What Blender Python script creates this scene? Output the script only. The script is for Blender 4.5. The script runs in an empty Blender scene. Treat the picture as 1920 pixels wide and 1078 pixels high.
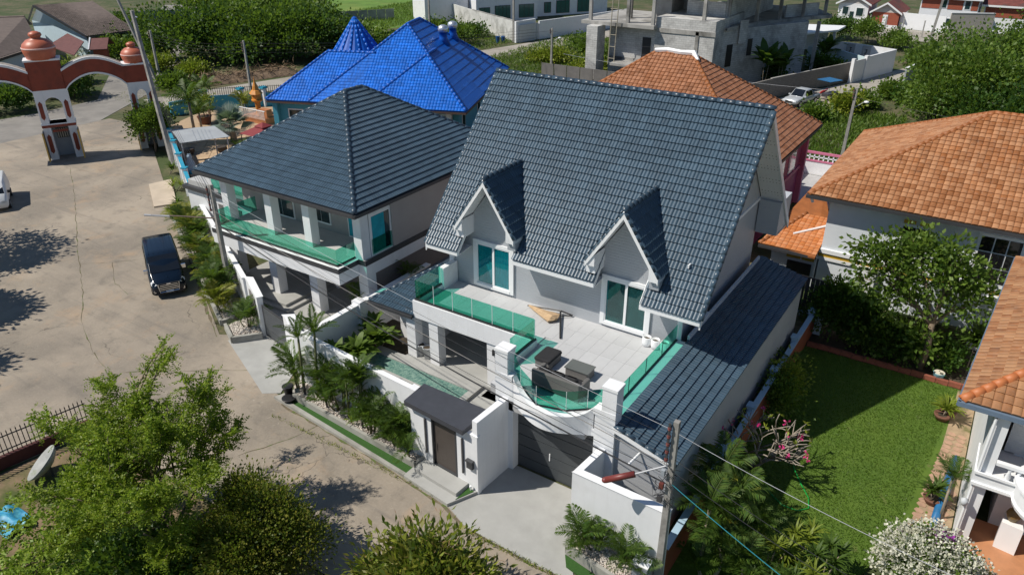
import bpy, bmesh, math, random
import numpy as np
from mathutils import Vector, Matrix
R=math.radians
sc=bpy.context.scene
col=sc.collection
# ---------------------------------------------------------------- camera
cd=bpy.data.cameras.new('camera'); cd.sensor_width=36; cd.lens=26.595; cd.clip_start=.5; cd.clip_end=3000
cam=bpy.data.objects.new('camera',cd); col.objects.link(cam)
cam.location=(0,0,21); cam.rotation_euler=(R(90-27.293),0,R(33.504)); sc.camera=cam
# ---------------------------------------------------------------- sun and sky
SUN=Vector((-.62,-.54,1.0)).normalized()           # towards the sun
ELEV=math.asin(SUN.z); AZ=math.atan2(SUN.x,SUN.y)    # azimuth from +Y, clockwise
w=bpy.data.worlds.new('World'); sc.world=w; w.use_nodes=True
nt=w.node_tree; bg=nt.nodes['Background']; sky=nt.nodes.new('ShaderNodeTexSky')
sky.sky_type='NISHITA'; sky.sun_disc=False; sky.sun_elevation=ELEV; sky.sun_rotation=AZ
sky.air_density=1.0; sky.dust_density=.0; sky.ozone_density=3.0
nt.links.new(sky.outputs[0],bg.inputs[0]); bg.inputs[1].default_value=.078
sl=bpy.data.lights.new('sun','SUN'); sl.energy=5.0; sl.angle=R(.53); sl.color=(1,.94,.84)
so=bpy.data.objects.new('sun',sl); col.objects.link(so); so.rotation_euler=SUN.to_track_quat('Z','Y').to_euler(); so.location=(-60,-40,90)
vs=sc.view_settings; vs.view_transform='Standard'; vs.look='None'; vs.exposure=.0; vs.gamma=1; vs.use_curve_mapping=False
sc.cycles.max_bounces=8; sc.cycles.transparent_max_bounces=24; sc.cycles.sample_clamp_indirect=4
random.seed(7); rng=np.random.default_rng(11)
# ---------------------------------------------------------------- materials
MATS={}
def nodes(m): m.use_nodes=True; return m.node_tree.nodes,m.node_tree.links
def mixc(N,L,fac,a,b,mode='MIX'):
    n=N.new('ShaderNodeMix'); n.data_type='RGBA'; n.blend_type=mode
    for s,v in ((0,fac),(6,a),(7,b)):
        if hasattr(v,'is_output'): L.new(v,n.inputs[s])
        elif s==0: n.inputs[0].default_value=v
        else: n.inputs[s].default_value=(*v,1) if len(v)==3 else v
    return n.outputs[2]
def noise(N,L,scale,detail=4,rough=.55,vec=None,dist=0):
    n=N.new('ShaderNodeTexNoise'); n.inputs['Scale'].default_value=scale; n.inputs['Detail'].default_value=detail
    n.inputs['Roughness'].default_value=rough; n.inputs['Distortion'].default_value=dist
    if vec is not None: L.new(vec,n.inputs['Vector'])
    return n.outputs['Fac']
def ramp(N,L,fac,lo,hi,a=0.,b=1.):
    n=N.new('ShaderNodeMapRange'); n.inputs[1].default_value=lo; n.inputs[2].default_value=hi; n.inputs[3].default_value=a; n.inputs[4].default_value=b
    L.new(fac,n.inputs[0]); return n.outputs[0]
def M(name,c,rough=.6,var=.12,scale=2.,c2=None,c2lo=.5,c2hi=.65,bump=0,bscale=30,metal=0,spec=.5,rand=0,rc=None,stripe=None,coat=0,streak=0):
    """a plain procedural surface: base colour with noise, an optional second colour in patches, per-piece tint, fine bump"""
    if name in MATS: return MATS[name]
    m=bpy.data.materials.new(name); N,L=nodes(m); p=N['Principled BSDF']; MATS[name]=m
    tc=N.new('ShaderNodeTexCoord').outputs['Object']
    f=noise(N,L,scale,5,.6,tc)
    lo=tuple(max(0,x*(1-var)) for x in c); hi=tuple(min(1,x*(1+var)) for x in c)
    o=mixc(N,L,ramp(N,L,f,.3,.7),lo,hi)
    if c2: o=mixc(N,L,ramp(N,L,noise(N,L,scale*.37,6,.62,tc,.3),c2lo,c2hi),o,c2)
    if streak:                                     # rain streaks and grime
        mp=N.new('ShaderNodeMapping'); mp.inputs['Scale'].default_value=(5,5,.35); L.new(tc,mp.inputs[0])
        o=mixc(N,L,ramp(N,L,noise(N,L,1.,6,.65,mp.outputs[0]),.5,.8,0,streak),o,(.30,.29,.26))
    if rand:
        oi=N.new('ShaderNodeObjectInfo').outputs['Random']; at=N.new('ShaderNodeAttribute'); at.attribute_name='rnd'
        ad=N.new('ShaderNodeMath'); ad.operation='ADD'; L.new(oi,ad.inputs[0]); L.new(at.outputs['Fac'],ad.inputs[1])
        fr=N.new('ShaderNodeMath'); fr.operation='FRACT'; L.new(ad.outputs[0],fr.inputs[0])
        if rc: o=mixc(N,L,ramp(N,L,fr.outputs[0],0,1,0,rand),o,rc)
        else:
            hs=N.new('ShaderNodeHueSaturation'); L.new(o,hs.inputs['Color']); L.new(ramp(N,L,fr.outputs[0],0,1,1-rand,1+rand),hs.inputs['Value']); o=hs.outputs[0]
    L.new(o,p.inputs['Base Color']); p.inputs['Roughness'].default_value=rough; p.inputs['Metallic'].default_value=metal
    p.inputs['Specular IOR Level'].default_value=spec; p.inputs['Coat Weight'].default_value=coat
    h=None
    if bump: h=noise(N,L,bscale,3,.6,tc)
    if stripe:                                     # lapped boards: (axis, boards per metre, strength)
        sx=N.new('ShaderNodeSeparateXYZ'); L.new(tc,sx.inputs[0])
        mu=N.new('ShaderNodeMath'); mu.operation='MULTIPLY'; mu.inputs[1].default_value=stripe[1]; L.new(sx.outputs[stripe[0]],mu.inputs[0])
        fr=N.new('ShaderNodeMath'); fr.operation='FRACT'; L.new(mu.outputs[0],fr.inputs[0]); h=fr.outputs[0]; bump=stripe[2]
    if h is not None:
        b=N.new('ShaderNodeBump'); b.inputs['Strength'].default_value=bump; b.inputs['Distance'].default_value=.02
        L.new(h,b.inputs['Height']); L.new(b.outputs[0],p.inputs['Normal'])
    return m
def glassM(name,tint,gloss=.12):
    if name in MATS: return MATS[name]
    m=bpy.data.materials.new(name); N,L=nodes(m); MATS[name]=m
    N.remove(N['Principled BSDF']); out=N['Material Output']
    t=N.new('ShaderNodeBsdfTransparent'); t.inputs[0].default_value=(*[math.sqrt(x) for x in tint],1)   # a pane has two faces
    g=N.new('ShaderNodeBsdfGlossy'); g.inputs['Roughness'].default_value=.02; g.inputs[0].default_value=(.8,.9,.88,1)
    lw=N.new('ShaderNodeLayerWeight'); lw.inputs[0].default_value=.25; fr=N.new('ShaderNodeMapRange'); fr.inputs[3].default_value=.03; fr.inputs[4].default_value=.35; L.new(lw.outputs['Facing'],fr.inputs[0])
    mx=N.new('ShaderNodeMixShader'); L.new(fr.outputs[0],mx.inputs[0]); L.new(t.outputs[0],mx.inputs[1]); L.new(g.outputs[0],mx.inputs[2]); L.new(mx.outputs[0],out.inputs[0])
    return m
def leafM(name,c,c2,rough=.5,trans=.35):
    if name in MATS: return MATS[name]
    m=bpy.data.materials.new(name); N,L=nodes(m); MATS[name]=m; p=N['Principled BSDF']; out=N['Material Output']
    ge=N.new('ShaderNodeNewGeometry'); o=mixc(N,L,ge.outputs['Random Per Island'],c,c2)
    tc=N.new('ShaderNodeTexCoord').outputs['Object']; f=noise(N,L,.9,3,.5,tc)
    hs=N.new('ShaderNodeHueSaturation'); L.new(o,hs.inputs['Color']); L.new(ramp(N,L,f,.3,.7,.75,1.25),hs.inputs['Value']); o=hs.outputs[0]
    L.new(o,p.inputs['Base Color']); p.inputs['Roughness'].default_value=rough; p.inputs['Specular IOR Level'].default_value=.35
    tr=N.new('ShaderNodeBsdfTranslucent'); o2=mixc(N,L,.5,o,(.25,.4,.03)); L.new(o2,tr.inputs[0])
    mx=N.new('ShaderNodeMixShader'); mx.inputs[0].default_value=trans; L.new(p.outputs[0],mx.inputs[1]); L.new(tr.outputs[0],mx.inputs[2]); L.new(mx.outputs[0],out.inputs[0])
    return m
# ---------------------------------------------------------------- geometry helpers
class G:
    def __init__(s): s.v=[]; s.f=[]
    def add(s,vs,fs):
        k=len(s.v); s.v+= [tuple(p) for p in vs]; s.f+=[tuple(i+k for i in f) for f in fs]; return s
    def box(s,x0,x1,y0,y1,z0,z1):
        return s.add([(x0,y0,z0),(x1,y0,z0),(x1,y1,z0),(x0,y1,z0),(x0,y0,z1),(x1,y0,z1),(x1,y1,z1),(x0,y1,z1)],
            [(0,3,2,1),(4,5,6,7),(0,1,5,4),(1,2,6,5),(2,3,7,6),(3,0,4,7)])
    def obox(s,c,size,rz=0,rx=0,ry=0):
        m=Matrix.Rotation(rz,3,'Z')@Matrix.Rotation(ry,3,'Y')@Matrix.Rotation(rx,3,'X'); g=G().box(-size[0]/2,size[0]/2,-size[1]/2,size[1]/2,-size[2]/2,size[2]/2)
        return s.add([tuple(m@Vector(p)+Vector(c)) for p in g.v],g.f)
    def prism(s,poly,z0,z1):
        a=sum(poly[i][0]*poly[(i+1)%len(poly)][1]-poly[(i+1)%len(poly)][0]*poly[i][1] for i in range(len(poly)))
        if a<0: poly=poly[::-1]
        n=len(poly); k0=z0 if hasattr(z0,'__len__') else [z0]*n; k1=z1 if hasattr(z1,'__len__') else [z1]*n
        return s.add([(p[0],p[1],k0[i]) for i,p in enumerate(poly)]+[(p[0],p[1],k1[i]) for i,p in enumerate(poly)],
            [tuple(range(n-1,-1,-1)),tuple(range(n,2*n))]+[(i,(i+1)%n,(i+1)%n+n,i+n) for i in range(n)])
    def slab(s,poly,off):
        """thicken a 3D polygon by the vector off"""
        n=len(poly); o=Vector(off); a=[Vector(p) for p in poly]
        return s.add([tuple(p) for p in a]+[tuple(p+o) for p in a],[tuple(range(n)),tuple(range(2*n-1,n-1,-1))]+[(i,i+n,(i+1)%n+n,(i+1)%n) for i in range(n)])
    def wall(s,pts,h,t,z0=0):
        """a wall of thickness t along a polyline"""
        for a,b in zip(pts,pts[1:]):
            d=Vector((b[0]-a[0],b[1]-a[1])); L=d.length; d/=L; n=Vector((-d.y,d.x))*t/2
            s.prism([(a[0]+n.x,a[1]+n.y),(a[0]-n.x,a[1]-n.y),(b[0]-n.x,b[1]-n.y),(b[0]+n.x,b[1]+n.y)],z0,z0+h)
        return s
    def cyl(s,a,b,r0,r1=None,n=8,cap=True):
        r1=r0 if r1 is None else r1; a=Vector(a); b=Vector(b); d=(b-a).normalized(); u=d.orthogonal().normalized(); v=d.cross(u)
        vs=[a+(u*math.cos(t)+v*math.sin(t))*r0 for t in [2*math.pi*i/n for i in range(n)]]+[b+(u*math.cos(t)+v*math.sin(t))*r1 for t in [2*math.pi*i/n for i in range(n)]]
        fs=[(i,(i+1)%n,(i+1)%n+n,i+n) for i in range(n)]
        if cap: fs+=[tuple(range(n-1,-1,-1)),tuple(range(n,2*n))]
        return s.add(vs,fs)
    def tube(s,pts,r,n=5):
        pts=[Vector(p) for p in pts]; rs=r if hasattr(r,'__len__') else [r]*len(pts); vs=[]; u=None
        for i,p in enumerate(pts):
            d=(pts[min(i+1,len(pts)-1)]-pts[max(i-1,0)]).normalized()
            if u is None: u=d.orthogonal().normalized()
            u=(u-d*u.dot(d)).normalized(); v=d.cross(u)
            vs+=[p+(u*math.cos(2*math.pi*j/n)+v*math.sin(2*math.pi*j/n))*rs[i] for j in range(n)]
        fs=[(i*n+j,i*n+(j+1)%n,(i+1)*n+(j+1)%n,(i+1)*n+j) for i in range(len(pts)-1) for j in range(n)]
        fs+=[tuple(range(n-1,-1,-1)),tuple(range((len(pts)-1)*n,len(pts)*n))]
        return s.add(vs,fs)
    def lathe(s,prof,n=16,c=(0,0,0)):
        vs=[(c[0]+r*math.cos(2*math.pi*j/n),c[1]+r*math.sin(2*math.pi*j/n),c[2]+z) for r,z in prof for j in range(n)]
        fs=[(i*n+j,i*n+(j+1)%n,(i+1)*n+(j+1)%n,(i+1)*n+j) for i in range(len(prof)-1) for j in range(n)]
        fs+=[tuple(range(n-1,-1,-1)),tuple(range((len(prof)-1)*n,len(prof)*n))]
        return s.add(vs,fs)
BASE={}
def mesh(name,g,mat,smooth=False):
    me=bpy.data.meshes.new(name); me.from_pydata([tuple(p) for p in g.v],[],g.f); me.update()
    if mat: me.materials.append(mat)
    if smooth: me.polygons.foreach_set('use_smooth',[True]*len(me.polygons))
    return me
def npmesh(name,V,F,mat,smooth=False,rnd=None):
    """fast mesh from arrays: V (n,3), F (m,k)"""
    me=bpy.data.meshes.new(name); V=np.asarray(V,np.float32); F=np.asarray(F,np.int32); m,k=F.shape
    me.vertices.add(len(V)); me.vertices.foreach_set('co',V.ravel()); me.loops.add(m*k); me.loops.foreach_set('vertex_index',F.ravel())
    me.polygons.add(m); me.polygons.foreach_set('loop_start',np.arange(0,m*k,k,dtype=np.int32))
    me.update(calc_edges=True); me.validate()
    if rnd is not None:
        a=me.attributes.new('rnd','FLOAT','POINT'); a.data.foreach_set('value',np.asarray(rnd,np.float32))
    if mat: me.materials.append(mat)
    if smooth: me.polygons.foreach_set('use_smooth',[True]*len(me.polygons))
    return me
def link(name,me,parent=None):
    o=bpy.data.objects.new(name,me); col.objects.link(o)
    if parent is not None: o.parent=parent
    return o
def part(name,g,mat,parent=None,smooth=False,local=False):
    """one mesh object; vertices in world space unless local"""
    b=BASE.get(parent.name,(0,0,0)) if parent is not None else (0,0,0)
    if not local and parent is not None and b!=(0,0,0): g.v=[(p[0]-b[0],p[1]-b[1],p[2]-b[2]) for p in g.v]
    o=link(name,mesh(name,g,mat,smooth),parent)
    if not local: BASE[o.name]=b
    return o
def nppart(name,V,F,mat,parent=None,smooth=False,rnd=None,kind=None):
    b=np.array(BASE.get(parent.name,(0,0,0))) if parent is not None else np.zeros(3)
    o=link(name,npmesh(name,np.asarray(V)-b,F,mat,smooth,rnd),parent); BASE[o.name]=tuple(b)
    if kind: o['kind']=kind
    return o
def tag(o,label,cat,group=None):
    o['label']=label; o['category']=cat
    if group: o['group']=group
    return o
def thing(name,label,cat,loc=(0,0,0),rz=0,group=None):
    o=bpy.data.objects.new(name,None); col.objects.link(o); o.location=loc; o.rotation_euler=(0,0,rz); o.empty_display_size=.3
    BASE[o.name]=tuple(loc); return tag(o,label,cat,group)
def struct(name,g,mat,kind='structure',smooth=False):
    o=part(name,g,mat,None,smooth); o['kind']=kind; return o
def copytree(o,loc,rz,label,parent=None,scale=None):
    def cp(a,par):
        c=a.copy(); col.objects.link(c); c.parent=par
        for ch in a.children: cp(ch,c)
        return c
    r=cp(o,parent); r.location=loc; r.rotation_euler=(0,0,rz); r['label']=label; BASE[r.name]=tuple(loc)
    if scale: r.scale=(scale,)*3
    return r
# ---------------------------------------------------------------- roof tiles
CAMP=Vector((0,0,21))
def tile_template(tw,tl,waves,amp,lift):
    """one roof tile: broad raised bars with narrow grooves, a square front lip"""
    prof=[]
    for w in range(waves):
        for x,h in ((0,0),(.09,.78),(.35,1),(.65,1),(.91,.78)): prof.append(((w+x)*tw/waves,amp*h))
    prof.append((tw,0)); n=len(prof); V=[];F=[]
    for u,z in prof: V+=[(u,-.035,z+lift),(u,tl,z*.8+.002),(u,-.035,z+lift),(u,-.030,z*.15)]
    for i in range(n-1):
        a=4*i;b=a+4; F+=[(a,b,b+1,a+1),(a+3,b+3,b+2,a+2)]
    return np.array(V),np.array(F)
def clip_poly(P,edges):
    """clip a polygon with per-vertex height (u,v,h) by convex half planes (nx,ny,c): nx*u+ny*v>=c"""
    for nx,ny,c in edges:
        out=[]; n=len(P)
        for i in range(n):
            a=P[i];b=P[(i+1)%n]; da=nx*a[0]+ny*a[1]-c; db=nx*b[0]+ny*b[1]-c
            if da>=0: out.append(a)
            if (da>=0)!=(db>=0):
                t=da/(da-db); out.append(tuple(a[k]+(b[k]-a[k])*t for k in range(3)))
        P=out
        if len(P)<3: return []
    return P
class Tiles:
    """collects the tiles of one house: the nearest ones become objects, the others one joined part"""
    def __init__(s,mat,tw,tl,waves=2,amp=.035,lift=.045): s.mat=mat; s.tw=tw; s.tl=tl; s.full=[]; s.cut=G(); s.cutr=[]; s.T=tile_template(tw,tl,waves,amp,lift); s.waves=waves
    def plane(s,poly,mask=None,off=.03,u0=None,rng_=rng):
        """poly: planar convex polygon, first edge the eave (left to right seen from outside)"""
        P=[Vector(p) for p in poly]; O=P[0]; U=(P[1]-P[0]).normalized(); Nn=U.cross(P[-1]-P[0]).normalized()
        if Nn.z<0: Nn=-Nn
        V=Nn.cross(U); q=[((p-O).dot(U),(p-O).dot(V)) for p in P]
        n=len(q); area=sum(q[i][0]*q[(i+1)%n][1]-q[(i+1)%n][0]*q[i][1] for i in range(n))
        if area<0: q=q[::-1]
        ed=[]
        for i in range(n):
            a=q[i];b=q[(i+1)%n]; nx,ny=-(b[1]-a[1]),(b[0]-a[0]); l=math.hypot(nx,ny)
            if l<1e-6: continue
            nx/=l;ny/=l; ed.append((nx,ny,nx*a[0]+ny*a[1]))
        us=[a[0] for a in q]; vs_=[a[1] for a in q]
        TV,TF=s.T; O2=O+Nn*off
        i0=math.floor(min(us)/s.tw); i1=math.ceil(max(us)/s.tw)
        for j in range(max(0,math.floor(min(vs_)/s.tl)),math.ceil(max(vs_)/s.tl-1e-3)):
            for i in range(i0,i1):
                if mask and not mask(i,j): continue
                cs=[(i*s.tw,j*s.tl),((i+1)*s.tw,j*s.tl),((i+1)*s.tw,(j+1)*s.tl),(i*s.tw,(j+1)*s.tl)]
                ins=[all(e[0]*c[0]+e[1]*c[1]>=e[2]-.02 for e in ed) for c in cs]
                o=O2+U*(i*s.tw)+V*(j*s.tl)
                if all(ins):
                    mt=Matrix(((U.x,V.x,Nn.x,o.x),(U.y,V.y,Nn.y,o.y),(U.z,V.z,Nn.z,o.z),(0,0,0,1)))
                    s.full.append(((o-CAMP).length,mt))
                else:
                    ed2=[(e[0],e[1],e[2]-(.04 if abs(e[0])<.05 else 0)) for e in ed]
                    for f in TF:
                        pp=clip_poly([(TV[k][0]+i*s.tw,TV[k][1]+j*s.tl,TV[k][2]) for k in f],ed2)
                        if len(pp)>=3:
                            vs3=[O2+U*a+V*b+Nn*h for a,b,h in pp]; s.cut.add(vs3,[tuple(range(len(vs3)))]); s.cutr+= [((i*7.13+j*3.71)%1)]*len(vs3)
    def build(s,roof,nind=300):
        b=Vector(BASE.get(roof.name,(0,0,0))); s.full.sort(key=lambda a:a[0])
        TV,TF=s.T; me=npmesh('tile',TV,TF,s.mat,True)
        for d,mt in s.full[:nind]:
            o=bpy.data.objects.new('tile',me); col.objects.link(o); o.parent=roof
            m2=mt.copy(); m2.translation=mt.translation-b+Vector((0,0,random.uniform(-.004,.004))); o.matrix_local=m2
        rest=s.full[nind:]
        Vs=[];Fs=[];rn=[];k=0
        for d,mt in rest:
            a=np.array(mt); Vs.append(TV@a[:3,:3].T+a[:3,3]+np.array([0,0,random.uniform(-.004,.004)])); Fs.append(TF+k); k+=len(TV); rn.append(np.full(len(TV),random.random()))
        if Vs:
            nppart('tile_field',np.concatenate(Vs),np.concatenate(Fs),s.mat,roof,True,np.concatenate(rn),'stuff')
        if s.cut.v:
            o=part('cut_tile_field',s.cut,s.mat,roof); o['kind']='stuff'
            a=o.data.attributes.new('rnd','FLOAT','POINT'); a.data.foreach_set('value',np.array(s.cutr,np.float32))
CAPS={}
def caps(roof,a,b,mat,r=.13,step=.4,name='ridge_tile',lift=.05):
    """overlapping half-round ridge tiles from a to b"""
    a=Vector(a);b=Vector(b);d=b-a; n=max(1,round(d.length/step)); L=d.length/n; d.normalize()
    side=Vector((0,0,1)).cross(d).normalized(); up=d.cross(side)
    key=(mat.name,r,round(L,2))
    if key not in CAPS:
        g=G(); k=7; 
        for x,rr in ((0,r*1.12),(L*1.12,r*.95)):
            g.v+=[(x,math.cos(math.pi*i/(k-1))*rr,math.sin(math.pi*i/(k-1))*rr-.03) for i in range(k)]
        g.f=[(i,i+k,i+1+k,i+1) for i in range(k-1)]+[tuple(range(k)),tuple(range(2*k-1,k-1,-1))]
        CAPS[key]=mesh(name,g,mat,True)
    base=Vector(BASE.get(roof.name,(0,0,0)))
    for i in range(n):
        o=bpy.data.objects.new(name,CAPS[key]); col.objects.link(o); o.parent=roof
        p=a+d*(L*i)+up*lift-base
        o.matrix_local=Matrix(((d.x,side.x,up.x,p.x),(d.y,side.y,up.y,p.y),(d.z,side.z,up.z,p.z),(0,0,0,1)))
# ================================================================ shared materials
white=M('white_paint',(.76,.77,.79),.55,.03,1.5,c2=(.66,.67,.67),c2lo=.56,c2hi=.75,streak=.10)
white2=M('white_trim',(.80,.81,.82),.45,.02)
siding=M('grey_lap_siding',(.44,.46,.49),.55,.03,1.,stripe=(2,7.5,.9))
sidingY=siding
tileG=M('slate_grey_tile',(.050,.086,.122),.30,.14,.7,rand=.14,streak=.05)
tileGd=M('slate_grey_ridge',(.034,.058,.085),.34,.14,1.2,rand=.12)
black=M('black_metal',(.02,.02,.022),.45,.1)
dark=M('charcoal_paint',(.045,.047,.052),.5,.1)
conc=M('smooth_grey_concrete',(.36,.36,.345),.75,.08,1.2,c2=(.30,.30,.285),c2lo=.5,c2hi=.7,bump=.15)
concK=M('kerb_concrete',(.33,.325,.30),.8,.12,2.,c2=(.24,.235,.21),bump=.2)
glassT=glassM('teal_glass',(.16,.66,.50))
glassD=glassM('dark_window_glass',(.05,.16,.15))
curtain=M('teal_curtain',(.02,.30,.36),.8,.1,6.,stripe=(0,9,.9))
room=M('dim_interior',(.10,.105,.105),.9,.2)
turf=M('artificial_turf',(.028,.090,.012),.9,.3,30,bump=.6,bscale=120)
# ================================================================ ground
def groundM():
    m=bpy.data.materials.new('dirt_and_grass'); N,L=nodes(m); p=N['Principled BSDF']
    tc=N.new('ShaderNodeTexCoord').outputs['Object']
    o=mixc(N,L,ramp(N,L,noise(N,L,.25,8,.65,tc),.42,.6),(.05,.075,.016),(.16,.125,.075))
    o=mixc(N,L,ramp(N,L,noise(N,L,2.5,6,.7,tc),.35,.7),o,(.035,.055,.012))
    L.new(o,p.inputs['Base Color']); p.inputs['Roughness'].default_value=.95
    b=N.new('ShaderNodeBump'); b.inputs['Strength'].default_value=.6; L.new(noise(N,L,6,5,.7,tc),b.inputs['Height']); L.new(b.outputs[0],p.inputs['Normal'])
    return m
def streetM():
    m=bpy.data.materials.new('worn_street_concrete'); N,L=nodes(m); p=N['Principled BSDF']
    tc=N.new('ShaderNodeTexCoord').outputs['Object']
    o=mixc(N,L,ramp(N,L,noise(N,L,.16,7,.6,tc,.4),.38,.62),(.195,.165,.132),(.335,.280,.218))
    o=mixc(N,L,ramp(N,L,noise(N,L,.42,6,.65,tc,.6),.55,.78),o,(.35,.245,.155))
    o=mixc(N,L,ramp(N,L,noise(N,L,.9,7,.7,tc,.2),.52,.74,0,.85),o,(.125,.108,.088))
    o=mixc(N,L,ramp(N,L,noise(N,L,9,5,.7,tc),.3,.7,0,.22),o,(.45,.41,.34))
    o=mixc(N,L,ramp(N,L,noise(N,L,3.1,7,.75,tc,1.),.60,.72,0,.7),o,(.45,.40,.33))
    o=mixc(N,L,ramp(N,L,noise(N,L,34,4,.75,tc),.58,.75,0,.45),o,(.11,.10,.085))
    mp=N.new('ShaderNodeMapping'); mp.inputs['Rotation'].default_value=(0,0,.5); mp.inputs['Scale'].default_value=(.10,1.5,1); L.new(tc,mp.inputs[0])
    o=mixc(N,L,ramp(N,L,noise(N,L,1.,5,.6,mp.outputs[0],.5),.56,.72,0,.38),o,(.12,.11,.10))      # tyre-darkened lanes
    nz=N.new('ShaderNodeTexNoise'); nz.inputs['Scale'].default_value=.5; nz.inputs['Detail'].default_value=6; L.new(tc,nz.inputs['Vector'])
    va=N.new('ShaderNodeVectorMath'); va.operation='MULTIPLY_ADD'; L.new(nz.outputs['Color'],va.inputs[0]); va.inputs[1].default_value=(3.5,3.5,0); L.new(tc,va.inputs[2])
    vo=N.new('ShaderNodeTexVoronoi'); vo.feature='DISTANCE_TO_EDGE'; vo.inputs['Scale'].default_value=.13; L.new(va.outputs[0],vo.inputs['Vector'])
    crack=ramp(N,L,vo.outputs['Distance'],.0,.0045,1,0); keep=ramp(N,L,noise(N,L,.12,2,.5,tc),.5,.56)
    mu=N.new('ShaderNodeMath'); mu.operation='MULTIPLY'; L.new(crack,mu.inputs[0]); L.new(keep,mu.inputs[1])
    m2=N.new('ShaderNodeMath'); m2.operation='MULTIPLY'; L.new(mu.outputs[0],m2.inputs[0]); m2.inputs[1].default_value=.75
    o=mixc(N,L,m2.outputs[0],o,(.06,.05,.04))
    L.new(o,p.inputs['Base Color']); p.inputs['Roughness'].default_value=.85
    b=N.new('ShaderNodeBump'); b.inputs['Strength'].default_value=.25; L.new(noise(N,L,25,5,.7,tc),b.inputs['Height']); L.new(b.outputs[0],p.inputs['Normal'])
    return m
GZ=-1.0
g=G(); g.add([(-600,-120,-.03),(-6.3,-120,-.03),(-6.3,43.3,-.03),(600,43.3,-.03),(600,800,-.03),(-600,800,-.03),(-6.3,800,-.03),(-600,43.3,-.03),
  (-6.3,-120,GZ-.03),(-6.3,43.3,GZ-.03),(600,43.3,GZ-.03),(600,-120,GZ-.03)],[(0,1,2,7),(7,2,6,5),(2,3,4,6),(8,11,10,9),(1,8,9,2),(2,9,10,3)])
struct('ground',g,groundM())
SM=streetM()
street=[(-80,-20),(-80,43),(-70,43.6),(-67.3,39.6),(-47.2,28.4),(-32.6,20.6),(-31.4,21.3),(-27.4,21.9),(-25.9,18.6),(-14.35,17.2),(-13.2,16.7),(-6.35,16.5),(-6.35,12),(-20,12.2),(-30.2,12.3),(-32,4),(-34,-20)]
struct('street',G().prism(street,-.2,0.0),SM)
asph=M('grey_asphalt',(.23,.215,.195),.9,.15,.6,c2=(.17,.16,.15),bump=.2)
struct('cross_road',G().prism([(-91,-20),(-90,30),(-88.6,40),(-89,47),(-100,55),(-118,70),(-160,104),(-154,109),(-113,76.5),(-98,63),(-87.5,53),(-80,42),(-79.9,-20)],-.2,.004),asph)
lane=M('pale_lane_concrete',(.34,.315,.275),.9,.12,.7,c2=(.27,.24,.20),bump=.2)
struct('back_lane',G().prism([(-84.6,50),(-82.5,58),(-80,68),(-74.5,82),(-70.5,96),(-64.8,121),(-62,135),(-57,134),(-60.8,113),(-65,95),(-68.5,82),(-74.8,66),(-77,56),(-79.8,48.5)],-.2,.008),lane)
struct('side_lane',G().prism([(-24.5,80),(-23.3,91),(-17.9,105.5),(-14.6,116),(-11,127),(-8,134),(-5,133),(-9.5,122),(-12,110),(-13.5,99),(-16,90),(-17,80)],-.2,.004),lane)
struct('driveway',G().prism([(-14.42,17.18),(-13.72,18.4),(-13.75,20.6),(-9.6,20.6),(-9.62,18.5),(-9.15,17.6),(-8.4,16.6),(-10.7,16.55),(-13.2,16.68)],-.1,.010),conc)
struct('neighbour_driveway',G().prism([(-31.7,20.45),(-30.4,21.9),(-27.4,22.1),(-26.6,20.6),(-25.6,18.7),(-26.3,18.2)],-.1,.012),conc)
# weedy joints and cracks in the slab
jm=M('weedy_joint',(.14,.115,.075),.95,.4,4,c2=(.09,.12,.03),c2lo=.5,c2hi=.55)
def strip(name,pts,w):
    g=G()
    for i,(a,b) in enumerate(zip(pts,pts[1:])):
        d=Vector((b[0]-a[0],b[1]-a[1])); k=max(1,int(d.length/.5)); n=Vector((-d.y,d.x)).normalized()
        pr=None
        for j in range(k+1):
            p=Vector(a)+d*j/k+n*random.uniform(-.05,.05); ww=w*random.uniform(.0,1.3); c=(p+n*ww/2,p-n*ww/2)
            if pr: g.add([(pr[0].x,pr[0].y,.006),(pr[1].x,pr[1].y,.006),(c[1].x,c[1].y,.006),(c[0].x,c[0].y,.006)],[(0,1,2,3)])
            pr=c
    o=struct(name,g,jm)
strip('slab_joint',[(-67.5,31.8),(-60,28),(-50.4,22.8),(-44,19.5),(-40.2,17.3),(-36.5,15.8),(-34.5,15.3),(-31,13.5)],.055)
strip('slab_joint',[(-33.5,15.6),(-30.5,17.8),(-27.4,19.9),(-26.8,20.3)],.06)
strip('slab_joint',[(-24.9,18.1),(-20,17.7),(-14.6,17.1),(-13.3,16.65),(-10.6,16.5),(-8.6,16.5)],.12)
strip('slab_joint',[(-13.4,16.6),(-13.9,15.6),(-14.6,14.2)],.05)
strip('slab_joint',[(-22.3,17.9),(-22.6,16.5),(-23.6,14.6)],.05)
strip('slab_joint',[(-46,27.6),(-40,24.5),(-35,21.7),(-32.5,20.4)],.16)
strip('slab_joint',[(-47.5,21.3),(-46,22.6),(-44.5,24.3),(-43.8,24.5)],.05)
strip('slab_joint',[(-46,22.6),(-43,21),(-41,20.6)],.04)
# ================================================================ the main house with the roof terrace
HL=(-15.5,27.5,0)
H=thing('gabled_house','large grey gabled house with two steep dormers and white roof terrace','house',HL)
wl=G(); wl.box(-21.85,-9.5,27.5,37.2,0,5.95)
zr=lambda y:5.72+(y-26.3)*1.134 if y<32.7 else 12.98-(y-32.7)*1.134
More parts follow.
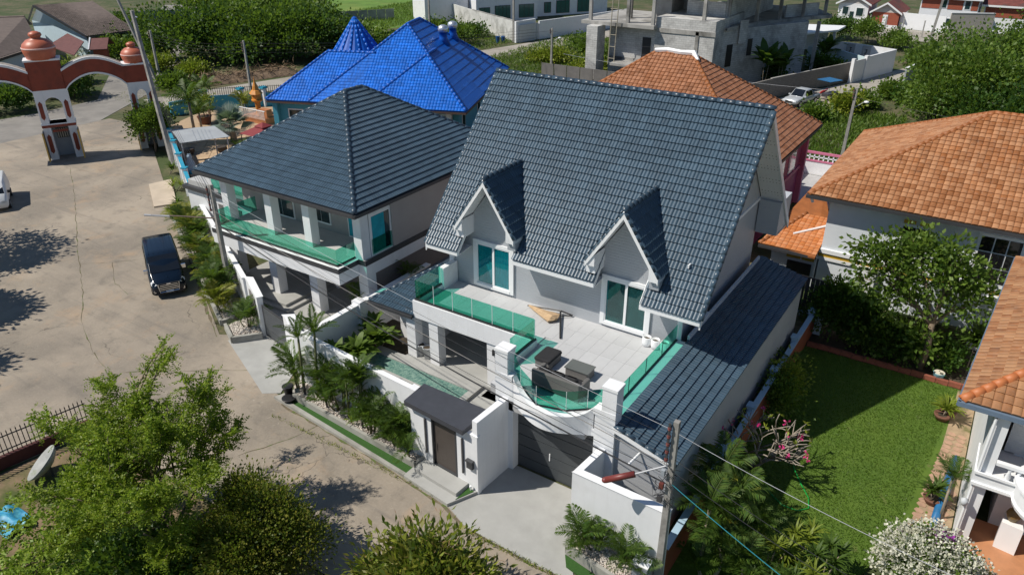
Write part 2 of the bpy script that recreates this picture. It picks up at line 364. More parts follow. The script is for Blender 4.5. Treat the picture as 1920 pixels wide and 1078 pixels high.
# gable body
g=G(); g.slab([(-21.85,27.5,5.95),(-21.85,27.5,zr(27.5)-.25),(-21.85,32.7,12.7),(-21.85,37.2,zr(37.2)-.25),(-21.85,37.2,5.95)],(12.35,0,0)); wl.add(g.v,g.f)
body=part('wall',wl,siding,H)
gw=G().slab([(-9.497,30.0,9.35),(-9.497,32.7,12.68),(-9.497,35.4,9.35)],(.012,0,0)); part('gable_panel',gw,white,H)
fl=G().box(-9.5,-9.44,27.5,37.2,7.35,7.5); part('wall_band',fl,white2,H)
# roof deck
rd=G(); Y0,YR,Y1=26.34,32.7,39.0; X0,X1=-22.57,-8.31
rd.slab([(X0,27.53,zr(27.53)),(X1,27.53,zr(27.53)),(X1,YR,12.98),(X0,YR,12.98)],(0,0,-.22))
rd.slab([(X1,Y1,zr(Y1)),(X0,Y1,zr(Y1)),(X0,YR,12.98),(X1,YR,12.98)],(0,0,-.22))
for xa,xb,ya in ((X0,-20.62,Y0),(-17.6,-13.3,Y0+.235),(-10.98,X1,Y0)):
    rd.slab([(xa,ya,zr(ya)),(xb,ya,zr(ya)),(xb,27.53,zr(27.53)),(xa,27.53,zr(27.53))],(0,0,-.22))
roof=part('roof',rd,tileGd,H)
T=Tiles(tileG,14.26/43,6.36*1.512/26,2,.046,.058)
tw=T.tw
def mk(i,j):
    x=X0+(i+.5)*tw
    if j<6 and (-20.62<x<-17.6 or -13.3<x<-10.98): return False
    if j<1 and -17.6<x<-13.3: return False
    return True
T.plane([(X0,Y0,zr(Y0)),(X1,Y0,zr(Y0)),(X1,YR,12.98),(X0,YR,12.98)],mk)
caps(roof,(X0,YR,13.03),(X1,YR,13.03),tileGd,.13,.42)
for xx in (X0,X1): caps(roof,(xx,Y0,zr(Y0)+.02),(xx,YR-.1,12.9),tileG,.11,.37,'verge_tile',.02)
# white eaves and verge trim
for xa,xb,ya in ((X0,-20.62,Y0),(-17.6,-13.3,Y0+.235),(-10.98,X1,Y0)):
    z=zr(ya); part('fascia',G().box(xa,xb,ya-.03,ya+.02,z-.26,z-.03),white2,roof)
    part('soffit',G().slab([(xa,ya+.02,z-.24),(xb,ya+.02,z-.24),(xb,27.5,z-.12),(xa,27.5,z-.12)],(0,0,-.03)),white,roof)
for xe in (-20.62,-17.6,-13.3,-10.98):
    ya=Y0 if xe in(-20.62,-10.98) else Y0+.235
    part('eave_return',G().slab([(xe-.025,ya,zr(ya)-.28),(xe-.025,27.5,zr(27.5)-.28),(xe-.025,27.5,zr(27.5)+.02),(xe-.025,ya,zr(ya)+.02)],(.05,0,0)),white2,roof)
for xx in (X0,X1):
    for a,b in ((Y0,YR),(Y1,YR)):
        part('bargeboard',G().slab([(xx-.03,a,zr(a)-.42),(xx-.03,b,zr(b)-.42),(xx-.03,b,zr(b)-.05),(xx-.03,a,zr(a)-.05)],(.06,0,0)),white2,roof)
soffM=M('perforated_soffit',(.74,.75,.76),.6,.02)
def dots(m):
    N,L=nodes(m); p=N['Principled BSDF']; tc=N.new('ShaderNodeTexCoord').outputs['Object']
    mp=N.new('ShaderNodeMapping'); mp.inputs['Scale'].default_value=(6.5,6.5,4.5); L.new(tc,mp.inputs[0])
    vo=N.new('ShaderNodeTexVoronoi'); vo.inputs['Scale'].default_value=1.; vo.inputs['Randomness'].default_value=.12; L.new(mp.outputs[0],vo.inputs['Vector'])
    src=p.inputs['Base Color'].links[0].from_socket
    L.new(mixc(N,L,ramp(N,L,vo.outputs['Distance'],.17,.2),(.16,.17,.18),src),p.inputs['Base Color'])
dots(soffM)
for a,b in ((Y0+.6,YR),(Y1-.3,YR)):
    part('gable_soffit',G().slab([(-9.45,a,zr(a)-.36),(X1-.03,a,zr(a)-.36),(X1-.03,b,zr(b)-.36),(-9.45,b,zr(b)-.36)],(0,0,-.03)),soffM,roof)
part('boxed_eave',G().box(-9.45,X1-.05,37.0,38.95,zr(38.95)-.25,zr(37.)-.7),siding,roof)
part('boxed_eave',G().box(-21.8,X1-.05,37.25,38.9,zr(38.95)-.3,zr(38.95)-.2),white,roof)
# dormers
def dormer(xc,xl,xr,ztop):
    zf=6.93; ys=26.5; yb=30.0; roofz=ztop+.16
    d=part('dormer',G().slab([(xl+.25,27.488,5.75),(xr-.25,27.488,5.75),(xr-.25,27.49,zf+.25),(xc,27.49,ztop-.25),(xl+.25,27.49,zf+.25)],(0,1.9,0)),siding,H)
    k=(ztop-zf)/(xc-xl)
    for sx,xe in ((-1,xl),(1,xr)):
        ridge=(xc,ztop)
        p=[(xe,ys,zf),(xe,27.6,zf),(xc,30.0,ztop),(xc,ys,ztop)]
        if sx<0: p=[(xe,27.6,zf),(xe,ys,zf),(xc,ys,ztop),(xc,30.0,ztop)]
        part('dormer_deck',G().slab([(a,b,c+.1) for a,b,c in p],(0,0,-.2)),white,d)
        T.plane([(a,b,c+.1) for a,b,c in p],None,.02)
        part('dormer_bargeboard',G().slab([(xe,ys-.05,zf-.2),(xc,ys-.05,ztop-.2),(xc,ys-.05,ztop+.08),(xe,ys-.05,zf+.08)],(0,.05,0)),white2,d)
        xi=xe-sx*.45
        part('soffit_box',G().slab([(xe,ys,zf-.12),(xi,ys,zf-.12),(xi,ys,zf+.45)],(0,1.0,0)),white,d)
        part('dormer_cheek',G().box(min(xe,xi),max(xe,xi)-.01,ys+.15,27.5,zf-.52,zf-.12),white if sx<0 else siding,d)
        caps(roof,(xe,ys+.03,zf+.12),(xc,ys+.03,ztop+.12),tileG,.09,.36,'verge_tile',.0)
    caps(roof,(xc,ys-.05,ztop+.16),(xc,29.95,ztop+.16),tileGd,.12,.4)
    return d
dormer(-19.12,-20.87,-17.45,9.48); dormer(-12.05,-13.75,-10.32,9.5)
T.build(roof,190)
# sliding doors on the terrace
def slider(xa,xb,zb,zt,curt,Y=27.5,nm='sliding_door',cm=None):
    d=part(nm,G().box(xa,xb,Y-.02,Y+.02,zb,zt),room,H)
    fw=.18
    part('door_frame',G().box(xa-.03,xa+fw,Y-.10,Y-.02,zb-.02,zt+.1).box(xb-fw,xb+.03,Y-.10,Y-.02,zb-.02,zt+.1).box(xa+fw,xb-fw,Y-.098,Y-.02,zt-.08,zt+.1).box(xa+fw,xb-fw,Y-.12,Y-.02,zb-.02,zb+.14),white2,d)
    xm=(xa+xb)/2
    for a,b in ((xa+fw,xm),(xm,xb-fw)):
        part('sash',G().box(a,a+.06,Y-.075,Y-.03,zb+.14,zt-.08).box(b-.06,b,Y-.075,Y-.03,zb+.14,zt-.08).box(a+.06,b-.06,Y-.074,Y-.03,zt-.15,zt-.08).box(a+.06,b-.06,Y-.074,Y-.03,zb+.14,zb+.21),white2,d)
        part('pane',G().box(a+.06,b-.06,Y-.056,Y-.05,zb+.21,zt-.15),glassD if not curt else glassM('door_glass',(.35,.75,.75)),d)
    if curt:
        g=G(); n=60
        for a,b in curt:
            xs=np.linspace(xa+fw+(xb-xa-2*fw)*a,xa+fw+(xb-xa-2*fw)*b,n)
            for i in range(n-1):
                y0=Y-.034+.008*math.sin(i*1.1);y1=Y-.034+.008*math.sin((i+1)*1.1)
                g.add([(xs[i],y0,zb+.16),(xs[i+1],y1,zb+.16),(xs[i+1],y1,zt-.1),(xs[i],y0,zt-.1)],[(0,1,2,3)])
        part('curtain',g,M('teal_curtain_cloth',(.01,.33,.42),.85,.15,3) ,d,True)
    return d
slider(-20.42,-18.1,3.62,6.0,[(0,.47),(.53,1)]); slider(-13.3,-10.93,3.62,6.0,[(0,.06)])
part('corner_post',G().box(-9.62,-9.40,27.40,27.497,3.45,6.3),white2,H); part('corner_post',G().box(-21.95,-21.70,27.40,27.497,3.45,6.3),white2,H)
# terrace
ft=M('terrace_floor_tile',(.48,.485,.495),.6,.05,1.5,rand=.04,bump=.05)
slabg=G().box(-21.75,-14.85,24.22,27.5,2.95,3.40).box(-14.85,-9.5,20.85,27.5,2.95,3.40).box(-13.6,-10.2,20.3,20.85,2.95,3.40)
ter=part('terrace_floor',slabg,M('tile_grout',(.40,.40,.405),.8,.05),H)
tm=mesh('floor_tile',G().box(.004,.596,.004,1.196,-.045,.05),ft)
for i in range(21):
    for j in range(6):
        x=-21.72+.6*i; y=20.35+1.2*j
        if y+1.2>27.55: continue
        if x+.6>-9.48 : continue
        if x<-14.85 and y<24.2: continue
        if y<20.8: continue
        o=link('floor_tile',tm,ter); o.location=(x-HL[0],y-HL[1],3.40-HL[2])
fr=G().box(-21.7,-9.6,27.0,27.49,3.38,3.448); fr.box(-14.85,-9.6,20.86,21.55,3.38,3.447).box(-21.7,-14.86,24.25,25.15,3.38,3.447).box(-9.75,-9.6,21.55,27.0,3.38,3.446).box(-12.9,-10.6,20.16,20.858,3.3,3.446)
part('floor_border',fr,ft,ter)
part('parapet',G().box(-21.78,-14.82,24.18,24.40,2.78,3.70).box(-15.02,-14.80,22.2,24.18,2.95,3.70).box(-21.78,-21.58,24.40,26.3,2.95,3.70),white,H)
part('return_wall',G().box(-21.8,-21.5,26.3,27.45,3.0,4.6),white,H)
part('side_parapet',G().box(-9.62,-9.08,20.8,27.45,2.9,3.92),white,H)
part('glass_channel',G().box(-21.72,-14.84,24.26,24.36,3.70,3.78).box(-14.96,-14.86,22.3,24.26,3.70,3.78).box(-21.72,-21.62,24.36,26.3,3.70,3.78),black,H)
part('glass_channel',G().box(-9.61,-9.53,20.9,27.4,3.92,3.97),black,H)
def panes(pts,z0,z1,n,t=.012):
    for a,b in zip(pts,pts[1:]):
        for k in range(n):
            p=[a[i]+(b[i]-a[i])*(k+.006)/n for i in (0,1)]; q=[a[i]+(b[i]-a[i])*(k+1-.006)/n for i in (0,1)]
            za=[z0,z0] if not hasattr(z0,'__len__') else z0; zb=[z1,z1] if not hasattr(z1,'__len__') else z1
            d=Vector((q[0]-p[0],q[1]-p[1])).normalized(); nn=Vector((-d.y,d.x))*t
            part('glass_pane',G().slab([(p[0],p[1],za[0]),(q[0],q[1],za[1]),(q[0],q[1],zb[1]),(p[0],p[1],zb[0])],(nn.x,nn.y,0)),glassT,H)
panes([(-21.67,24.31),(-14.91,24.31)],3.74,4.75,6); [part('pane_edge',G().box(-21.67+6.76*q/6-.010,-21.67+6.76*q/6+.010,24.295,24.318,3.76,4.75),white2,H) for q in range(1,6)]; [part('pane_edge',G().box(-9.58,-9.556,21+6.36*q/4-.010,21+6.36*q/4+.010,3.96,4.72),MATS['charcoal_paint'],H) for q in range(1,4)]; panes([(-14.91,24.31),(-14.91,22.35)],3.74,4.75,1); panes([(-21.67,24.33),(-21.67,26.3)],3.74,4.75,1)
panes([(-9.57,21.0),(-9.57,27.36)],3.95,4.72,4)
part('glass_edge_strip',G().box(*[-14.93,-14.90],24.29,24.33,3.74,4.75),MATS['white_trim'],H)
# gate wall, pillars and bowed balcony front
part('gate_wall',G().box(-14.22,-13.4,20.3,20.82,0,4.3).box(-9.82,-9.0,20.3,20.82,0,4.3).box(-13.4,-9.82,20.3,20.82,3.28,3.6),white,H)
for xa in (-14.22,-9.57):
    pl=part('pillar',G().box(xa,xa+.57,20.3,20.86,4.3,5.5),white,H); part('pillar_cap',G().box(xa-.03,xa+.60,20.27,20.89,5.5,5.62),white2,pl)
    part('pillar_plinth',G().box(xa-.01,xa+.78 if xa<-12 else xa+.575,20.285,20.85,4.3,4.56) if xa<-12 else G().box(xa-.3,xa+.575,20.285,20.85,4.3,4.56),white,pl)
bow=[]; nb=22
for i in range(nb+1):
    t=i/nb; x=-13.42+t*3.55; s=math.sin(math.pi*t); bow.append((x,20.32-.70*s**1.3, 4.02+.53*(abs(2*t-1)**5)))
g=G()
for (a,b) in zip(bow,bow[1:]):
    g.add([(a[0],a[1],3.26),(b[0],b[1],3.26),(b[0],b[1],b[2]),(a[0],a[1],a[2]),(a[0],a[1]+.26,3.26),(b[0],b[1]+.26,3.26),(b[0],b[1]+.26,b[2]),(a[0],a[1]+.26,a[2])],
      [(0,1,2,3),(3,2,6,7),(4,7,6,5),(0,4,5,1)])
g.add([(bow[0][0],20.6,3.26)]+[(p[0],p[1],3.262) for p in bow]+[(bow[-1][0],20.6,3.26)],[tuple(range(nb+2,-1,-1))])
part('bowed_parapet',g,white,H)
pp=[(-13.62,20.72,4.5,5.35),(-13.2,20.56,4.02,4.88),(-12.1,19.92,4.0,4.86),(-10.98,20.22,4.0,4.86),(-10.3,20.62,4.1,4.95),(-9.66,20.75,4.3,5.2)]
for a,b in zip(pp,pp[1:]):
    panes([a,b],(a[2],b[2]),(a[3],b[3]),1)
    part('glass_channel',G().tube([(a[0],a[1],a[2]+.02),(b[0],b[1],b[2]+.02)],.04,4),black,H)
    part('pane_edge',G().cyl((a[0],a[1],a[2]),(a[0],a[1],a[3]),.012,n=5),white2,H)
# sectional garage gate in the opening
gm=M('anthracite_gate',(.055,.062,.068),.45,.06)
gd=part('garage_gate',G().box(-13.42,-9.8,20.72,20.78,0,3.3),gm,H)
for k in range(6): part('gate_panel',G().box(-13.4,-9.82,20.69,20.72,.02+k*.545,.02+k*.545+.515),gm,gd)
part('gate_handle',G().box(-11.9,-11.86,20.66,20.69,.9,1.25),MATS['white_trim'],gd)
# ground-floor porch below the terrace
part('porch_floor',G().box(-22.4,-14.3,24.1,27.5,0,.4),conc,H)
for xa in (-22.35,-20.9): part('porch_column',G().box(xa,xa+.55,24.25,24.8,.4,2.98),white,H)
part('porch_column',G().box(-17.45,-17.0,24.25,24.7,.4,2.98),white,H)
part('porch_ceiling',G().box(-21.7,-14.9,24.4,27.5,2.85,2.95),white,H)
part('porch_side_wall',G().box(-17.0,-14.3,24.45,24.7,.4,2.95),white,H)
w_=part('ground_window',G().box(-19.9,-18.2,27.40,27.497,1.0,2.4),white2,H); part('window_glass',G().box(-19.7,-18.4,27.385,27.4,1.15,2.25),glassM('door_glass',(.35,.75,.75)),w_); part('window_blind',G().box(-19.68,-18.42,27.392,27.396,1.17,2.2),M('teal_curtain_cloth',(.01,.33,.42)),w_)
part('inner_door_post',G().box(-21.2,-21.05,27.42,27.497,.4,2.5),white2,H)
part('wall_lamp',G().box(-17.1,-17.0,24.16,24.25,2.2,2.5),black,H)
part('porch_step',G().box(-17.3,-16.2,23.5,24.1,0,.25),concK,H)
# lean-to along the right side
LX0,LX1,LZ0,LZ1,LY0,LY1=-9.1,-6.62,4.02,3.34,20.35,37.7
cw=G().prism([(-9.1,20.45),(-6.72,20.45),(-6.72,37.5),(-9.1,37.5)],GZ,[3.9,3.28,3.28,3.9]); part('lean_to_wall',cw,M('grey_lap_siding_plain',(.42,.43,.45),.6,.04,1,stripe=(2,6,.5)),H)
lr=part('lean_to_roof',G().slab([(LX1,LY0,LZ1),(LX1,LY1,LZ1),(LX0,LY1,LZ0),(LX0,LY0,LZ0)],(0,0,-.14)),tileGd,H)
T2=Tiles(tileG,.3316,.322,2,.046,.058); T2.plane([(LX1,LY0,LZ1),(LX1,LY1,LZ1),(LX0,LY1,LZ0),(LX0,LY0,LZ0)])
for d,mt in T2.full: pass
T2.build(lr,110)
caps(lr,(LX1,LY0,LZ1+.02),(LX0+.1,LY0,LZ0+.02),tileG,.08,.4,'verge_tile',.02)
part('lean_to_fascia',G().slab([(LX1,LY0-.06,LZ1-.2),(LX0,LY0-.06,LZ0-.2),(LX0,LY0-.06,LZ0-.01),(LX1,LY0-.06,LZ1-.01)],(0,.05,0)),white2,lr)
part('flashing',G().box(-9.12,-9.02,27.45,37.2,3.95,4.28),M('blue_grey_flashing',(.5,.55,.6),.4,.03),lr)
part('rain_pipe',G().cyl((-8.0,20.42,3.25),(-8.12,19.75,3.15),.045),white2,lr)
# ================================================================ street front of the main house
wicker=M('dark_wicker',(.13,.125,.12),.6,.25,40,bump=.6,bscale=90); cush=M('black_cushion',(.018,.018,.02),.85,.2,5)
# terrace furniture (floor at 3.45)
FZ=3.452
def rbox(g,x0,x1,y0,y1,z0,z1,b=.04):
    """box with rounded upright and top edges"""
    pr=[(0,z0),(0,z1-b),(b*.3,z1-b*.3),(b,z1)]; rings=[]
    for ins,z in pr:
        k=b-ins if False else b; xa,xb,ya,yb=x0+ins,x1-ins,y0+ins,y1-ins
        rings.append([(xa+k,ya,z),(xb-k,ya,z),(xb,ya+k,z),(xb,yb-k,z),(xb-k,yb,z),(xa+k,yb,z),(xa,yb-k,z),(xa,ya+k,z)])
    n=8; vs=[p for r in rings for p in r]; fs=[(i*n+j,i*n+(j+1)%n,(i+1)*n+(j+1)%n,(i+1)*n+j) for i in range(len(rings)-1) for j in range(n)]
    fs+=[tuple(range(n-1,-1,-1)),tuple(range(3*n,4*n))]; return g.add(vs,fs)
s_=thing('sofa','dark wicker sofa with black cushions, back to the curved glass rail','sofa',(-12.28,22.1,FZ))
part('base',rbox(G(),-13.36,-11.2,21.62,22.52,FZ+.05,FZ+.32),wicker,s_); part('backrest',rbox(G(),-13.38,-11.18,21.6,21.78,FZ+.04,FZ+.78),wicker,s_)
for xa in (-13.38,-11.36): part('armrest',rbox(G(),xa,xa+.18,21.78,22.54,FZ+.04,FZ+.62),wicker,s_)
for k in range(3):
    part('seat_cushion',rbox(G(),-13.19+k*.61,-12.6+k*.61,21.8,22.5,FZ+.32,FZ+.46,.06),cush,s_)
    c=G(); rbox(c,-13.17+k*.61,-12.62+k*.61,21.79,22.0,FZ+.44,FZ+.86,.07); part('back_cushion',c,cush,s_)
o_=thing('ottoman','square dark wicker ottoman with black padded top beside the sofa','ottoman',(-13.66,23.4,FZ))
part('base',rbox(G(),-14.02,-13.3,22.9,23.92,FZ,FZ+.34),wicker,o_); part('cushion',rbox(G(),-14.05,-13.27,22.86,23.95,FZ+.34,FZ+.46,.06),cush,o_)
t_=thing('coffee_table','low dark wicker coffee table with grey glass top on the terrace','table',(-12.1,23.35,FZ))
part('base',rbox(G(),-12.62,-11.58,23.02,23.68,FZ,FZ+.36),wicker,t_); part('table_top',G().box(-12.65,-11.55,22.99,23.71,FZ+.36,FZ+.40),M('smoked_table_top',(.12,.13,.125),.25,.1,30),t_)
u_=thing('closed_parasol','folded tan cantilever parasol lying on the terrace by the house wall','parasol',(-15.2,26.8,FZ))
part('mast',G().tube([(-15.36,27.36,FZ+.16),(-14.2,25.35,FZ+.06)],.045,6),black,u_)
part('arm',G().tube([(-16.98,27.02,FZ+.12),(-15.3,27.3,FZ+.2),(-14.72,27.4,FZ+.08)],.04,6),black,u_)
part('brace',G().tube([(-15.2,27.0,FZ+.12),(-14.72,27.36,FZ+.08)],.03,6),black,u_)
g=G(); A=Vector((-16.92,27.03,FZ+.14)); B=Vector((-15.12,26.55,FZ+.16)); n=14; prof=[(0,.05),(.12,.11),(.3,.16),(.55,.24),(.75,.32),(.92,.36),(1,.12)]
d=(B-A); up=Vector((0,0,1)); side=d.normalized().cross(up)
for t,r in prof:
    for k in range(n):
        a=2*math.pi*k/n; rr=r*(1+.22*math.sin(4*a+t*3)); g.v.append(tuple(A+d*t+side*math.cos(a)*rr+up*max(-.12,math.sin(a)*rr*.42)))
g.f=[(i*n+j,i*n+(j+1)%n,(i+1)*n+(j+1)%n,(i+1)*n+j) for i in range(len(prof)-1) for j in range(n)]+[tuple(range(n))[::-1],tuple(range((len(prof)-1)*n,len(prof)*n))]
part('canopy',g,M('tan_canvas',(.46,.32,.19),.85,.15,6,bump=.3,bscale=12),u_)
pot=[(.13,0),(.19,.03),(.215,.2),(.2,.4),(.19,.44),(.165,.44),(.16,.34),(.0,.33)]
for k,(x,lab) in enumerate(((-10.77,'round white planter nearest the right sliding door on the terrace'),(-10.36,'middle one of three round white planters on the terrace'),(-9.93,'round white planter seen through the green glass rail'))):
    p_=thing('white_planter',lab,'planter',(x,27.0,FZ),0,'white planters on the terrace'); part('pot_body',G().lathe(pot,20,(x,27.0,FZ)),white2,p_,True); part('soil',G().lathe([(.165,.34),(0,.36)],14,(x,27.0,FZ)),M('potting_soil',(.06,.045,.03),.95,.3,8),p_)
# boundary wall, entrance with canopy
bw=thing('boundary_wall','white rendered street wall behind the palm planter of the main house','wall',(-21,19.5,0))
part('wall_panel',G().wall([(-25.35,19.86),(-17.75,19.31)],3.0,.24),white,bw); part('end_block',G().wall([(-17.8,19.33),(-17.4,19.29)],3.06,.36),white,bw)
part('wall_cap',G().wall([(-25.35,19.86),(-17.8,19.31)],.02,.26,3.0),white2,bw)
en=thing('entrance_porch','white entrance with brown door under a dark flat canopy','entrance',(-15.5,18.6,0))
dv=Vector((3.42,-.30)).normalized(); 
def ep(u,v): return (-17.3+dv.x*u-dv.y*v*1.0,18.62+dv.y*u+dv.x*v)      # u along the front, v inwards
def quadp(u0,u1,v0,v1): return [ep(u0,v0),ep(u1,v0),ep(u1,v1),ep(u0,v1)]
part('front_wall',G().prism(quadp(0,1.18,0,.2),0,2.82).prism(quadp(2.52,3.6,0,.2),0,2.82).prism(quadp(1.18,2.52,0,.2),2.62,2.82),white,en)
part('side_wall',G().prism([(-13.99,18.40),(-13.74,18.36),(-13.62,20.3),(-13.9,20.32)],0,3.46),white,en)
dr=part('door',G().prism(quadp(1.24,2.46,.06,.12),.34,2.58),M('bronze_door',(.075,.062,.055),.5,.1,2,stripe=(2,9,.3)),en)
part('door_frame',G().prism(quadp(1.18,1.25,-.02,.14),.3,2.64).prism(quadp(2.45,2.52,-.02,.14),.3,2.64).prism(quadp(1.25,2.45,-.02,.14),2.55,2.64).prism(quadp(1.25,2.45,-.02,.14),.3,.38),dark,dr)
part('door_handle',G().cyl((*ep(1.34,-.01),1.1),(*ep(1.34,-.01),1.5),.02,n=6),MATS['black_metal'],dr)
for u in (.86,2.86): part('wall_light',G().prism(quadp(u-.035,u+.035,-.07,.0),.75,2.45),M('dark_steel',(.06,.06,.065),.35,.1),en)
cn=part('canopy',G().prism([(-17.45,19.74),(-17.36,18.36),(-14.24,18.1),(-14.2,18.7),(-14.12,19.7)],2.84,3.06),M('dark_canopy_top',(.052,.055,.066),.5,.1,3),en)
part('canopy_soffit',G().prism([(-17.38,19.6),(-17.30,18.5),(-14.3,18.24),(-14.3,19.6)],2.80,2.838),white,cn)
mb=part('mailbox',G().prism(quadp(3.12,3.42,-.13,-.002),1.22,1.55),dark,en); part('mailbox_lid',G().prism(quadp(3.1,3.44,-.17,-.006),1.55,1.62),dark,mb); part('mail_slot',G().prism(quadp(3.16,3.38,-.135,-.13),1.42,1.44),black,mb)
# steps and planter of the street front
st=thing('entrance_steps','two grey concrete steps in front of the brown entrance door','steps',(-15.5,17.7,0))
part('lower_step',G().prism([(-16.82,17.42),(-14.33,17.10),(-13.76,18.3),(-14.1,18.4),(-16.8,18.6)],0,.15),conc,st)
part('upper_step',G().prism([(-16.6,17.84),(-14.28,17.6),(-14.22,18.36),(-16.7,18.6)],.15,.32),conc,st)
part('turf_wedge',G().prism([(-14.2,17.45),(-13.86,18.22),(-14.2,18.3)],.15,.17),turf,st)
part('spot_lamp',G().lathe([(.03,0),(.03,.1),(.05,.12),(.05,.2),(0,.22)],10,(-14.02,18.22,.17)),white2,st)
pl=thing('street_planter','long grey concrete planter with white pebbles and a turf strip below','planter',(-20.7,18.5,0))
L1=[(-24.72,18.62),(-16.74,18.0)]
part('kerb',G().prism([(-25.5,18.22),(-16.86,17.44),(-16.82,17.60),(-25.35,18.42)],0,.14),concK,pl); part('turf_strip',G().prism([(-24.55,18.36),(-16.85,17.62),(-16.78,18.02),(-24.5,18.62)],0,.11),turf,pl)
part('planter_wall',G().wall([(-24.6,18.66),(-16.74,18.08)],.40,.14).wall([(-16.74,18.08),(-16.66,18.62)],.40,.14),concK,pl)
part('end_pad',G().prism([(-25.5,18.25),(-24.55,18.38),(-24.5,18.7),(-25.2,19.2)],0,.10),concK,pl)
def pebbles(name,parent,poly,n,z,mat,r0=.025,r1=.055):
    xs=[p[0] for p in poly]; ys=[p[1] for p in poly]; Vs=[];Fs=[];k=0
    base=np.array([(1,0,0),(0,1,0),(-1,0,0),(0,-1,0),(0,0,1),(0,0,-1)],float); bf=np.array([(0,1,4),(1,2,4),(2,3,4),(3,0,4),(1,0,5),(2,1,5),(3,2,5),(0,3,5)])
    def ins(x,y):
        c=False
        for i in range(len(poly)):
            a=poly[i];b=poly[i-1]
            if (a[1]>y)!=(b[1]>y) and x<(b[0]-a[0])*(y-a[1])/(b[1]-a[1])+a[0]: c=not c
        return c
    while len(Vs)<n:
        x=random.uniform(min(xs),max(xs)); y=random.uniform(min(ys),max(ys))
        if not ins(x,y): continue
        r=random.uniform(r0,r1); sc3=np.array([r*random.uniform(.8,1.3),r,r*.7]); a=random.random()*6.28; ro=np.array([[math.cos(a),-math.sin(a),0],[math.sin(a),math.cos(a),0],[0,0,1]])
        Vs.append((base*sc3)@ro.T+np.array([x,y,z+random.uniform(0,.03)])); Fs.append(bf+k); k+=6
    o=nppart(name,np.concatenate(Vs),np.concatenate(Fs),mat,parent,True,None,'stuff'); return o
peb=M('white_pebble',(.62,.57,.52),.7,.25,6,c2=(.50,.42,.36))
part('planter_bed',G().prism([(-24.5,18.74),(-16.78,18.14),(-16.72,18.62),(-17.2,19.25),(-25.3,19.75),(-25.2,19.2)],0,.28),M('gravel_bed',(.40,.36,.32),.9,.2,12),pl)
pebbles('pebble_field',pl,[(-25.1,19.2),(-24.5,18.76),(-16.8,18.16),(-16.75,18.6),(-17.2,19.2),(-25.1,19.7)],2600,.29,peb)
bu=thing('rubber_bucket','tall black rubber bucket at the end of the street planter','bucket',(-25.02,18.72,.1)); part('bucket_body',G().lathe([(.16,0),(.24,.5),(.26,.5),(.26,.53),(.23,.53),(.155,.03),(0,.03)],18,(-25.02,18.72,.1)),MATS['black_metal'],bu,True); part('rim',G().lathe([(.24,.5),(.275,.5),(.275,.535),(.24,.535)],18,(-25.02,18.72,.1)),MATS['black_metal'],bu,True)
bt=thing('rubber_basin','low black rubber basin beside the tall bucket','basin',(-24.66,18.42,.11)); part('basin_body',G().lathe([(.22,0),(.30,.14),(.32,.14),(.32,.17),(.29,.17),(.21,.03),(0,.03)],20,(-24.66,18.42,.11)),MATS['black_metal'],bt,True)
part('rim',G().lathe([(.30,.15),(.335,.15),(.335,.18),(.30,.18)],20,(-24.66,18.42,.11)),MATS['black_metal'],bt,True)
for k,(x,y) in enumerate(((-22.6,18.85),(-20.2,18.66),(-18.3,18.52),(-24.2,19.0))):
    b=thing('garden_light',['black bollard light in the pebbles below the slim bamboo palm','black bollard light in the middle of the pebble planter','black bollard light nearest the entrance steps in the pebbles','black bollard light at the bucket end of the pebble planter'][k],'lamp',(x,y,.28),0,'bollard lights in the street planter'); part('lamp_post',G().cyl((x,y,.28),(x,y,.62),.045,n=10),black,b); part('lamp_head',G().cyl((x,y,.62),(x,y,.7),.06,n=10),dark,b)
# yard with plunge pool
yd=struct('yard_paving',G().prism([(-25.5,19.9),(-17.7,19.5),(-17.4,19.8),(-14.2,19.7),(-14.2,24.1),(-22.4,24.1),(-22.6,24.4),(-25.6,24.6)],-.05,.25),conc)
po=thing('plunge_pool','narrow pool with green water behind the white street wall','pool',(-20.9,22.7,.25))
wm=bpy.data.materials.new('pool_water'); N,L=nodes(wm); p=N['Principled BSDF']; p.inputs['Roughness'].default_value=.06; p.inputs['IOR'].default_value=1.33
tc=N.new('ShaderNodeTexCoord').outputs['Object']; L.new(mixc(N,L,ramp(N,L,noise(N,L,7,6,.7,tc,.8),.35,.68),(.045,.135,.12),(.24,.36,.30)),p.inputs['Base Color']); b=N.new('ShaderNodeBump'); b.inputs['Strength'].default_value=.9; b.inputs['Distance'].default_value=.05; L.new(noise(N,L,3.2,5,.6,tc,1.2),b.inputs['Height']); L.new(b.outputs[0],p.inputs['Normal'])
part('pool_rim',G().prism([(-24.0,22.45),(-17.9,22.2),(-17.9,22.35),(-24.0,22.6)],.25,.42).prism([(-24.0,23.5),(-17.9,23.4),(-17.9,24.08),(-24.0,24.08)],.25,.42).prism([(-24.15,22.45),(-24.0,22.45),(-24.0,24.05),(-24.15,24.05)],.25,.42).prism([(-17.9,22.2),(-17.55,22.2),(-17.55,24.05),(-17.9,24.05)],.25,.42),conc,po)
mos=M('pool_mosaic',(.20,.30,.26),.4,.4,18,c2=(.30,.38,.33)); part('pool_floor',G().box(-24.0,-17.9,22.4,23.52,.26,.28),mos,po)
part('water',G().prism([(-23.98,22.5),(-17.92,22.3),(-17.92,23.41),(-23.98,23.52)],.28,.36),wm,po)
part('stone_step',G().box(-17.2,-16.0,21.5,22.4,.25,.46).box(-16.9,-16.3,20.6,21.3,.25,.40),concK,po)
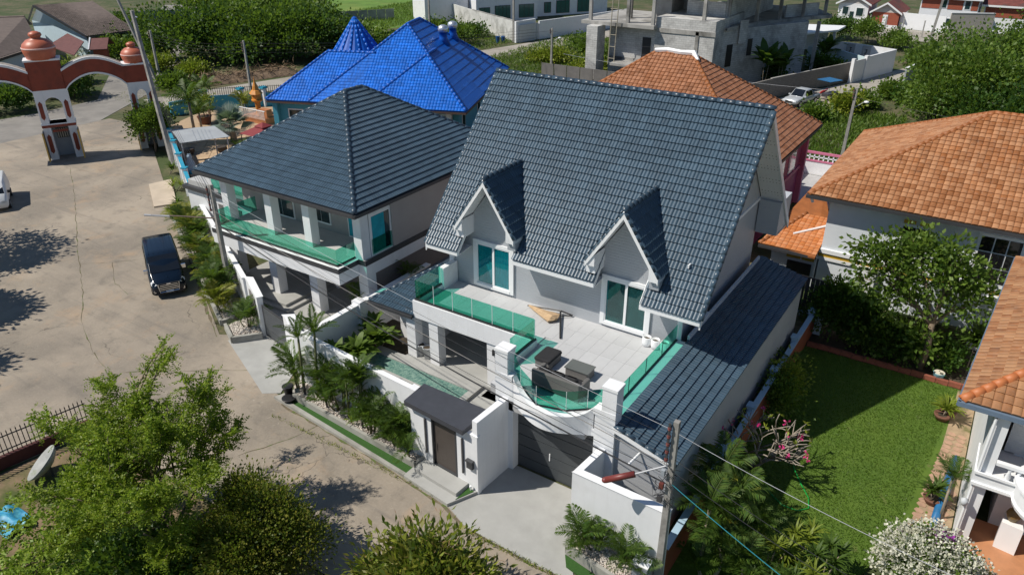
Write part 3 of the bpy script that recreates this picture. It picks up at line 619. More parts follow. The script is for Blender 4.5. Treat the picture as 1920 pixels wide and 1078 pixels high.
for k,(x,y) in enumerate(((-21.75,24.55),(-21.3,24.5))):
    c=thing('tall_planter',['tall pale planter beside the left porch column','tall pale planter beside the right porch column'][k],'planter',(x,y,.4),0,'tall planters on the porch'); part('pot_body',G().lathe([(.16,0),(.24,.62),(.26,.62),(.26,.66),(.21,.66),(.2,.6),(0,.6)],14,(x,y,.4)),M('pale_grey_pot',(.5,.52,.54),.6,.06),c,True); part('soil',G().lathe([(.2,.61),(0,.63)],12,(x,y,.4)),M('potting_soil',(.06,.045,.03)),c)
# right-hand white wall of the driveway and its planter
rw=thing('drive_wall','white rendered wall right of the driveway with a sunlit top','wall',(-8,18.8,0))
part('side_panel',G().prism([(-9.72,18.56),(-9.46,18.56),(-9.30,20.29),(-9.56,20.29)],0,2.9),white,rw); part('front_panel',G().prism([(-9.46,18.56),(-9.46,18.82),(-6.05,18.76),(-6.05,18.46)],GZ,2.9),white,rw); part('wall_cap',G().prism([(-9.74,18.54),(-6.03,18.44),(-6.03,18.78),(-9.44,18.84)],2.9,2.92),white2,rw)
pr=thing('drive_planter','grey concrete planter with pebbles and palms at the foot of the white drive wall','planter',(-7.8,18,0))
part('planter_wall',G().wall([(-9.62,18.5),(-9.3,17.62),(-6.6,17.2)],.42,.14),concK,pr); part('planter_bed',G().prism([(-9.58,18.5),(-9.22,17.7),(-6.6,17.28),(-6.3,18.45)],0,.3),MATS['gravel_bed'],pr); part('turf_strip',G().prism([(-9.3,17.5),(-6.7,17.05),(-6.75,16.6),(-9.0,17.05)],0,.08),turf,pr)
pebbles('pebble_field',pr,[(-9.5,18.4),(-9.2,17.74),(-6.7,17.32),(-6.4,18.4)],700,.31,peb)
# ================================================================ the hipped grey neighbour house
N2=thing('hip_roof_house','two-storey house with grey hipped roof and green glass balcony','house',(-32,30,0))
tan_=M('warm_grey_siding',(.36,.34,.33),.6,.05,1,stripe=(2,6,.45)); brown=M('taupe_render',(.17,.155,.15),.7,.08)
ze=6.9; Fx,Lx,Fy,By=-26.05,-38.8,25.06,39.2; xm=(Fx+Lx)/2; zr2=10.99; r1=(xm,31.44,zr2); r2=(xm,32.85,zr2)
cF=(Fx,Fy,ze);cL=(Lx,Fy,ze);cB=(Fx,By,ze);cD=(Lx,By,ze)
rg=G()
for p in ([cL,cF,r1],[cF,cB,r2,r1],[cB,cD,r2],[cD,cL,r1,r2]): rg.slab(p,(0,0,-.16))
roof2=part('roof',rg,tileGd,N2)
T=Tiles(tileG,.332,.345,2,.046,.055); T.plane([cL,cF,r1]); T.plane([cF,cB,r2,r1]); T.build(roof2,300)
caps(roof2,cF,r1,tileGd,.14,.42); caps(roof2,cL,r1,tileGd,.12,.42); caps(roof2,r1,r2,tileGd,.13,.42); caps(roof2,cB,r2,tileGd,.13,.42)
part('gutter',G().box(Lx-.05,Fx+.05,Fy-.14,Fy-.02,ze-.22,ze-.04).box(Fx+.02,Fx+.14,Fy-.14,By,ze-.22,ze-.04),dark,roof2)
part('soffit',G().box(Lx+.05,Fx-.02,Fy,By,ze-.26,ze-.17),white,roof2)
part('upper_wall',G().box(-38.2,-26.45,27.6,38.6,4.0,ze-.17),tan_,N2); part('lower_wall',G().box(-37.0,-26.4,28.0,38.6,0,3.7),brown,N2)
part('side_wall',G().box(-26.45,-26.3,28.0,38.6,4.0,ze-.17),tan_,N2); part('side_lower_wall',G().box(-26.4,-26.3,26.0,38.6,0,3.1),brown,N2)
part('balcony_slab',G().box(-36.9,-26.72,24.2,28.0,3.72,4.0).box(-26.72,-26.2,25.66,38.7,3.72,4.0),dark,N2)
part('balcony_floor',G().box(-36.8,-26.8,24.3,27.6,4.0,4.01).box(-26.8,-26.3,25.7,28.2,4.0,4.01),M('balcony_floor_tile',(.45,.45,.44),.7,.06,2),N2)
part('slab_edge_trim',G().box(-36.92,-26.70,24.18,24.30,4.0,4.03).box(-26.80,-26.70,24.3,25.66,4.0,4.03),white2,N2)
part('balcony_beam',G().box(-36.9,-26.74,24.22,27.5,3.07,3.718).box(-26.74,-26.22,25.7,38.65,3.07,3.718),white,N2)
for x in (-36.65,-32.9,-29.86): part('balcony_column',G().box(x-.55,x,25.44,25.99,4.01,ze-.25),white,N2)
part('corner_column',G().box(-26.95,-26.4,25.72,26.3,4.01,ze-.25),white,N2); part('ground_corner_column',G().box(-26.9,-26.25,25.75,26.4,0,3.07),white,N2)
for x in (-32.9,-29.6): part('ground_column',G().box(x-.5,x+.1,25.1,25.7,.1,3.07),white,N2)
part('rear_ground_column',G().box(-37.2,-36.6,25.4,26,.1,3.07),white,N2)
def panes2(pts,z0,z1,n,par):
    for a,b in zip(pts,pts[1:]):
        for k in range(n):
            p=[a[i]+(b[i]-a[i])*(k+.005)/n for i in (0,1)]; q=[a[i]+(b[i]-a[i])*(k+1-.005)/n for i in (0,1)]
            d=Vector((q[0]-p[0],q[1]-p[1])).normalized(); nn=Vector((-d.y,d.x))*.012
            part('glass_pane',G().slab([(p[0],p[1],z0),(q[0],q[1],z0),(q[0],q[1],z1),(p[0],p[1],z1)],(nn.x,nn.y,0)),glassT,par)
part('glass_channel',G().box(-36.6,-26.95,24.38,24.46,4.03,4.08).box(-27.03,-26.95,24.46,25.75,4.03,4.08).box(-36.8,-36.72,24.46,25.8,4.03,4.08),black,N2)
panes2([(-36.55,24.42),(-26.99,24.42)],4.05,4.95,8,N2); panes2([(-26.99,24.42),(-26.99,25.75)],4.05,4.95,1,N2); panes2([(-36.76,24.5),(-36.76,27.4)],4.05,4.95,2,N2); panes2([(-26.36,26.4),(-26.36,28.0)],4.05,4.95,1,N2)
def win(parent,xa,xb,za,zb,Y,curt=True):
    f=part('window',G().box(xa,xb,Y-.06,Y-.004,za,zb),white2,parent); n=2; w=(xb-xa-.2)/n
    for k in range(n):
        part('window_pane',G().box(xa+.08+k*(w+.04),xa+.08+k*(w+.04)+w,Y-.08,Y-.066,za+.1,zb-.1),M('window_reflective',(.012,.035,.04),.08,.2,1,spec=.8),f)
    if curt: part('window_curtain',G().box(xa+.1,xa+.1+w*.6,Y-.086,Y-.082,za+.12,zb-.12),M('teal_curtain_cloth',(.01,.33,.42)),f)
win(N2,-35.6,-33.55,4.08,6.2,27.6); win(N2,-32.0,-30.55,4.4,6.2,27.6,False); win(N2,-29.2,-27.6,4.05,6.2,27.6)
sw=part('side_door',G().box(-26.46,-26.4,26.5,27.9,4.05,6.2),M('window_reflective',(.012,.035,.04)),N2); part('side_door_frame',G().box(-26.48,-26.36,27.9,28.1,4.0,6.4).box(-26.48,-26.36,26.34,26.5,4.0,6.4).box(-26.47,-26.37,26.5,27.9,6.2,6.4).box(-26.47,-26.37,26.5,27.9,4.0,4.12),white2,sw)
part('side_door_curtain',G().box(-26.39,-26.385,26.52,27.5,4.13,6.18),M('teal_curtain_cloth',(.01,.33,.42)),sw)
part('porch_paving',G().prism([(-37.5,22.9),(-30.4,22.4),(-25.9,21.4),(-25.9,28),(-37.5,28)],-.05,.12),conc,N2)
for k,(xx,yy,zz) in enumerate(((-31.15,24.05,.28),(-31.5,24.35,.45))): part('porch_step',G().box(-36.9,xx,yy,28,.12 if k==0 else .28,zz),conc,N2)
part('porch_door',G().box(-28.9,-28.5,27.9,28.0,.12,2.4).box(-31.2,-30.9,27.9,28.0,.12,2.4),white2,N2)
part('pond_edge',G().box(-37.4,-36.0,23.2,24.0,.12,.3),white,N2)
# parasol and low wing left of the balcony
pa=thing('pale_pink_parasol','pale pink parasol beyond the balcony columns of the hip roof house','parasol',(-38.6,28.4,4.0))
part('pole',G().cyl((-38.6,28.4,4.0),(-38.6,28.4,6.3),.03,n=8),white2,pa); cg=G(); n=8
cg.v=[(-38.6,28.4,6.35)]+[(-38.6+1.5*math.cos(2*math.pi*i/n),28.4+1.5*math.sin(2*math.pi*i/n),5.75) for i in range(n)]; cg.f=[(0,i+1,(i+1)%n+1) for i in range(n)]
part('canopy',cg,M('pale_pink_canvas',(.72,.50,.42),.8,.05),pa); part('foot',G().lathe([(.3,0),(.3,.06),(.05,.1)],12,(-38.6,28.4,4.0)),dark,pa)
lw=thing('side_wing','low dark-roofed wing with white gable beside the street wall','building',(-43,32,0))
part('wall',G().box(-45.5,-38.9,28.6,36,0,3.4),white,lw); part('roof_band',G().box(-45.7,-38.8,28.4,36.2,3.4,3.65),dark,lw); part('roof_terrace',G().box(-45.4,-38.9,28.7,36,3.65,4.0),M('balcony_floor_tile',(.45,.45,.44)),lw); part('dark_door',G().box(-42.3,-40.0,28.56,28.6,0,2.9),brown,lw)
panes2([(-38.9,28.5),(-42.5,28.5)],4.0,4.9,3,lw)
# ================================================================ walls along the street
def street_wall(name,label,a,b,h,cols,mat,capm,z0=0):
    o=thing(name,label,'wall',((a[0]+b[0])/2,(a[1]+b[1])/2,0)); part('wall_panel',G().wall([a,b],h,.18,z0),mat,o); part('wall_cap',G().wall([a,b],.07,.28,z0+h),capm,o)
    for k in range(cols):
        t=(k+.5)/cols; x=a[0]+(b[0]-a[0])*t; y=a[1]+(b[1]-a[1])*t; c=part('wall_post',G().obox((x,y,(h+.25)/2),(.34,.34,h+.25),.5),mat,o); part('post_cap',G().obox((x,y,h+.30),(.46,.46,.1),.5),capm,c)
    return o
aqua=M('aqua_paint',(.03,.30,.45),.5,.1); street_wall('garden_wall','white street wall with aqua caps below the overhead wires','wall',(-72.6,44.2)[0:0]) if False else None
W1=street_wall('garden_wall','white street wall with bright aqua caps on its posts',(-72.4,44.3),(-47.0,30.0),2.0,7,white,aqua)
W2=street_wall('house_street_wall','plain white street wall behind the row of dense green palms',(-47.0,30.0),(-32.9,22.95),2.3,0,white,white2)
gp=thing('gate_pillar','tall white gate pillar with an arched niche beside the grey gate','pillar',(-31.6,22.3,0)); part('pillar_body',G().prism([(-33.0,23.0),(-32.6,22.9),(-30.45,21.75),(-30.3,22.0),(-32.5,23.2)],0,2.35),white,gp); part('niche',G().prism([(-32.2,22.66),(-31.0,22.02),(-31.02,21.98),(-32.22,22.62)],.5,2.0),brown,gp); part('pillar_cap',G().prism([(-33.05,23.0),(-32.6,22.86),(-30.42,21.7),(-30.25,22.03),(-32.5,23.25)],2.35,2.39),white2,gp)
sg=thing('sliding_gate','grey metal driveway gate with narrow upright bars','gate',(-29.2,21.8,0)); a=(-30.3,21.9);b=(-28.0,21.4)
part('frame',G().wall([a,b],.08,.06,.1).wall([a,b],.08,.06,1.85).wall([a,(a[0]+.05,a[1]-.01)],1.75,.06,.12).wall([(b[0]-.05,b[1]+.01),b],1.75,.06,.12),dark,sg)
bm=mesh('bar',G().box(-.018,.018,-.012,.012,0,1.67),M('grey_gate_metal',(.17,.18,.19),.5,.1))
for k in range(22):
    o=link('bar',bm,sg); t=(k+.5)/22; o.location=(a[0]+(b[0]-a[0])*t+29.2,a[1]+(b[1]-a[1])*t-21.8,.18); o.rotation_euler=(0,0,-.21)
g2=thing('white_gate_post','short white gate post at the pool wall corner','pillar',(-27.6,21.4,0)); part('post_body',G().prism([(-27.95,21.3),(-27.6,21.2),(-25.5,19.95),(-25.2,20.2),(-27.5,21.65)],0,2.3),white,g2); part('post_cap',G().prism([(-28,21.28),(-27.6,21.16),(-25.5,19.9),(-25.15,20.2),(-27.5,21.7)],2.3,2.34),white2,g2)
pw=thing('party_wall','white dividing wall between the two grey-roofed houses','wall',(-25.6,25,0)); part('wall_panel',G().box(-25.72,-25.5,20.1,30,0,2.3),white,pw); part('wall_cap',G().box(-25.78,-25.44,20.1,30,2.3,2.36),white2,pw); part('wall_post',G().box(-25.9,-25.32,24.1,24.6,0,2.5),white,pw)
# small tiled roof beside the porch
sr=thing('porch_annex','small slate-tiled corner roof left of the pool porch','building',(-23.3,26,0)); ra=part('roof',G().slab([(-24.65,24.15,2.85),(-21.75,24.15,2.85),(-21.75,27.6,4.0),(-22.6,27.6,4.0)],(0,0,-.12)),tileGd,sr)
T=Tiles(tileG,.332,.345,2,.046,.055); T.plane([(-24.65,24.15,2.85),(-21.75,24.15,2.85),(-21.75,27.6,4.0),(-22.6,27.6,4.0)]); T.build(ra,60); caps(ra,(-24.65,24.15,2.87),(-22.6,27.6,4.02),tileGd,.11,.4)
part('gutter',G().box(-24.7,-21.8,24.02,24.14,2.70,2.84),dark,ra); part('wall',G().box(-23.9,-21.9,25.5,27.6,0,2.8),white,sr); part('back_wing',G().slab([(-24.65,24.15,2.83),(-22.6,27.6,3.98),(-22.6,31,3.98),(-24.65,31,2.83)],(0,0,-.1)),tileGd,ra)
# planters at the foot of the street wall
sp=thing('wall_planter','grey kerbed planter with white pebbles along the street wall','planter',(-40,25.5,0))
part('kerb',G().wall([(-49,29.2),(-33.3,21.3)],.34,.16).wall([(-33.3,21.3),(-33.0,21.9)],.34,.16),concK,sp); part('planter_bed',G().prism([(-49,29.3),(-33.35,21.4),(-33,22.6),(-47.2,29.85)],0,.24),MATS['gravel_bed'],sp); pebbles('pebble_field',sp,[(-40,24.8),(-33.4,21.5),(-33,22.5),(-39.5,25.4)],900,.25,peb)
ep2=thing('corner_planter','grey corner planter of white pebbles by the tall gate pillar','planter',(-31.6,21.4,0))
part('kerb',G().wall([(-32.75,21.15),(-31.25,20.42),(-30.28,21.6)],.38,.16),concK,ep2); part('planter_bed',G().prism([(-32.7,21.2),(-31.25,20.5),(-30.35,21.6),(-30.5,21.75),(-32.6,22.8)],0,.26),MATS['gravel_bed'],ep2); pebbles('pebble_field',ep2,[(-32.6,21.3),(-31.3,20.6),(-30.5,21.5),(-30.6,21.7),(-32.4,22.6)],800,.27,peb,.03,.06)
struct('loose_slab',G().prism([(-57.3,32.7),(-52.4,29.9),(-51.6,31.3),(-56.9,34.5)],0,.12),M('bare_slab',(.48,.40,.31),.9,.1,1))
# ================================================================ blue villa
BV=thing('blue_roof_villa','single-storey aqua villa with glossy bright blue tiled roof and cone turret','house',(-52,60,0))
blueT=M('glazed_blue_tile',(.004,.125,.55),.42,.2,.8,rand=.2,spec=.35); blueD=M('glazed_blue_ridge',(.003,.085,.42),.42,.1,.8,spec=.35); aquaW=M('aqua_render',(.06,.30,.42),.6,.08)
th=R(22); bu_=Vector((math.cos(th),math.sin(th),0)); bv_=Vector((-math.sin(th),math.cos(th),0)); BF=Vector((-41.86,55.47,0))
def bp(u,v,z): return tuple(BF+bu_*u+bv_*v+Vector((0,0,z)))
z0=3.6; s8=.8
A=dict(F=bp(0,0,z0),R=bp(0,19.4,z0),L=bp(-15.5,0,z0),B=bp(-15.5,19.4,z0),P=bp(-7.75,7.75,9.8),Q=bp(-7.75,11.65,9.8))
Bq=dict(L=bp(-19.9,0,z0),F=bp(-12,0,z0),M1=bp(-15.1,4.8,7.44),M2=bp(-10.2,4.8,7.44),LB=bp(-19.9,9.6,z0),FB=bp(-12,9.6,z0))
C=dict(F=bp(.2,-.5,z0-.05),L=bp(-9.9,-.5,z0-.05),P=bp(-4.85,4.55,7.55),Q=bp(-4.85,7.5,7.55),R=bp(.2,7,z0-.05))
g=G()
for p in ([A['L'],A['F'],A['P']],[A['F'],A['R'],A['Q'],A['P']],[A['R'],A['B'],A['Q']],[A['B'],A['L'],A['P'],A['Q']],[Bq['L'],Bq['F'],Bq['M2'],Bq['M1']],[Bq['FB'],Bq['LB'],Bq['M1'],Bq['M2']],[Bq['LB'],Bq['L'],Bq['M1']],[C['L'],C['F'],C['P']],[C['F'],C['R'],C['Q'],C['P']]): g.slab(p,(0,0,-.14))
broof=part('roof',g,blueD,BV)
T=Tiles(blueT,.30,.36,1,.035,.035); T.plane([A['L'],A['F'],A['P']]); T.plane([Bq['L'],bp(-11.0,0,z0),Bq['M2'],Bq['M1']]); T.plane([C['L'],C['F'],C['P']]); T.build(broof,300)
Tb=Tiles(M('glazed_blue_tile_shaded',(.003,.085,.42),.35,.15,.8,rand=.1),.30,.80,1,.012,.05); Tb.plane([A['F'],A['R'],A['Q'],A['P']]); Tb.build(broof,0)  # right roof face: darker copy of the blue tile, its shade put into the colour
for a,b in ((A['F'],A['P']),(A['L'],A['P']),(A['P'],A['Q']),(A['R'],A['Q']),(Bq['L'],Bq['M1']),(Bq['M1'],Bq['M2']),(C['F'],C['P']),(C['L'],C['P']),(C['P'],C['Q'])): caps(broof,a,b,blueD,.16,.5)
# turret cone of the villa
g=G(); n=14; cc=Vector(bp(-13.2,7.5,0)); cg=part('turret_roof',G().lathe([(2.9,6.4),(1.5,8.35),(.22,10.2),(0,10.3)],n,tuple(cc)),blueD,BV)
for k in range(n):
    a=2*math.pi*(k+.5)/n; caps(cg,cc+Vector((2.85*math.cos(a),2.85*math.sin(a),6.45)),cc+Vector((.25*math.cos(a),.25*math.sin(a),10.1)),blueT,.12,.5,'turret_ridge_tile',.0)
part('turret_cap',G().lathe([(.28,10.0),(.32,10.15),(.25,10.3),(0,10.45)],10,tuple(cc)),blueD,cg)
for k,(u,v) in enumerate(((-5.1,11.0),(-5.0,14.3))):
    c=Vector(bp(u,v,0)); z=z0+s8*(-u)-.3; vt=part('roof_ventilator',G().lathe([(.75,0),(.42,.7),(.38,1.3),(.40,1.3)],14,(c.x,c.y,z)),blueD,BV,True); part('vent_head',G().lathe([(.40,1.25),(.52,1.35),(.55,1.6),(.46,1.85),(.2,1.97),(0,2.0)],14,(c.x,c.y,z)),M('bright_aluminium',(.7,.72,.75),.35,.1,8,metal=.8),vt,True)
part('wall',G().prism([bp(-19.2,.9,0)[:2],bp(-.9,.9,0)[:2],bp(-.9,18.5,0)[:2],bp(-15,18.5,0)[:2],bp(-19.2,9,0)[:2]],0,3.55),aquaW,BV)
part('fascia',G().slab([bp(-19.9,-.04,3.3),bp(-9.9,-.04,3.3),bp(-9.9,-.04,3.5),bp(-19.9,-.04,3.5)],tuple(bv_*.05)).slab([bp(.24,-.5,3.28),bp(.24,19.4,3.28),bp(.24,19.4,3.46),bp(.24,-.5,3.46)],tuple(bu_*-.05)).slab([bp(-9.9,-.55,3.25),bp(.2,-.55,3.25),bp(.2,-.55,3.45),bp(-9.9,-.55,3.45)],tuple(bv_*.05)),M('brown_fascia',(.09,.06,.05),.6,.1),BV)
def bwin(u0,u1,v,za,zb,face):
    p=(lambda u,z,d:bp(u,v-d,z)) if face=='f' else (lambda u,z,d:bp(v+d,u,z))
    w=part('window',G().slab([p(u0,za,.03),p(u1,za,.03),p(u1,zb,.03),p(u0,zb,.03)],tuple((bv_ if face=='f' else -bu_)*.05)),white2,BV); part('window_pane',G().slab([p(u0+.12,za+.12,.05),p(u1-.12,za+.12,.05),p(u1-.12,zb-.12,.05),p(u0+.12,zb-.12,.05)],tuple((bv_ if face=='f' else -bu_)*.02)),M('window_reflective',(.012,.035,.04)),w)
bwin(-18.2,-16.6,.9,.3,2.6,'f'); bwin(-14.2,-12.6,.9,.9,2.6,'f'); bwin(-3.2,-1.6,.9,.8,2.8,'f'); bwin(2.0,3.2,-.9,.8,2.6,'s'); bwin(8,9.2,-.9,.8,2.6,'s'); bwin(12,13.2,-.9,.8,2.6,'s')
part('porch_post',G().prism([bp(-19.5,.3,0)[:2],bp(-19.0,.3,0)[:2],bp(-19.0,.8,0)[:2],bp(-19.5,.8,0)[:2]],0,3.4),aquaW,BV); part('porch_post',G().prism([bp(-2.0,.3,0)[:2],bp(-1.5,.3,0)[:2],bp(-1.5,.8,0)[:2],bp(-2.0,.8,0)[:2]],0,3.4),white,BV)
# ================================================================ orange tiled houses
orT=M('mottled_orange_tile',(.27,.098,.028),.6,.25,1.2,rand=.6,rc=(.52,.28,.145),streak=.3); orD=M('orange_ridge',(.29,.10,.028),.6,.2,2); orB=M('brown_orange_tile',(.245,.092,.034),.55,.2,1.0,rand=.6,rc=(.44,.21,.115),streak=.25)
def hip(thing_,x0,x1,y0,y1,ze,s,tmat,capm,planes,nind,along='x',tw=.30,tl=.34,gut=dark):
    hw=(y1-y0)/2 if along=='x' else (x1-x0)/2; zp=ze+s*hw
    if along=='x': p1=(x0+hw,(y0+y1)/2,zp);p2=(x1-hw,(y0+y1)/2,zp)
    else: p1=((x0+x1)/2,y0+hw,zp);p2=((x0+x1)/2,y1-hw,zp)
    a,b,c,d=(x0,y0,ze),(x1,y0,ze),(x1,y1,ze),(x0,y1,ze)
    pl=dict(f=[a,b,p2,p1],r=[b,c,p2],b=[c,d,p1,p2],l=[d,a,p1]) if along=='x' else dict(f=[a,b,p1],r=[b,c,p2,p1],b=[c,d,p2],l=[d,a,p1,p2])
    g=G()
    for k in pl: g.slab(pl[k],(0,0,-.14))
    rf=part('roof',g,tmat,thing_); T=Tiles(tmat,tw,tl,1,.055,.04)
    for k in planes: T.plane(pl[k])
    T.build(rf,nind)
    e=[(a,p1),(b,p2 if along=='x' else p1),(c,p2),(d,p1 if along=='x' else p2),(p1,p2)]
    for q,w_ in e: caps(rf,q,w_,capm,.14,.40)
    part('gutter',G().box(x0-.12,x1+.12,y0-.13,y0-.01,ze-.2,ze-.02).box(x1+.01,x1+.13,y0,y1,ze-.2,ze-.02).box(x0-.13,x0-.01,y0,y1,ze-.2,ze-.02),gut,rf); part('soffit',G().box(x0,x1,y0,y1,ze-.24,ze-.15),white,rf)
    return rf
OH=thing('orange_roof_house','big white house with mottled orange hip roof behind the lawn','house',(-1,48,GZ))
ohw=M('pale_blue_white_render',(.66,.70,.74),.6,.04,1); yel=M('mustard_paint',(.48,.30,.03),.6,.12)
ohr=hip(OH,-8.3,14,42.9,58.1,6.1,.53,orT,orD,'fl',300)
part('wall',G().box(-7.2,13,43.6,57,GZ,5.9),ohw,OH); part('gutter_pipe',G().cyl((-8.2,43.1,5.9),(-8.05,43.1,5.6),.08,n=8),white2,OH)
part('storey_band',G().box(-7.3,13,43.46,43.6,2.55,2.8).box(-7.3,13,43.5,43.6,2.12,2.3),white2,OH); part('mustard_band',G().box(-7.25,13,43.53,43.6,2.3,2.55),yel,OH); part('mustard_plinth',G().box(-7.25,13,43.5,43.6,GZ,-.55),yel,OH)
for k,(xa,xb,za,zb) in enumerate(((-3.3,-1.95,3.5,5.15),(5.5,6.3,2.9,5.4),(.4,2.3,2.95,5.45))):
    if k==1: continue
    w=part('window',G().box(xa-.12,xb+.12,43.5,43.6,za-.12,zb+.12),white2,OH); nx,nz=(2,1) if k==0 else (3,3); dx=(xb-xa)/nx; dz=(zb-za)/nz
    for i in range(nx):
        for j in range(nz): part('window_pane',G().box(xa+i*dx+.03,xa+(i+1)*dx-.03,43.47,43.5,za+j*dz+.03,za+(j+1)*dz-.03),M('black_window_glass',(.01,.01,.012),.08,.1,1),w)
    if k==0: part('lintel',G().box(xa,xa+.6,43.48,43.5,zb+.16,zb+.36).box(xa+.8,xb+.1,43.48,43.5,zb+.16,zb+.36),yel,w)
part('wall_column',G().box(-4.7,-4.0,43.2,43.6,GZ,2.2),white,OH); part('wall_column',G().box(1.2,1.9,43.2,43.6,GZ,2.2),white,OH)
lo=thing('orange_lean_roof','low bright-orange tiled annex roof with a white downpipe lying on it','building',(-9,46,0))
lrf=part('roof',G().slab([(-10.5,42.9,2.6),(-7.25,42.5,2.6),(-7.2,45.6,3.2),(-8.8,50,4.4),(-9.4,50,4.4)],(0,0,-.12)),orD,lo)
orL=M('bright_orange_tile',(.50,.17,.045),.5,.2,2,rand=.5,rc=(.68,.36,.20)); T=Tiles(orL,.30,.34,1,.038,.035); T.plane([(-10.5,42.7,2.6),(-7.25,42.7,2.6),(-7.25,46.5,3.5),(-9.0,46.5,3.5)]); T.build(lrf,80)
T=Tiles(orL,.30,.34,1,.038,.035); T.plane([(-9.9,58,2.7),(-10.5,42.7,2.6),(-9.0,46.5,3.5),(-8.3,58,3.7)]); T.build(lrf,0); caps(lrf,(-10.5,42.7,2.63),(-8.95,46.6,3.55),orD,.13,.4)
part('wall',G().box(-9.9,-7.3,43.4,50,GZ,2.5),ohw,lo); part('gutter',G().box(-10.55,-7.2,42.55,42.68,2.42,2.58),dark,lrf); part('downpipe',G().cyl((-9.0,44.2,3.05),(-7.4,45.6,3.45),.07,n=8),white2,lo)
part('window',G().box(-8.9,-7.5,43.33,43.4,.1,1.7),black,lo); part('lintel',G().box(-9.0,-8.2,43.34,43.4,1.9,2.1).box(-8.1,-7.4,43.34,43.4,1.9,2.1),yel,lo)
OB=thing('pink_house','crimson and pink house with brown-orange hip roof behind the grey gable','house',(-20,51,0)); hip(OB,-29.4,-11.5,43.8,59,6.0,.70,orB,orD,'fr',300,'x',.30,.34)
part('wall',G().box(-28.5,-12.3,44.8,58.2,0,5.8),M('crimson_paint',(.34,.05,.13),.6,.1),OB)
for k in range(4): part('window',G().box(-12.3,-12.24,45.5+k*3,47.2+k*3,3.2,5.0),white2,OB); part('window_pane',G().box(-12.24,-12.22,45.65+k*3,47.05+k*3,3.35,4.85),M('window_reflective',(.012,.035,.04)),OB)
part('pink_column',G().box(-12.35,-11.95,57.9,58.3,0,5.8),M('pink_paint',(.55,.16,.26),.6,.06),OB); part('floor_band',G().box(-12.35,-12.2,44.8,58.2,2.8,3.05),M('pink_paint',(.55,.16,.26)),OB)
part('mortar_patch',G().tube([(-21.9,51.3,11.45),(-21,51.45,11.5),(-20,51.35,11.47),(-19.1,51.45,11.46),(-18.6,51.0,11.1)],[.14,.2,.16,.24,.12],6),white2,OB)
RF=thing('balcony_house','white house with balcony and brick-orange roof at the lower right','house',(4,32,GZ))
rT=M('brick_orange_tile',(.25,.10,.036),.6,.3,2.0,rand=.6,rc=(.46,.26,.13),streak=.3)
a_,b_,d_=(1.15,27.1,5.2),(12,27.1,5.2),(2.1,42,5.2); p1=(6.2,32.2,5.2+.5*5.1); p2=(7.0,37,5.2+.5*5.1)
rfr=part('roof',G().slab([a_,b_,(7,32.2,7.75),p1],(0,0,-.14)).slab([d_,a_,p1,p2],(0,0,-.14)),rT,RF); T=Tiles(rT,.30,.36,1,.04,.04); T.plane([a_,b_,(7,32.2,7.75),p1]); T.plane([d_,a_,p1,p2]); T.build(rfr,300); caps(rfr,a_,p1,M('terracotta_ridge',(.46,.15,.05),.55,.15,2),.16,.42)
part('gutter',G().box(1.05,12,26.95,27.08,5.0,5.18).prism([(1.02,27.0),(1.14,27.0),(2.1,42),(1.98,42)],5.0,5.18),M('blue_grey_gutter',(.13,.18,.25),.5,.1),rfr)
rw_=M('pale_white_render',(.74,.75,.76),.6,.05,1); part('wall',G().box(3.35,12,28.9,41,GZ,5.05).box(2.25,2.75,27.2,41,GZ,5.05),rw_,RF); part('balcony_slab',G().box(2.2,12,27.0,29,2.0,2.5),rw_,RF)
part('balcony_bow',G().lathe([(1.5,1.95),(1.55,2.1),(1.5,2.2),(1.5,2.75),(1.62,2.8),(1.62,2.9),(0,2.9)],28,(5.0,27.0,0)),white,RF)
part('parapet_band',G().box(2.2,3.6,26.93,27.0,2.0,2.12).box(2.2,3.6,26.93,27.0,2.5,2.6),white2,RF)
bal=mesh('baluster',G().lathe([(.06,0),(.06,.05),(.1,.2),(.05,.42),(.07,.5),(.07,.6)],8),white2,True)
for k in range(4): o=link('baluster',bal,RF); o.location=(3.2+k*.28-4,27.05-32,2.5-GZ)
part('balustrade_rail',G().box(2.75,4.2,26.95,27.15,3.1,3.22),white2,RF)
part('balcony_window',G().box(3.0,4.8,28.85,28.9,2.6,4.6),M('white_louvre',(.6,.6,.6),.6,.1,1,stripe=(2,10,.6)),RF); part('porch_floor',G().box(2.3,12,22,28.9,GZ,GZ+.12),M('terracotta_paving',(.46,.21,.10),.6,.15,2),RF)
part('front_door',G().box(5.0,6.6,28.84,28.9,GZ+.1,1.6),M('maroon_door',(.10,.02,.02),.5,.1),RF); part('door_frame',G().box(4.85,5.0,28.8,28.9,GZ+.1,1.8).box(6.6,6.75,28.8,28.9,GZ+.1,1.8),white2,RF)
part('plinth',G().prism([(3.6,27.6),(4.3,27.5),(4.2,28.3),(3.65,28.3)],GZ+.1,.35),white2,RF); part('bronze_bust',G().lathe([(.14,0),(.2,.15),(.26,.3),(.2,.45),(.1,.5),(.14,.65),(.1,.8),(0,.85)],10,(3.9,27.9,.35)),M('old_bronze',(.20,.13,.04),.5,.2),RF,True)
part('wall_lamp',G().lathe([(.04,0),(.13,.12),(.13,.28),(0,.36)],10,(2.22,26.9,1.0)),M('pale_grey_pot',(.5,.52,.54)),RF,True); part('drain_pipe',G().cyl((2.3,27.05,GZ),(2.3,27.05,4.9),.05,n=8),white2,RF)

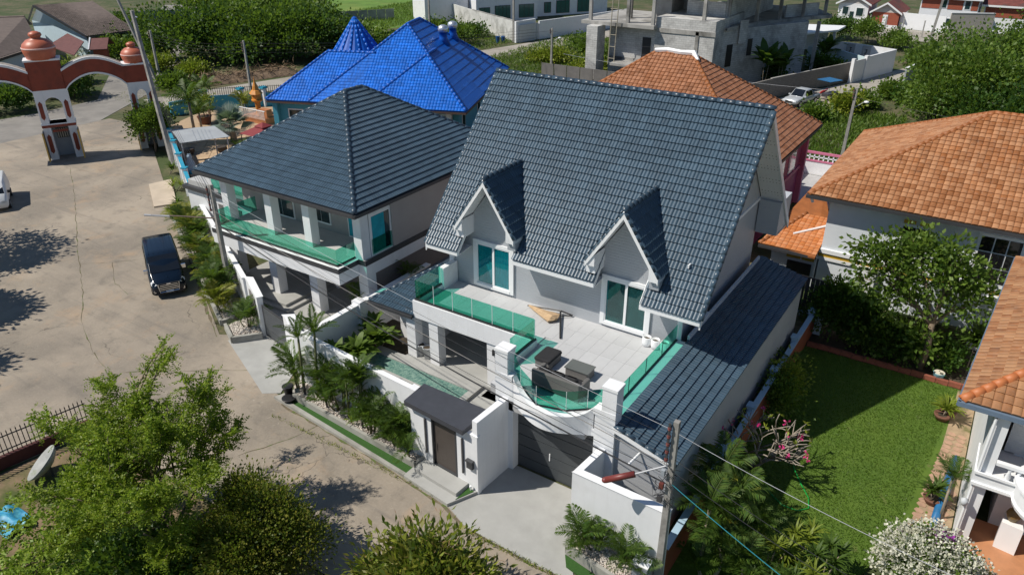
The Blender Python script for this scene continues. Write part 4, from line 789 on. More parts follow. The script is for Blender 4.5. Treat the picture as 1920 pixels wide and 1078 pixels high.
tp=thing('blue_tarpaulin','rolled blue tarpaulin lying along the white house wall','tarpaulin',(1.9,29,GZ)); part('roll',G().tube([(1.55,27.3,GZ+.15),(1.7,29.5,GZ+.18),(1.85,32.5,GZ+.15)],[.13,.2,.14],8),M('blue_tarp',(.02,.13,.30),.4,.2,5),tp,True); part('tie',G().cyl((1.66,28.9,GZ+.17),(1.67,29.0,GZ+.17),.22,n=8),black,tp)
# ================================================================ village gate
VG=thing('village_gate','red and white arched village gate with terracotta domes over the road','gate',(-70.65,31.89,0))
gd_=Vector((.485,.875,0)).normalized(); gn_=Vector((-gd_.y,gd_.x,0)); GO=Vector((-70.65,31.89,0))
def gp_(u,w,z): return tuple(GO+gd_*u+gn_*w+Vector((0,0,z)))
red=M('oxide_red_paint',(.24,.045,.022),.65,.12,2,c2=(.17,.035,.02)); terra=M('terracotta_dome',(.44,.12,.065),.45,.12,2)
def gslab(poly,w0,w1): return G().slab([gp_(u,w0,z) for u,z in poly],tuple(gn_*(w1-w0)))
def gbox(u0,u1,w0,w1,z0,z1): return gslab([(u0,z0),(u1,z0),(u1,z1),(u0,z1)],w0,w1)
def arcband(ua,ub,zl,zlm,zu,zum,zu2=None):
    n=14; lo=[];up_=[]
    for i in range(n+1):
        t=i/n; s=math.sin(math.pi*t); u=ua+(ub-ua)*t; lo.append((u,zl+(zlm-zl)*s**.75)); up_.append((u,(zu+(zu2-zu)*t if zu2 else zu)+(zum-zu)*s))
    return lo,up_
for ua,ub,tag_ in ((2.55,7.45,0),(-4.9,.05,1)):
    lo,up_=arcband(ua,ub,6.05,7.28,7.65,8.5)
    g=G()
    for i in range(len(lo)-1):
        q=gslab([lo[i],lo[i+1],up_[i+1],up_[i]],0,1.5); g.add(q.v,q.f)
    ar=part('arch_band',g,red,VG)
    g=G(); h=G(); tp=G()
    for i in range(len(lo)-1):
        a,b=lo[i],lo[i+1]; q=gslab([(a[0],a[1]-.13),(b[0],b[1]-.13),(b[0],b[1]+.02),(a[0],a[1]+.02)],-.06,1.56); g.add(q.v,q.f)
        a,b=up_[i],up_[i+1]; q=gslab([(a[0],a[1]-.08),(b[0],b[1]-.08),(b[0],b[1]+.12),(a[0],a[1]+.12)],-.08,.12); h.add(q.v,q.f)
        q=gslab([(a[0],a[1]),(b[0],b[1]),(b[0],b[1]+.04),(a[0],a[1]+.04)],.12,1.5); tp.add(q.v,q.f)
    part('arch_trim',g,white,ar); part('coping_trim',h,white,ar); part('arch_top',tp,M('stained_cement',(.30,.28,.25),.9,.3,3),ar)
def tower(u0,u1,zt,dome):
    c=(u0+u1)/2; t=part('tower',gbox(u0,u0+.62,0,1.5,0,6.1),white,VG)
    part('tower_post',gbox(u1-.62,u1,0,1.5,0,6.1),white,t); part('tower_floor',gbox(u0+.62,u1-.62,.02,1.48,2.95,3.2),white,t); part('tower_lintel',gbox(u0+.62,u1-.62,.02,1.48,5.45,6.1),white,t)
    n=8; g=G(); w_=(u1-u0-1.24)/2
    for i in range(n):
        a=math.pi*i/n;b=math.pi*(i+1)/n; q=gslab([(c-w_*math.cos(a),4.75+.7*math.sin(a)),(c-w_*math.cos(b),4.75+.7*math.sin(b)),(c-w_*math.cos(b),5.46),(c-w_*math.cos(a),5.46)],.03,1.47); g.add(q.v,q.f)
    part('arch_infill',g,white,t)
    part('back_panel',gbox(u0+.62,u1-.62,1.3,1.4,0,2.95),M('grey_render',(.30,.33,.36),.7,.08),t); wn=part('lattice_window',gbox(c-.42,c+.5,1.26,1.3,1.6,2.5),black,t)
    for k in range(5): part('window_bar',gbox(c-.36+k*.18,c-.28+k*.18,1.23,1.26,1.65,2.45),M('pale_window_slat',(.5,.47,.4),.6,.1),wn)
    part('red_band',gbox(u0-.04,u1+.04,-.05,1.55,2.88,3.1),red,t); part('white_band',gbox(u0-.06,u1+.06,-.03,1.53,3.1,3.2),white2,t); part('red_plaque',gbox(u0+.7,u1-.7,-.03,.02,2.45,2.65),red,t)
    for uu in (u0+.14,u1-.46):
        for za,zb in ((.55,2.3),(3.55,5.2)):
            k=.16; part('red_plaque',gslab([(uu+.16,za),(uu+.32,za+.22),(uu+.32,zb-.22),(uu+.16,zb),(uu,zb-.22),(uu,za+.22)],-.025,.0),red,t)
    hb=part('head_block',gbox(u0-.02,u1+.02,0,1.5,6.1,zt-.12),red,t); part('head_trim',gbox(u0-.1,u1+.1,-.08,1.58,zt-.12,zt+.03),white,hb)
    cc=Vector(gp_(c,.75,zt)); r=dome; part('dome',G().lathe([(r*.82,0),(r*.86,.12),(r*.98,r*.45),(r,r*.62),(r*.99,r*.72),(r*.9,r*.95),(r*.62,r*1.2),(r*.30,r*1.30),(r*.30,r*1.36),(r*.40,r*1.48),(r*.36,r*1.62),(r*.15,r*1.72),(0,r*1.74)],24,tuple(cc)),terra,t,True)
    part('dome_ring',G().lathe([(r*1.0,r*.66),(r*1.015,r*.70),(r*1.0,r*.76)],24,tuple(cc)),M('pale_pink_paint',(.62,.40,.36),.6,.05),t,True)
tower(0,2.6,8.65,1.3); tower(7.42,9.5,7.72,1.02)
for u,s in ((-.06,-1),(2.68,1),(7.34,-1)):
    l=part('gate_leaf',gslab([(u-.03,.1),(u+.03,.1),(u+.03,3.0),(u-.03,3.0)],-.1 if u<7 else 0,-2.4 if u<7 else 1.5) if False else gbox(u-.04,u+.04,-1.1,.5,.15,2.6),M('dark_bronze',(.08,.055,.03),.5,.2,3),VG)
    part('gold_trim',gbox(u-.05,u+.05,-1.14,-1.08,.15,2.7),M('brass',(.5,.33,.07),.4,.1),l)
# ================================================================ vehicles
def loft(stations):
    """car body skin: each station (x, z0, zbelt, ztop, w0, wbelt, wtop)"""
    g=G(); rings=[]
    for x,z0,zb,zt,w0,wb,wt in stations:
        half=[(0,z0),(w0*.9,z0),(w0,z0+.08),(wb,(z0+zb)/2),(wb*.995,zb),(wt,zt-.05),(wt*.9,zt),(0,zt+.015)]
        rings.append([(x,y,z) for y,z in half]+[(x,-y,z) for y,z in half[-2:0:-1]])
    n=len(rings[0]); vs=[p for r in rings for p in r]; fs=[(i*n+j,(i+1)*n+j,(i+1)*n+(j+1)%n,i*n+(j+1)%n) for i in range(len(rings)-1) for j in range(n)]+[tuple(range(n)),tuple(range((len(rings)-1)*n,len(rings)*n))[::-1]]
    return g.add(vs,fs)
tyre=M('tyre_rubber',(.015,.015,.016),.8,.2); rimM=M('alloy_rim',(.5,.51,.53),.35,.1,metal=.7); chrome=M('chrome',(.75,.77,.8),.12,.05,metal=1.); cglass=M('car_glass',(.008,.010,.013),.05,.05,spec=.8)
lampM=M('headlamp',(.75,.78,.8),.15,.05)
def wheel(o,x,y,r,w=.22):
    s=1 if y>0 else -1
    wh=part('wheel',G().cyl((x,y-s*w/2,r),(x,y+s*w/2,r),r,n=18),tyre,o,local=True); part('rim',G().cyl((x,y+s*w/2-.01,r),(x,y+s*(w/2+.012),r),r*.64,n=12),rimM,wh,local=True)
V=thing('black_van','black passenger van with chrome grille parked on the concrete street','van',(-40.95,23.12,0),R(-28.8))
vb=M('black_van_paint',(.004,.010,.022),.14,.1,1,spec=.45,coat=0)
part('body',loft([(-2.72,.45,1.0,1.78,.90,.94,.80),(-2.66,.32,1.05,1.92,.95,.985,.85),(-2.0,.28,1.1,1.97,.96,.995,.88),(0,.26,1.1,1.98,.96,.995,.89),(.75,.26,1.1,1.95,.96,.995,.88),(1.25,.26,1.08,1.72,.96,.99,.87),(1.85,.27,1.06,1.32,.96,.985,.88),(2.3,.28,.92,1.12,.94,.96,.84),(2.62,.30,.75,.98,.88,.92,.78),(2.74,.36,.6,.8,.7,.78,.7)]),vb,V,True,True)
part('windscreen',G().add([(1.89,-.82,1.335),(1.89,.82,1.335),(.82,.80,1.97),(.82,-.80,1.97)],[(0,1,2,3)]),cglass,V,local=True)
for s in (-1,1):
    for xa,xb in ((-2.4,-1.25),(-1.2,-.05),(0,.75)): part('side_window',G().add([(xa,s*.998,1.18),(xb,s*.998,1.18),(xb-.02,s*.935,1.78),(xa+.04,s*.935,1.78)],[(0,1,2,3)]),cglass,V,local=True)
    part('mirror',G().box(1.3,1.42,s*1.02-.14,s*1.02+.14,1.15,1.38),chrome,V,local=True); part('headlight',G().add([(2.35,s*.93,.98),(2.68,s*.74,.86),(2.72,s*.62,.92),(2.42,s*.80,1.08),(2.5,s*.93,.86),(2.71,s*.72,.76)],[(0,4,5,1),(0,1,2,3)]),lampM,V,local=True)
    part('fog_lamp',G().box(2.62,2.72,s*.74-.1,s*.74+.1,.42,.56),chrome,V,local=True); [part('roof_rib',G().box(-2.3,.5,s*q-.012,s*q+.012,1.95,1.998),vb,V,local=True) for q in (.15,.42,.68)]
    for x in (-1.75,1.75): wheel(V,x,s*.86,.34)
gr=part('grille',G().box(2.62,2.745,-.56,.56,.50,.93),black,V,local=True)
for k in range(4): part('grille_bar',G().box(2.74,2.775,-.54+k*.02,.54-k*.02,.54+k*.1,.575+k*.1),chrome,gr,local=True)
part('grille_trim',G().tube([(2.77,-.58,.95),(2.79,-.52,.44),(2.79,.52,.44),(2.77,.58,.95)],.03,5),chrome,gr,local=True); part('badge',G().box(2.78,2.80,-.11,.11,.87,.96),chrome,gr,local=True)
part('bumper',G().box(2.6,2.76,-.80,.80,.30,.40),vb,V,local=True); part('licence_plate',G().box(2.765,2.78,-.21,.21,.38,.50),white2,V,local=True)
part('bonnet_line',G().box(1.9,2.4,-.01,.01,1.17,1.185),vb,V,local=True)
PK=thing('pickup_truck','silver crew-cab pickup truck parked by the concrete wall','pickup',(-20.2,90.0,0),math.atan2(-3.64,-1.03)); silver=M('silver_paint',(.50,.53,.56),.3,.05,1,metal=.3)
part('body',loft([(-2.6,.5,.95,1.0,.86,.9,.86),(-.85,.45,.95,1.02,.88,.92,.88),(.9,.45,1.0,1.08,.88,.92,.84),(1.9,.45,.95,1.02,.88,.91,.8),(2.55,.5,.75,.85,.8,.84,.7)]),silver,PK,True,True); part('cab',loft([(-.95,.9,1.1,1.66,.86,.88,.66),(-.75,.9,1.1,1.76,.87,.89,.70),(.35,.9,1.1,1.78,.87,.89,.70),(1.15,.9,1.0,1.06,.85,.87,.74)]),silver,PK,True,True)
part('load_bed',G().box(-2.5,-1.0,-.74,.74,1.0,1.035),black,PK,local=True); part('windscreen',G().add([(1.12,-.70,1.10),(1.12,.70,1.10),(.42,.62,1.76),(.42,-.62,1.76)],[(0,1,2,3)]),cglass,PK,local=True)
for s in (-1,1):
    for xa,xb in ((-.8,-.1),(-.05,.5)): part('side_window',G().add([(xa,s*.895,1.13),(xb+.15,s*.895,1.13),(xb,s*.74,1.66),(xa+.05,s*.74,1.66)],[(0,1,2,3)]),cglass,PK,local=True)
    for x in (-1.6,1.6): wheel(PK,x,s*.82,.38)
    part('headlight',G().box(2.4,2.52,s*.66-.16,s*.66+.16,.72,.88),lampM,PK,local=True); part('mirror',G().box(.85,.97,s*.98-.1,s*.98+.1,1.08,1.24),silver,PK,local=True)
part('grille',G().box(2.5,2.58,-.45,.45,.6,.82),black,PK,local=True)
TR=thing('motor_tricycle','motor tricycle cart with a blue sunshade roof by the wall','tricycle',(-18.3,94.3,0),R(70)); part('sunshade',G().slab([(-1.2,-.9,2.2),(1.2,-.9,2.1),(1.3,.9,2.15),(-1.2,.9,2.25)],(0,0,.05)),M('blue_tarp',(.02,.13,.30)),TR,local=True)
for x,y in ((-1.1,-.8),(1.1,-.8),(-1.1,.8),(1.1,.8)): part('roof_post',G().cyl((x,y,.5),(x,y,2.15),.02,n=5),dark,TR,local=True)
part('cart_box',G().box(-1.1,1.1,-.75,.1,.45,.8),MATS['dark_steel'],TR,local=True); part('motorcycle_body',G().tube([(-.9,.55,.6),(-.2,.55,.75),(.3,.55,.8),(.8,.55,.95)],[.1,.16,.13,.07],8),M('red_fairing',(.35,.03,.03),.3,.1),TR,True,True)
for x,y in ((-.85,.55),(.9,.55),(0,-.85)): part('wheel',G().cyl((x,y-.06,.3),(x,y+.06,.3),.3,n=14),tyre,TR,local=True)
VC=thing('white_van','white van at the left edge of the street with dark windscreen','van',(-63.3,23.9,0),R(-27)); part('body',loft([(-2.4,.3,1.0,1.85,.8,.85,.7),(1.0,.28,1.0,1.9,.82,.87,.72),(1.6,.28,.95,1.2,.82,.86,.76),(2.3,.3,.75,.9,.78,.8,.7)]),M('white_van_paint',(.72,.73,.74),.3,.03),VC,True,True); part('windscreen',G().add([(1.62,-.7,1.2),(1.62,.7,1.2),(1.02,.66,1.86),(1.02,-.66,1.86)],[(0,1,2,3)]),cglass,VC,local=True)
for s in (-1,1):
    for x in (-1.5,1.5): wheel(VC,x,s*.78,.32)
    part('headlight',G().box(2.15,2.3,s*.6-.14,s*.6+.14,.66,.8),lampM,VC,local=True); part('mirror',G().box(1.2,1.3,s*.98-.1,s*.98+.1,1.1,1.3),black,VC,local=True)
# ================================================================ utility poles and wires
poleM=M('weathered_pole_concrete',(.30,.29,.27),.85,.2,3,c2=(.19,.18,.17),bump=.2,streak=.5); cableM=M('black_cable',(.02,.02,.022),.6,.1); wireW=M('pale_wire',(.45,.46,.48),.5,.1); teal=M('turquoise_cable',(.015,.20,.25),.5,.1)
def pole(label,x,y,h,w=.24,z0=0,arm=None,lamp=False,lean=(0,0)):
    p=thing('utility_pole',label,'pole',(x,y,z0)); X=lambda z:(x+lean[0]*z/h,y+lean[1]*z/h)
    g=G(); a=w/2;b=w*.36
    vs=[(x-a,y-a,z0),(x+a,y-a,z0),(x+a,y+a,z0),(x-a,y+a,z0)]; tx,ty=X(h); vs+=[(tx-b,ty-b,h),(tx+b,ty-b,h),(tx+b,ty+b,h),(tx-b,ty+b,h)]
    part('shaft',g.add(vs,[(0,3,2,1),(4,5,6,7),(0,1,5,4),(1,2,6,5),(2,3,7,6),(3,0,4,7)]),poleM,p)
    if arm:
        for k in range(arm):
            z=h-.25-k*.3; q=X(z); part('insulator',G().lathe([(.05,-.06),(.07,-.03),(.045,0),(.07,.03),(.05,.06)],8,(q[0]-.16,q[1]-.16,z)),M('brown_porcelain',(.14,.04,.03),.3,.1),p)
        part('bracket',G().box(X(h)[0]-.2,X(h)[0]-.13,X(h)[1]-.19,X(h)[1]-.13,h-.3*arm,h-.05),MATS['dark_steel'],p)
    if lamp:
        q=X(h*.72); part('lamp_arm',G().tube([(q[0],q[1],h*.72),(q[0]+.8,q[1]+.3,h*.82)],.03,5),wireW,p); part('lamp_head',G().lathe([(.1,0),(.22,.06),(.2,.16),(0,.22)],10,(q[0]+.95,q[1]+.36,h*.80)),white2,p,True)
    return p
PR=pole('weathered concrete pole at the right wall, tangled with cables',-6.12,18.45,6.7,.24,GZ,5); PLf=pole('concrete pole standing in the palm planter by the black van',-35.25,23.55,7.1,.26,0,5)
g=G()
for k in range(34):
    z=random.choice((4.2,4.6,5.0,3.7)); a=random.random()*6.28; r=random.uniform(.1,.38); p0=Vector((-6.15,18.4,z+random.uniform(-.25,.25))); p2=p0+Vector((random.uniform(-.5,.35),random.uniform(-.3,.3),random.uniform(-.35,.35))); g.tube([tuple(p0),tuple(p0.lerp(p2,.4)+Vector((r*math.cos(a),r*math.sin(a),-.2))),tuple(p2)],.010,4)
o=part('cable_tangle',g,cableM,PR); o['kind']='stuff'
for k in range(3): part('terminal_box',G().box(-6.42+.02*k,-6.26,18.22,18.34,3.5+k*.55,3.72+k*.55),[M('dark_steel',(.06,.06,.065)),M('brown_porcelain',(.14,.04,.03)),M('grey_render',(.30,.33,.36))][k],PR)
bx=part('meter_box',G().box(-6.85,-6.3,17.75,18.15,0,.9),M('grey_render',(.30,.33,.36)),PR); part('meter_lid',G().box(-6.88,-6.27,17.72,18.18,.9,.94),white2,bx)
tb=thing('cable_joint_tube','red-brown cable joint tube on a grey rod hanging off the right pole','cable joint',(-7.5,17.9,4.3)); part('tube_body',G().cyl((-8.05,17.75,3.95),(-7.2,18.1,4.35),.11,n=12),M('red_brown_plastic',(.17,.035,.03),.45,.15,4),tb,True); part('end_cap',G().lathe([(.0,-.1),(.1,-.05),(.11,.0),(.1,.05),(0,.1)],10,(-8.07,17.74,3.94)),M('red_brown_plastic',(.17,.035,.03)),tb,True); part('rod',G().cyl((-7.2,18.1,4.35),(-6.2,18.45,4.95),.03,n=6),wireW,tb)
la=part('street_lamp_arm',G().tube([(-35.3,23.5,5.15),(-36.8,22.3,5.35),(-38.0,21.4,5.45)],[.045,.04,.035],6),M('rusty_pipe',(.16,.11,.09),.7,.2,4),PLf); part('lamp_tube',G().tube([(-37.2,22.0,5.36),(-38.3,21.2,5.45)],.06,8),wireW,la)
def wire(label,a,b,sag,r,mat,n=18):
    a=Vector(a);b=Vector(b); pts=[a+(b-a)*t-Vector((0,0,sag*4*t*(1-t))) for t in [i/n for i in range(n+1)]]
    o=part('overhead_cable',G().tube(pts,r,5),mat); tag(o,label,'cable','overhead cables'); return o
pl_=(-35.1,23.45); pr_=(-6.25,18.35)
for k,z in enumerate((6.85,6.55,6.2,5.85)): wire(['topmost thin pale wire between the van pole and the right pole','second thin wire below the top wire across the terrace','third thin wire from the top between the two street poles','lowest of the four thin wires crossing the terrace front'][k],(*pl_,z),(*pr_,z-.45),.35+.12*k,.007,cableM if k else wireW)
wire('thick black cable sagging from the van pole across the garage gate',(*pl_,4.85),(*pr_,4.25),.55,.030,cableM); wire('thin black cable running just above the thick one past the pool',(*pl_,5.15),(*pr_,4.6),.62,.010,cableM); wire('pale grey thick cable crossing the pool wall above the black one',(*pl_,5.6),(*pr_,5.0),.30,.015,M('grey_cable',(.18,.17,.16),.6,.1))
wire('turquoise cable leading from the right pole over the garden palms',(-6.1,18.4,4.3),(4.0,15.5,3.2),.25,.013,teal); wire('pale wire from the right pole top over the lawn',(-6.1,18.4,6.3),(8.0,17.6,5.4),.4,.008,wireW)
for k in range(2): wire(['upper thin dark wire over the garden palms','lower thin dark wire over the garden palms'][k],(-6.1,18.4,5.3-k*.5),(6.0,16.4,4.3-k*.5),.4,.010,cableM)
PH=pole('tall thin pole between the red gate and the aqua-capped wall',-60.6,37.2,12.5,.34,0,0,False,(-3.2,1.2))
for k,z in enumerate((6.9,6.5,6.1,5.7,5.2)): wire(['topmost','second highest','middle','second lowest','lowest'][k]+' of five thin wires from the van pole to the tall thin pole',(*pl_,z),(-61.4,37.5,z+.5),.5,.010,cableM)
PB=pole('slim grey pole in the fence before the rubbish heap',-75.7,58.3,6.3,.26,0,4); PC=pole('wooden-looking pole by the red gate tower and lane',-89.6,55.7,6.6,.28,0,3); PD=pole('tall leaning pole beside the lane at the far left',-88.4,54.7,10.3,.34,0,0,True,(-2.4,-1.5))
for k in range(4): wire(['topmost','second highest','third highest','lowest'][k]+' wire between the slim fence pole and the lane pole',(-75.7,58.3,6.0-k*.35),(-89.6,55.7,6.2-k*.35),.5,.012,cableM); wire(['topmost','second highest','third highest','lowest'][k]+' wire from the slim fence pole towards the blue roof',(-75.7,58.3,6.0-k*.35),(-52,84,6.3-k*.35),.5,.012,cableM)
PE=pole('pole with white lamp behind the grey ridge on the green lot',-51.1,86.4,6.2,.26,0,2,True); PG=pole('grey pole with round lamp rising beside the orange roof',-11.6,71.2,6.4,.28,0,3,True,(.1,0)); PI=pole('dark pole in front of the modern white house wall',-70.2,106.5,12,.3); PJ=pole('brown leaning pole by the far white wall at the upper right',-12.5,128,13,.35,0,0,False,(1.0,0)); PK2=pole('thin pole behind the two roof ventilators',-88,107,12,.28)
wire('wire across the pickup lane to the lamp pole',(-11.6,71.2,6.0),(-40,70,6.6),.4,.012,wireW); wire('dark wire from the lamp pole over the orange roof',(-11.6,71.2,5.6),(20,60,6.5),.4,.012,cableM); wire('wire from the ridge lamp pole to the block building',(-51.1,86.4,5.9),(-30,76,7.2),.4,.012,cableM); wire('wire from the ridge lamp pole to the left',(-51.1,86.4,5.9),(-75.7,58.3,6.0),.6,.012,cableM)
# ================================================================ unfinished concrete building
def blockM(name,c,mort,bw,bh):
    m=bpy.data.materials.new(name); N,L=nodes(m); p=N['Principled BSDF']; tc=N.new('ShaderNodeTexCoord').outputs['Object']
    sx=N.new('ShaderNodeSeparateXYZ'); L.new(tc,sx.inputs[0]); ad=N.new('ShaderNodeMath'); L.new(sx.outputs[0],ad.inputs[0]); L.new(sx.outputs[1],ad.inputs[1]); cb=N.new('ShaderNodeCombineXYZ'); L.new(ad.outputs[0],cb.inputs[0]); L.new(sx.outputs[2],cb.inputs[1])
    b=N.new('ShaderNodeTexBrick'); b.inputs['Scale'].default_value=1; b.inputs['Brick Width'].default_value=bw; b.inputs['Row Height'].default_value=bh; b.inputs['Mortar Size'].default_value=.018
    b.inputs['Color1'].default_value=(*c,1); b.inputs['Color2'].default_value=(*[x*.82 for x in c],1); b.inputs['Mortar'].default_value=(*mort,1); L.new(cb.outputs[0],b.inputs['Vector'])
    o=mixc(N,L,ramp(N,L,noise(N,L,.5,7,.7,tc),.48,.70,0,.75),b.outputs[0],(.17,.165,.16)); L.new(o,p.inputs['Base Color']); p.inputs['Roughness'].default_value=.9; return m
blk=blockM('aerated_block_wall',(.58,.575,.56),(.36,.36,.35),.6,.25); rawc=M('raw_concrete',(.36,.35,.33),.9,.2,.8,c2=(.12,.115,.105),c2lo=.46,c2hi=.66)
CB=thing('unfinished_building','raw concrete and block building shell under construction behind the orange roof','building',(-38,95,0))
def slabp(n,poly,z0,z1): return part(n,G().prism(poly,z0,z1),rawc,CB)
part('wall',G().box(-44.5,-38,89.4,98.8,0,7),blk,CB); part('wall_block',G().box(-38,-30.6,88.6,98.8,0,8.3),blk,CB); part('wall_rear_block',G().prism([(-30.6,92),(-27.5,99),(-24.2,105),(-27,113),(-40,113),(-40,98.9)],0,6.9),blk,CB)
slabp('floor_slab',[(-47.6,87.6),(-37.8,87.6),(-37.8,99.5),(-47.6,99.5)],6.95,7.35); slabp('floor_slab',[(-30.2,91.5),(-28.6,99),(-22.6,110),(-26,116),(-40,116),(-40,98.9),(-30.3,98.9)],6.9,7.3); slabp('roof_slab',[(-42,90),(-28,90),(-22.5,110),(-26,117),(-42,117)],11.3,11.7)
part('front_pier',G().box(-46.1,-44.6,86.3,88.4,0,6.95),blk,CB)
for k,(x,y) in enumerate(((-46.6,88.2),(-43.2,92.5),(-41.6,88.4),(-38.2,88.2),(-36.8,97.5),(-32.2,88.9),(-30.9,93.5),(-29,98.5),(-27.2,102),(-25.3,105.6),(-23.4,109.2),(-33,103),(-40,97))): part('column',G().box(x-.19,x+.19,y-.19,y+.19,7.3,11.4),rawc,CB)
part('upper_wall',G().box(-42,-36.0,97,97.2,7.3,11.3),blk,CB); part('upper_wall',G().box(-31.2,-31.0,93.2,112,7.3,11.3),blk,CB); part('stair_core',G().box(-40,-38,93,97,7.3,11.3),rawc,CB); part('upper_wall',G().box(-36,-31.2,93,93.2,7.3,9.9),blk,CB); part('upper_wall',G().prism([(-27,104),(-24.2,109),(-24.4,109.1),(-27.2,104.1)],7.3,8.8),blk,CB)
part('support_column',G().box(-23.4,-23.0,105.8,106.2,0,6.9),rawc,CB)
for xa,xb,za,zb in ((-39.9,-38.8,3.2,5.7),): part('door_opening',G().box(xa,xb,89.33,89.4,za,zb),black,CB)
part('beam',G().box(-44.5,-38,89.3,89.4,2.6,3.1).box(-38,-30.5,88.5,88.6,6.6,7.1),rawc,CB); part('beam',G().box(-38,-30.55,88.52,88.6,3.3,3.6),rawc,CB); part('corner_column',G().box(-32.9,-32.5,88.5,88.6,0,7),rawc,CB)
sd=Vector((3.1,7,0)).normalized(); sn=Vector((sd.y,-sd.x,0))
def sidep(t0,t1,z0,z1,nm,mat,off=.04,o=(-30.6,92)):
    a=Vector((o[0],o[1],0))+sd*t0+sn*off; b=Vector((o[0],o[1],0))+sd*t1+sn*off; return part(nm,G().slab([(a.x,a.y,z0),(b.x,b.y,z0),(b.x,b.y,z1),(a.x,a.y,z1)],tuple(-sn*.05)),mat,CB)
sidep(.6,1.6,2.6,5.2,'door_opening',black); sidep(4.2,5.0,3.6,5.6,'window_opening',black); sidep(9,9.9,3.9,5.9,'window_opening',black); sidep(11.8,12.9,4.6,5.8,'window_opening',black); sidep(7.5,14.2,2.4,2.7,'beam',rawc); sidep(8,13.8,.1,2.4,'blue_sheeting',M('blue_plastic_sheet',(.09,.30,.42),.5,.3,2))
sidep(2.2,3.6,5.2,7.9,'block_panel',blk,.3)
ld=part('scaffold_tower',G(),None,CB) if False else None
for x in (-43.4,-42.6): part('scaffold_pole',G().cyl((x,87.2,2.5),(x+.3,87.2,12),.06,n=5),M('pale_bamboo',(.40,.36,.28),.8,.15),CB)
for z in (3.2,4.6,6,7.6,9): part('scaffold_rung',G().cyl((-43.4,87.2,z),(-42.5,87.2,z),.04,n=5),M('pale_bamboo',(.40,.36,.28)),CB)
part('awning_slab',G().box(-42.8,-38.6,86.5,89.3,2.5,2.8),rawc,CB)
cf=thing('block_fence','stained grey block wall behind the parked pickup','wall',(-21,98,0)); part('wall_panel',G().wall([(-25.2,86.5),(-24.0,90.6),(-18.3,106)],2.3,.18),blockM('stained_block',(.24,.22,.20),(.15,.14,.13),.4,.2),cf); part('wall_cap',G().wall([(-24.0,90.6),(-18.3,106)],.08,.24,2.3),rawc,cf)
gw_=thing('lot_fence','dark panel fence behind the grey ridge at the green lot','fence',(-46,84,0))
for k in range(7): part('fence_panel',G().wall([(-52+k*1.9,85.5),(-50.2+k*1.9,85.5)],2.0,.1),M('weathered_panel',(.16,.15,.145),.9,.2,1),gw_)
# white walled compound right of the lane
wc=thing('white_compound_wall','bright white compound wall with sliding gate along the side lane','wall',(-16,110,0)); part('wall_panel',G().wall([(-16.9,108.0),(-14.8,115.3)],2.9,.25),white,wc); part('gate_panel',G().wall([(-17.85,104.9),(-17.1,107.6)],2.7,.12),M('white_sheet_gate',(.7,.71,.72),.5,.04),wc); part('gate_post',G().wall([(-17.1,107.6),(-16.9,108.1)],3.0,.4),white,wc); part('gate_post',G().wall([(-18.0,104.5),(-17.85,104.9)],3.0,.4),white,wc); part('return_wall',G().wall([(-14.8,115.3),(-21,117.5),(-25,117.5)],2.9,.2),white,wc); part('inner_wall',G().wall([(-17.2,108.3),(-21.6,112.5),(-25.5,112.5)],2.7,.2),M('aqua_white_render',(.55,.68,.72),.6,.05),wc)
for k,(x,y) in enumerate(((-18.6,116.5),(-20.8,117.2))):
    q=part('sign_panel',G().box(x-.55,x+.55,y-.24,y-.2,1.2,2.85),M('grey_render',(.30,.33,.36)),wc); part('sign_emblem',G().tube([(x-.15,y-.27,1.7),(x+.1,y-.27,2.1),(x-.1,y-.27,2.4),(x+.15,y-.27,2.3)],.06,5),black,q)
ca=thing('white_carport','long white flat carport roof on white columns','carport',(-28,122,0)); part('roof',G().prism([(-32,126.5),(-24.2,128.8),(-24.2,124),(-29.5,114.5),(-34,115.5)],3.3,3.55),white2,ca)
for x,y in ((-24.8,124.6),(-29.4,115.3),(-31.5,125.8)): part('column',G().box(x-.2,x+.2,y-.2,y+.2,0,3.3),white,ca)
part('back_wall',G().box(-33,-26,126,126.2,0,3.2),white,ca)
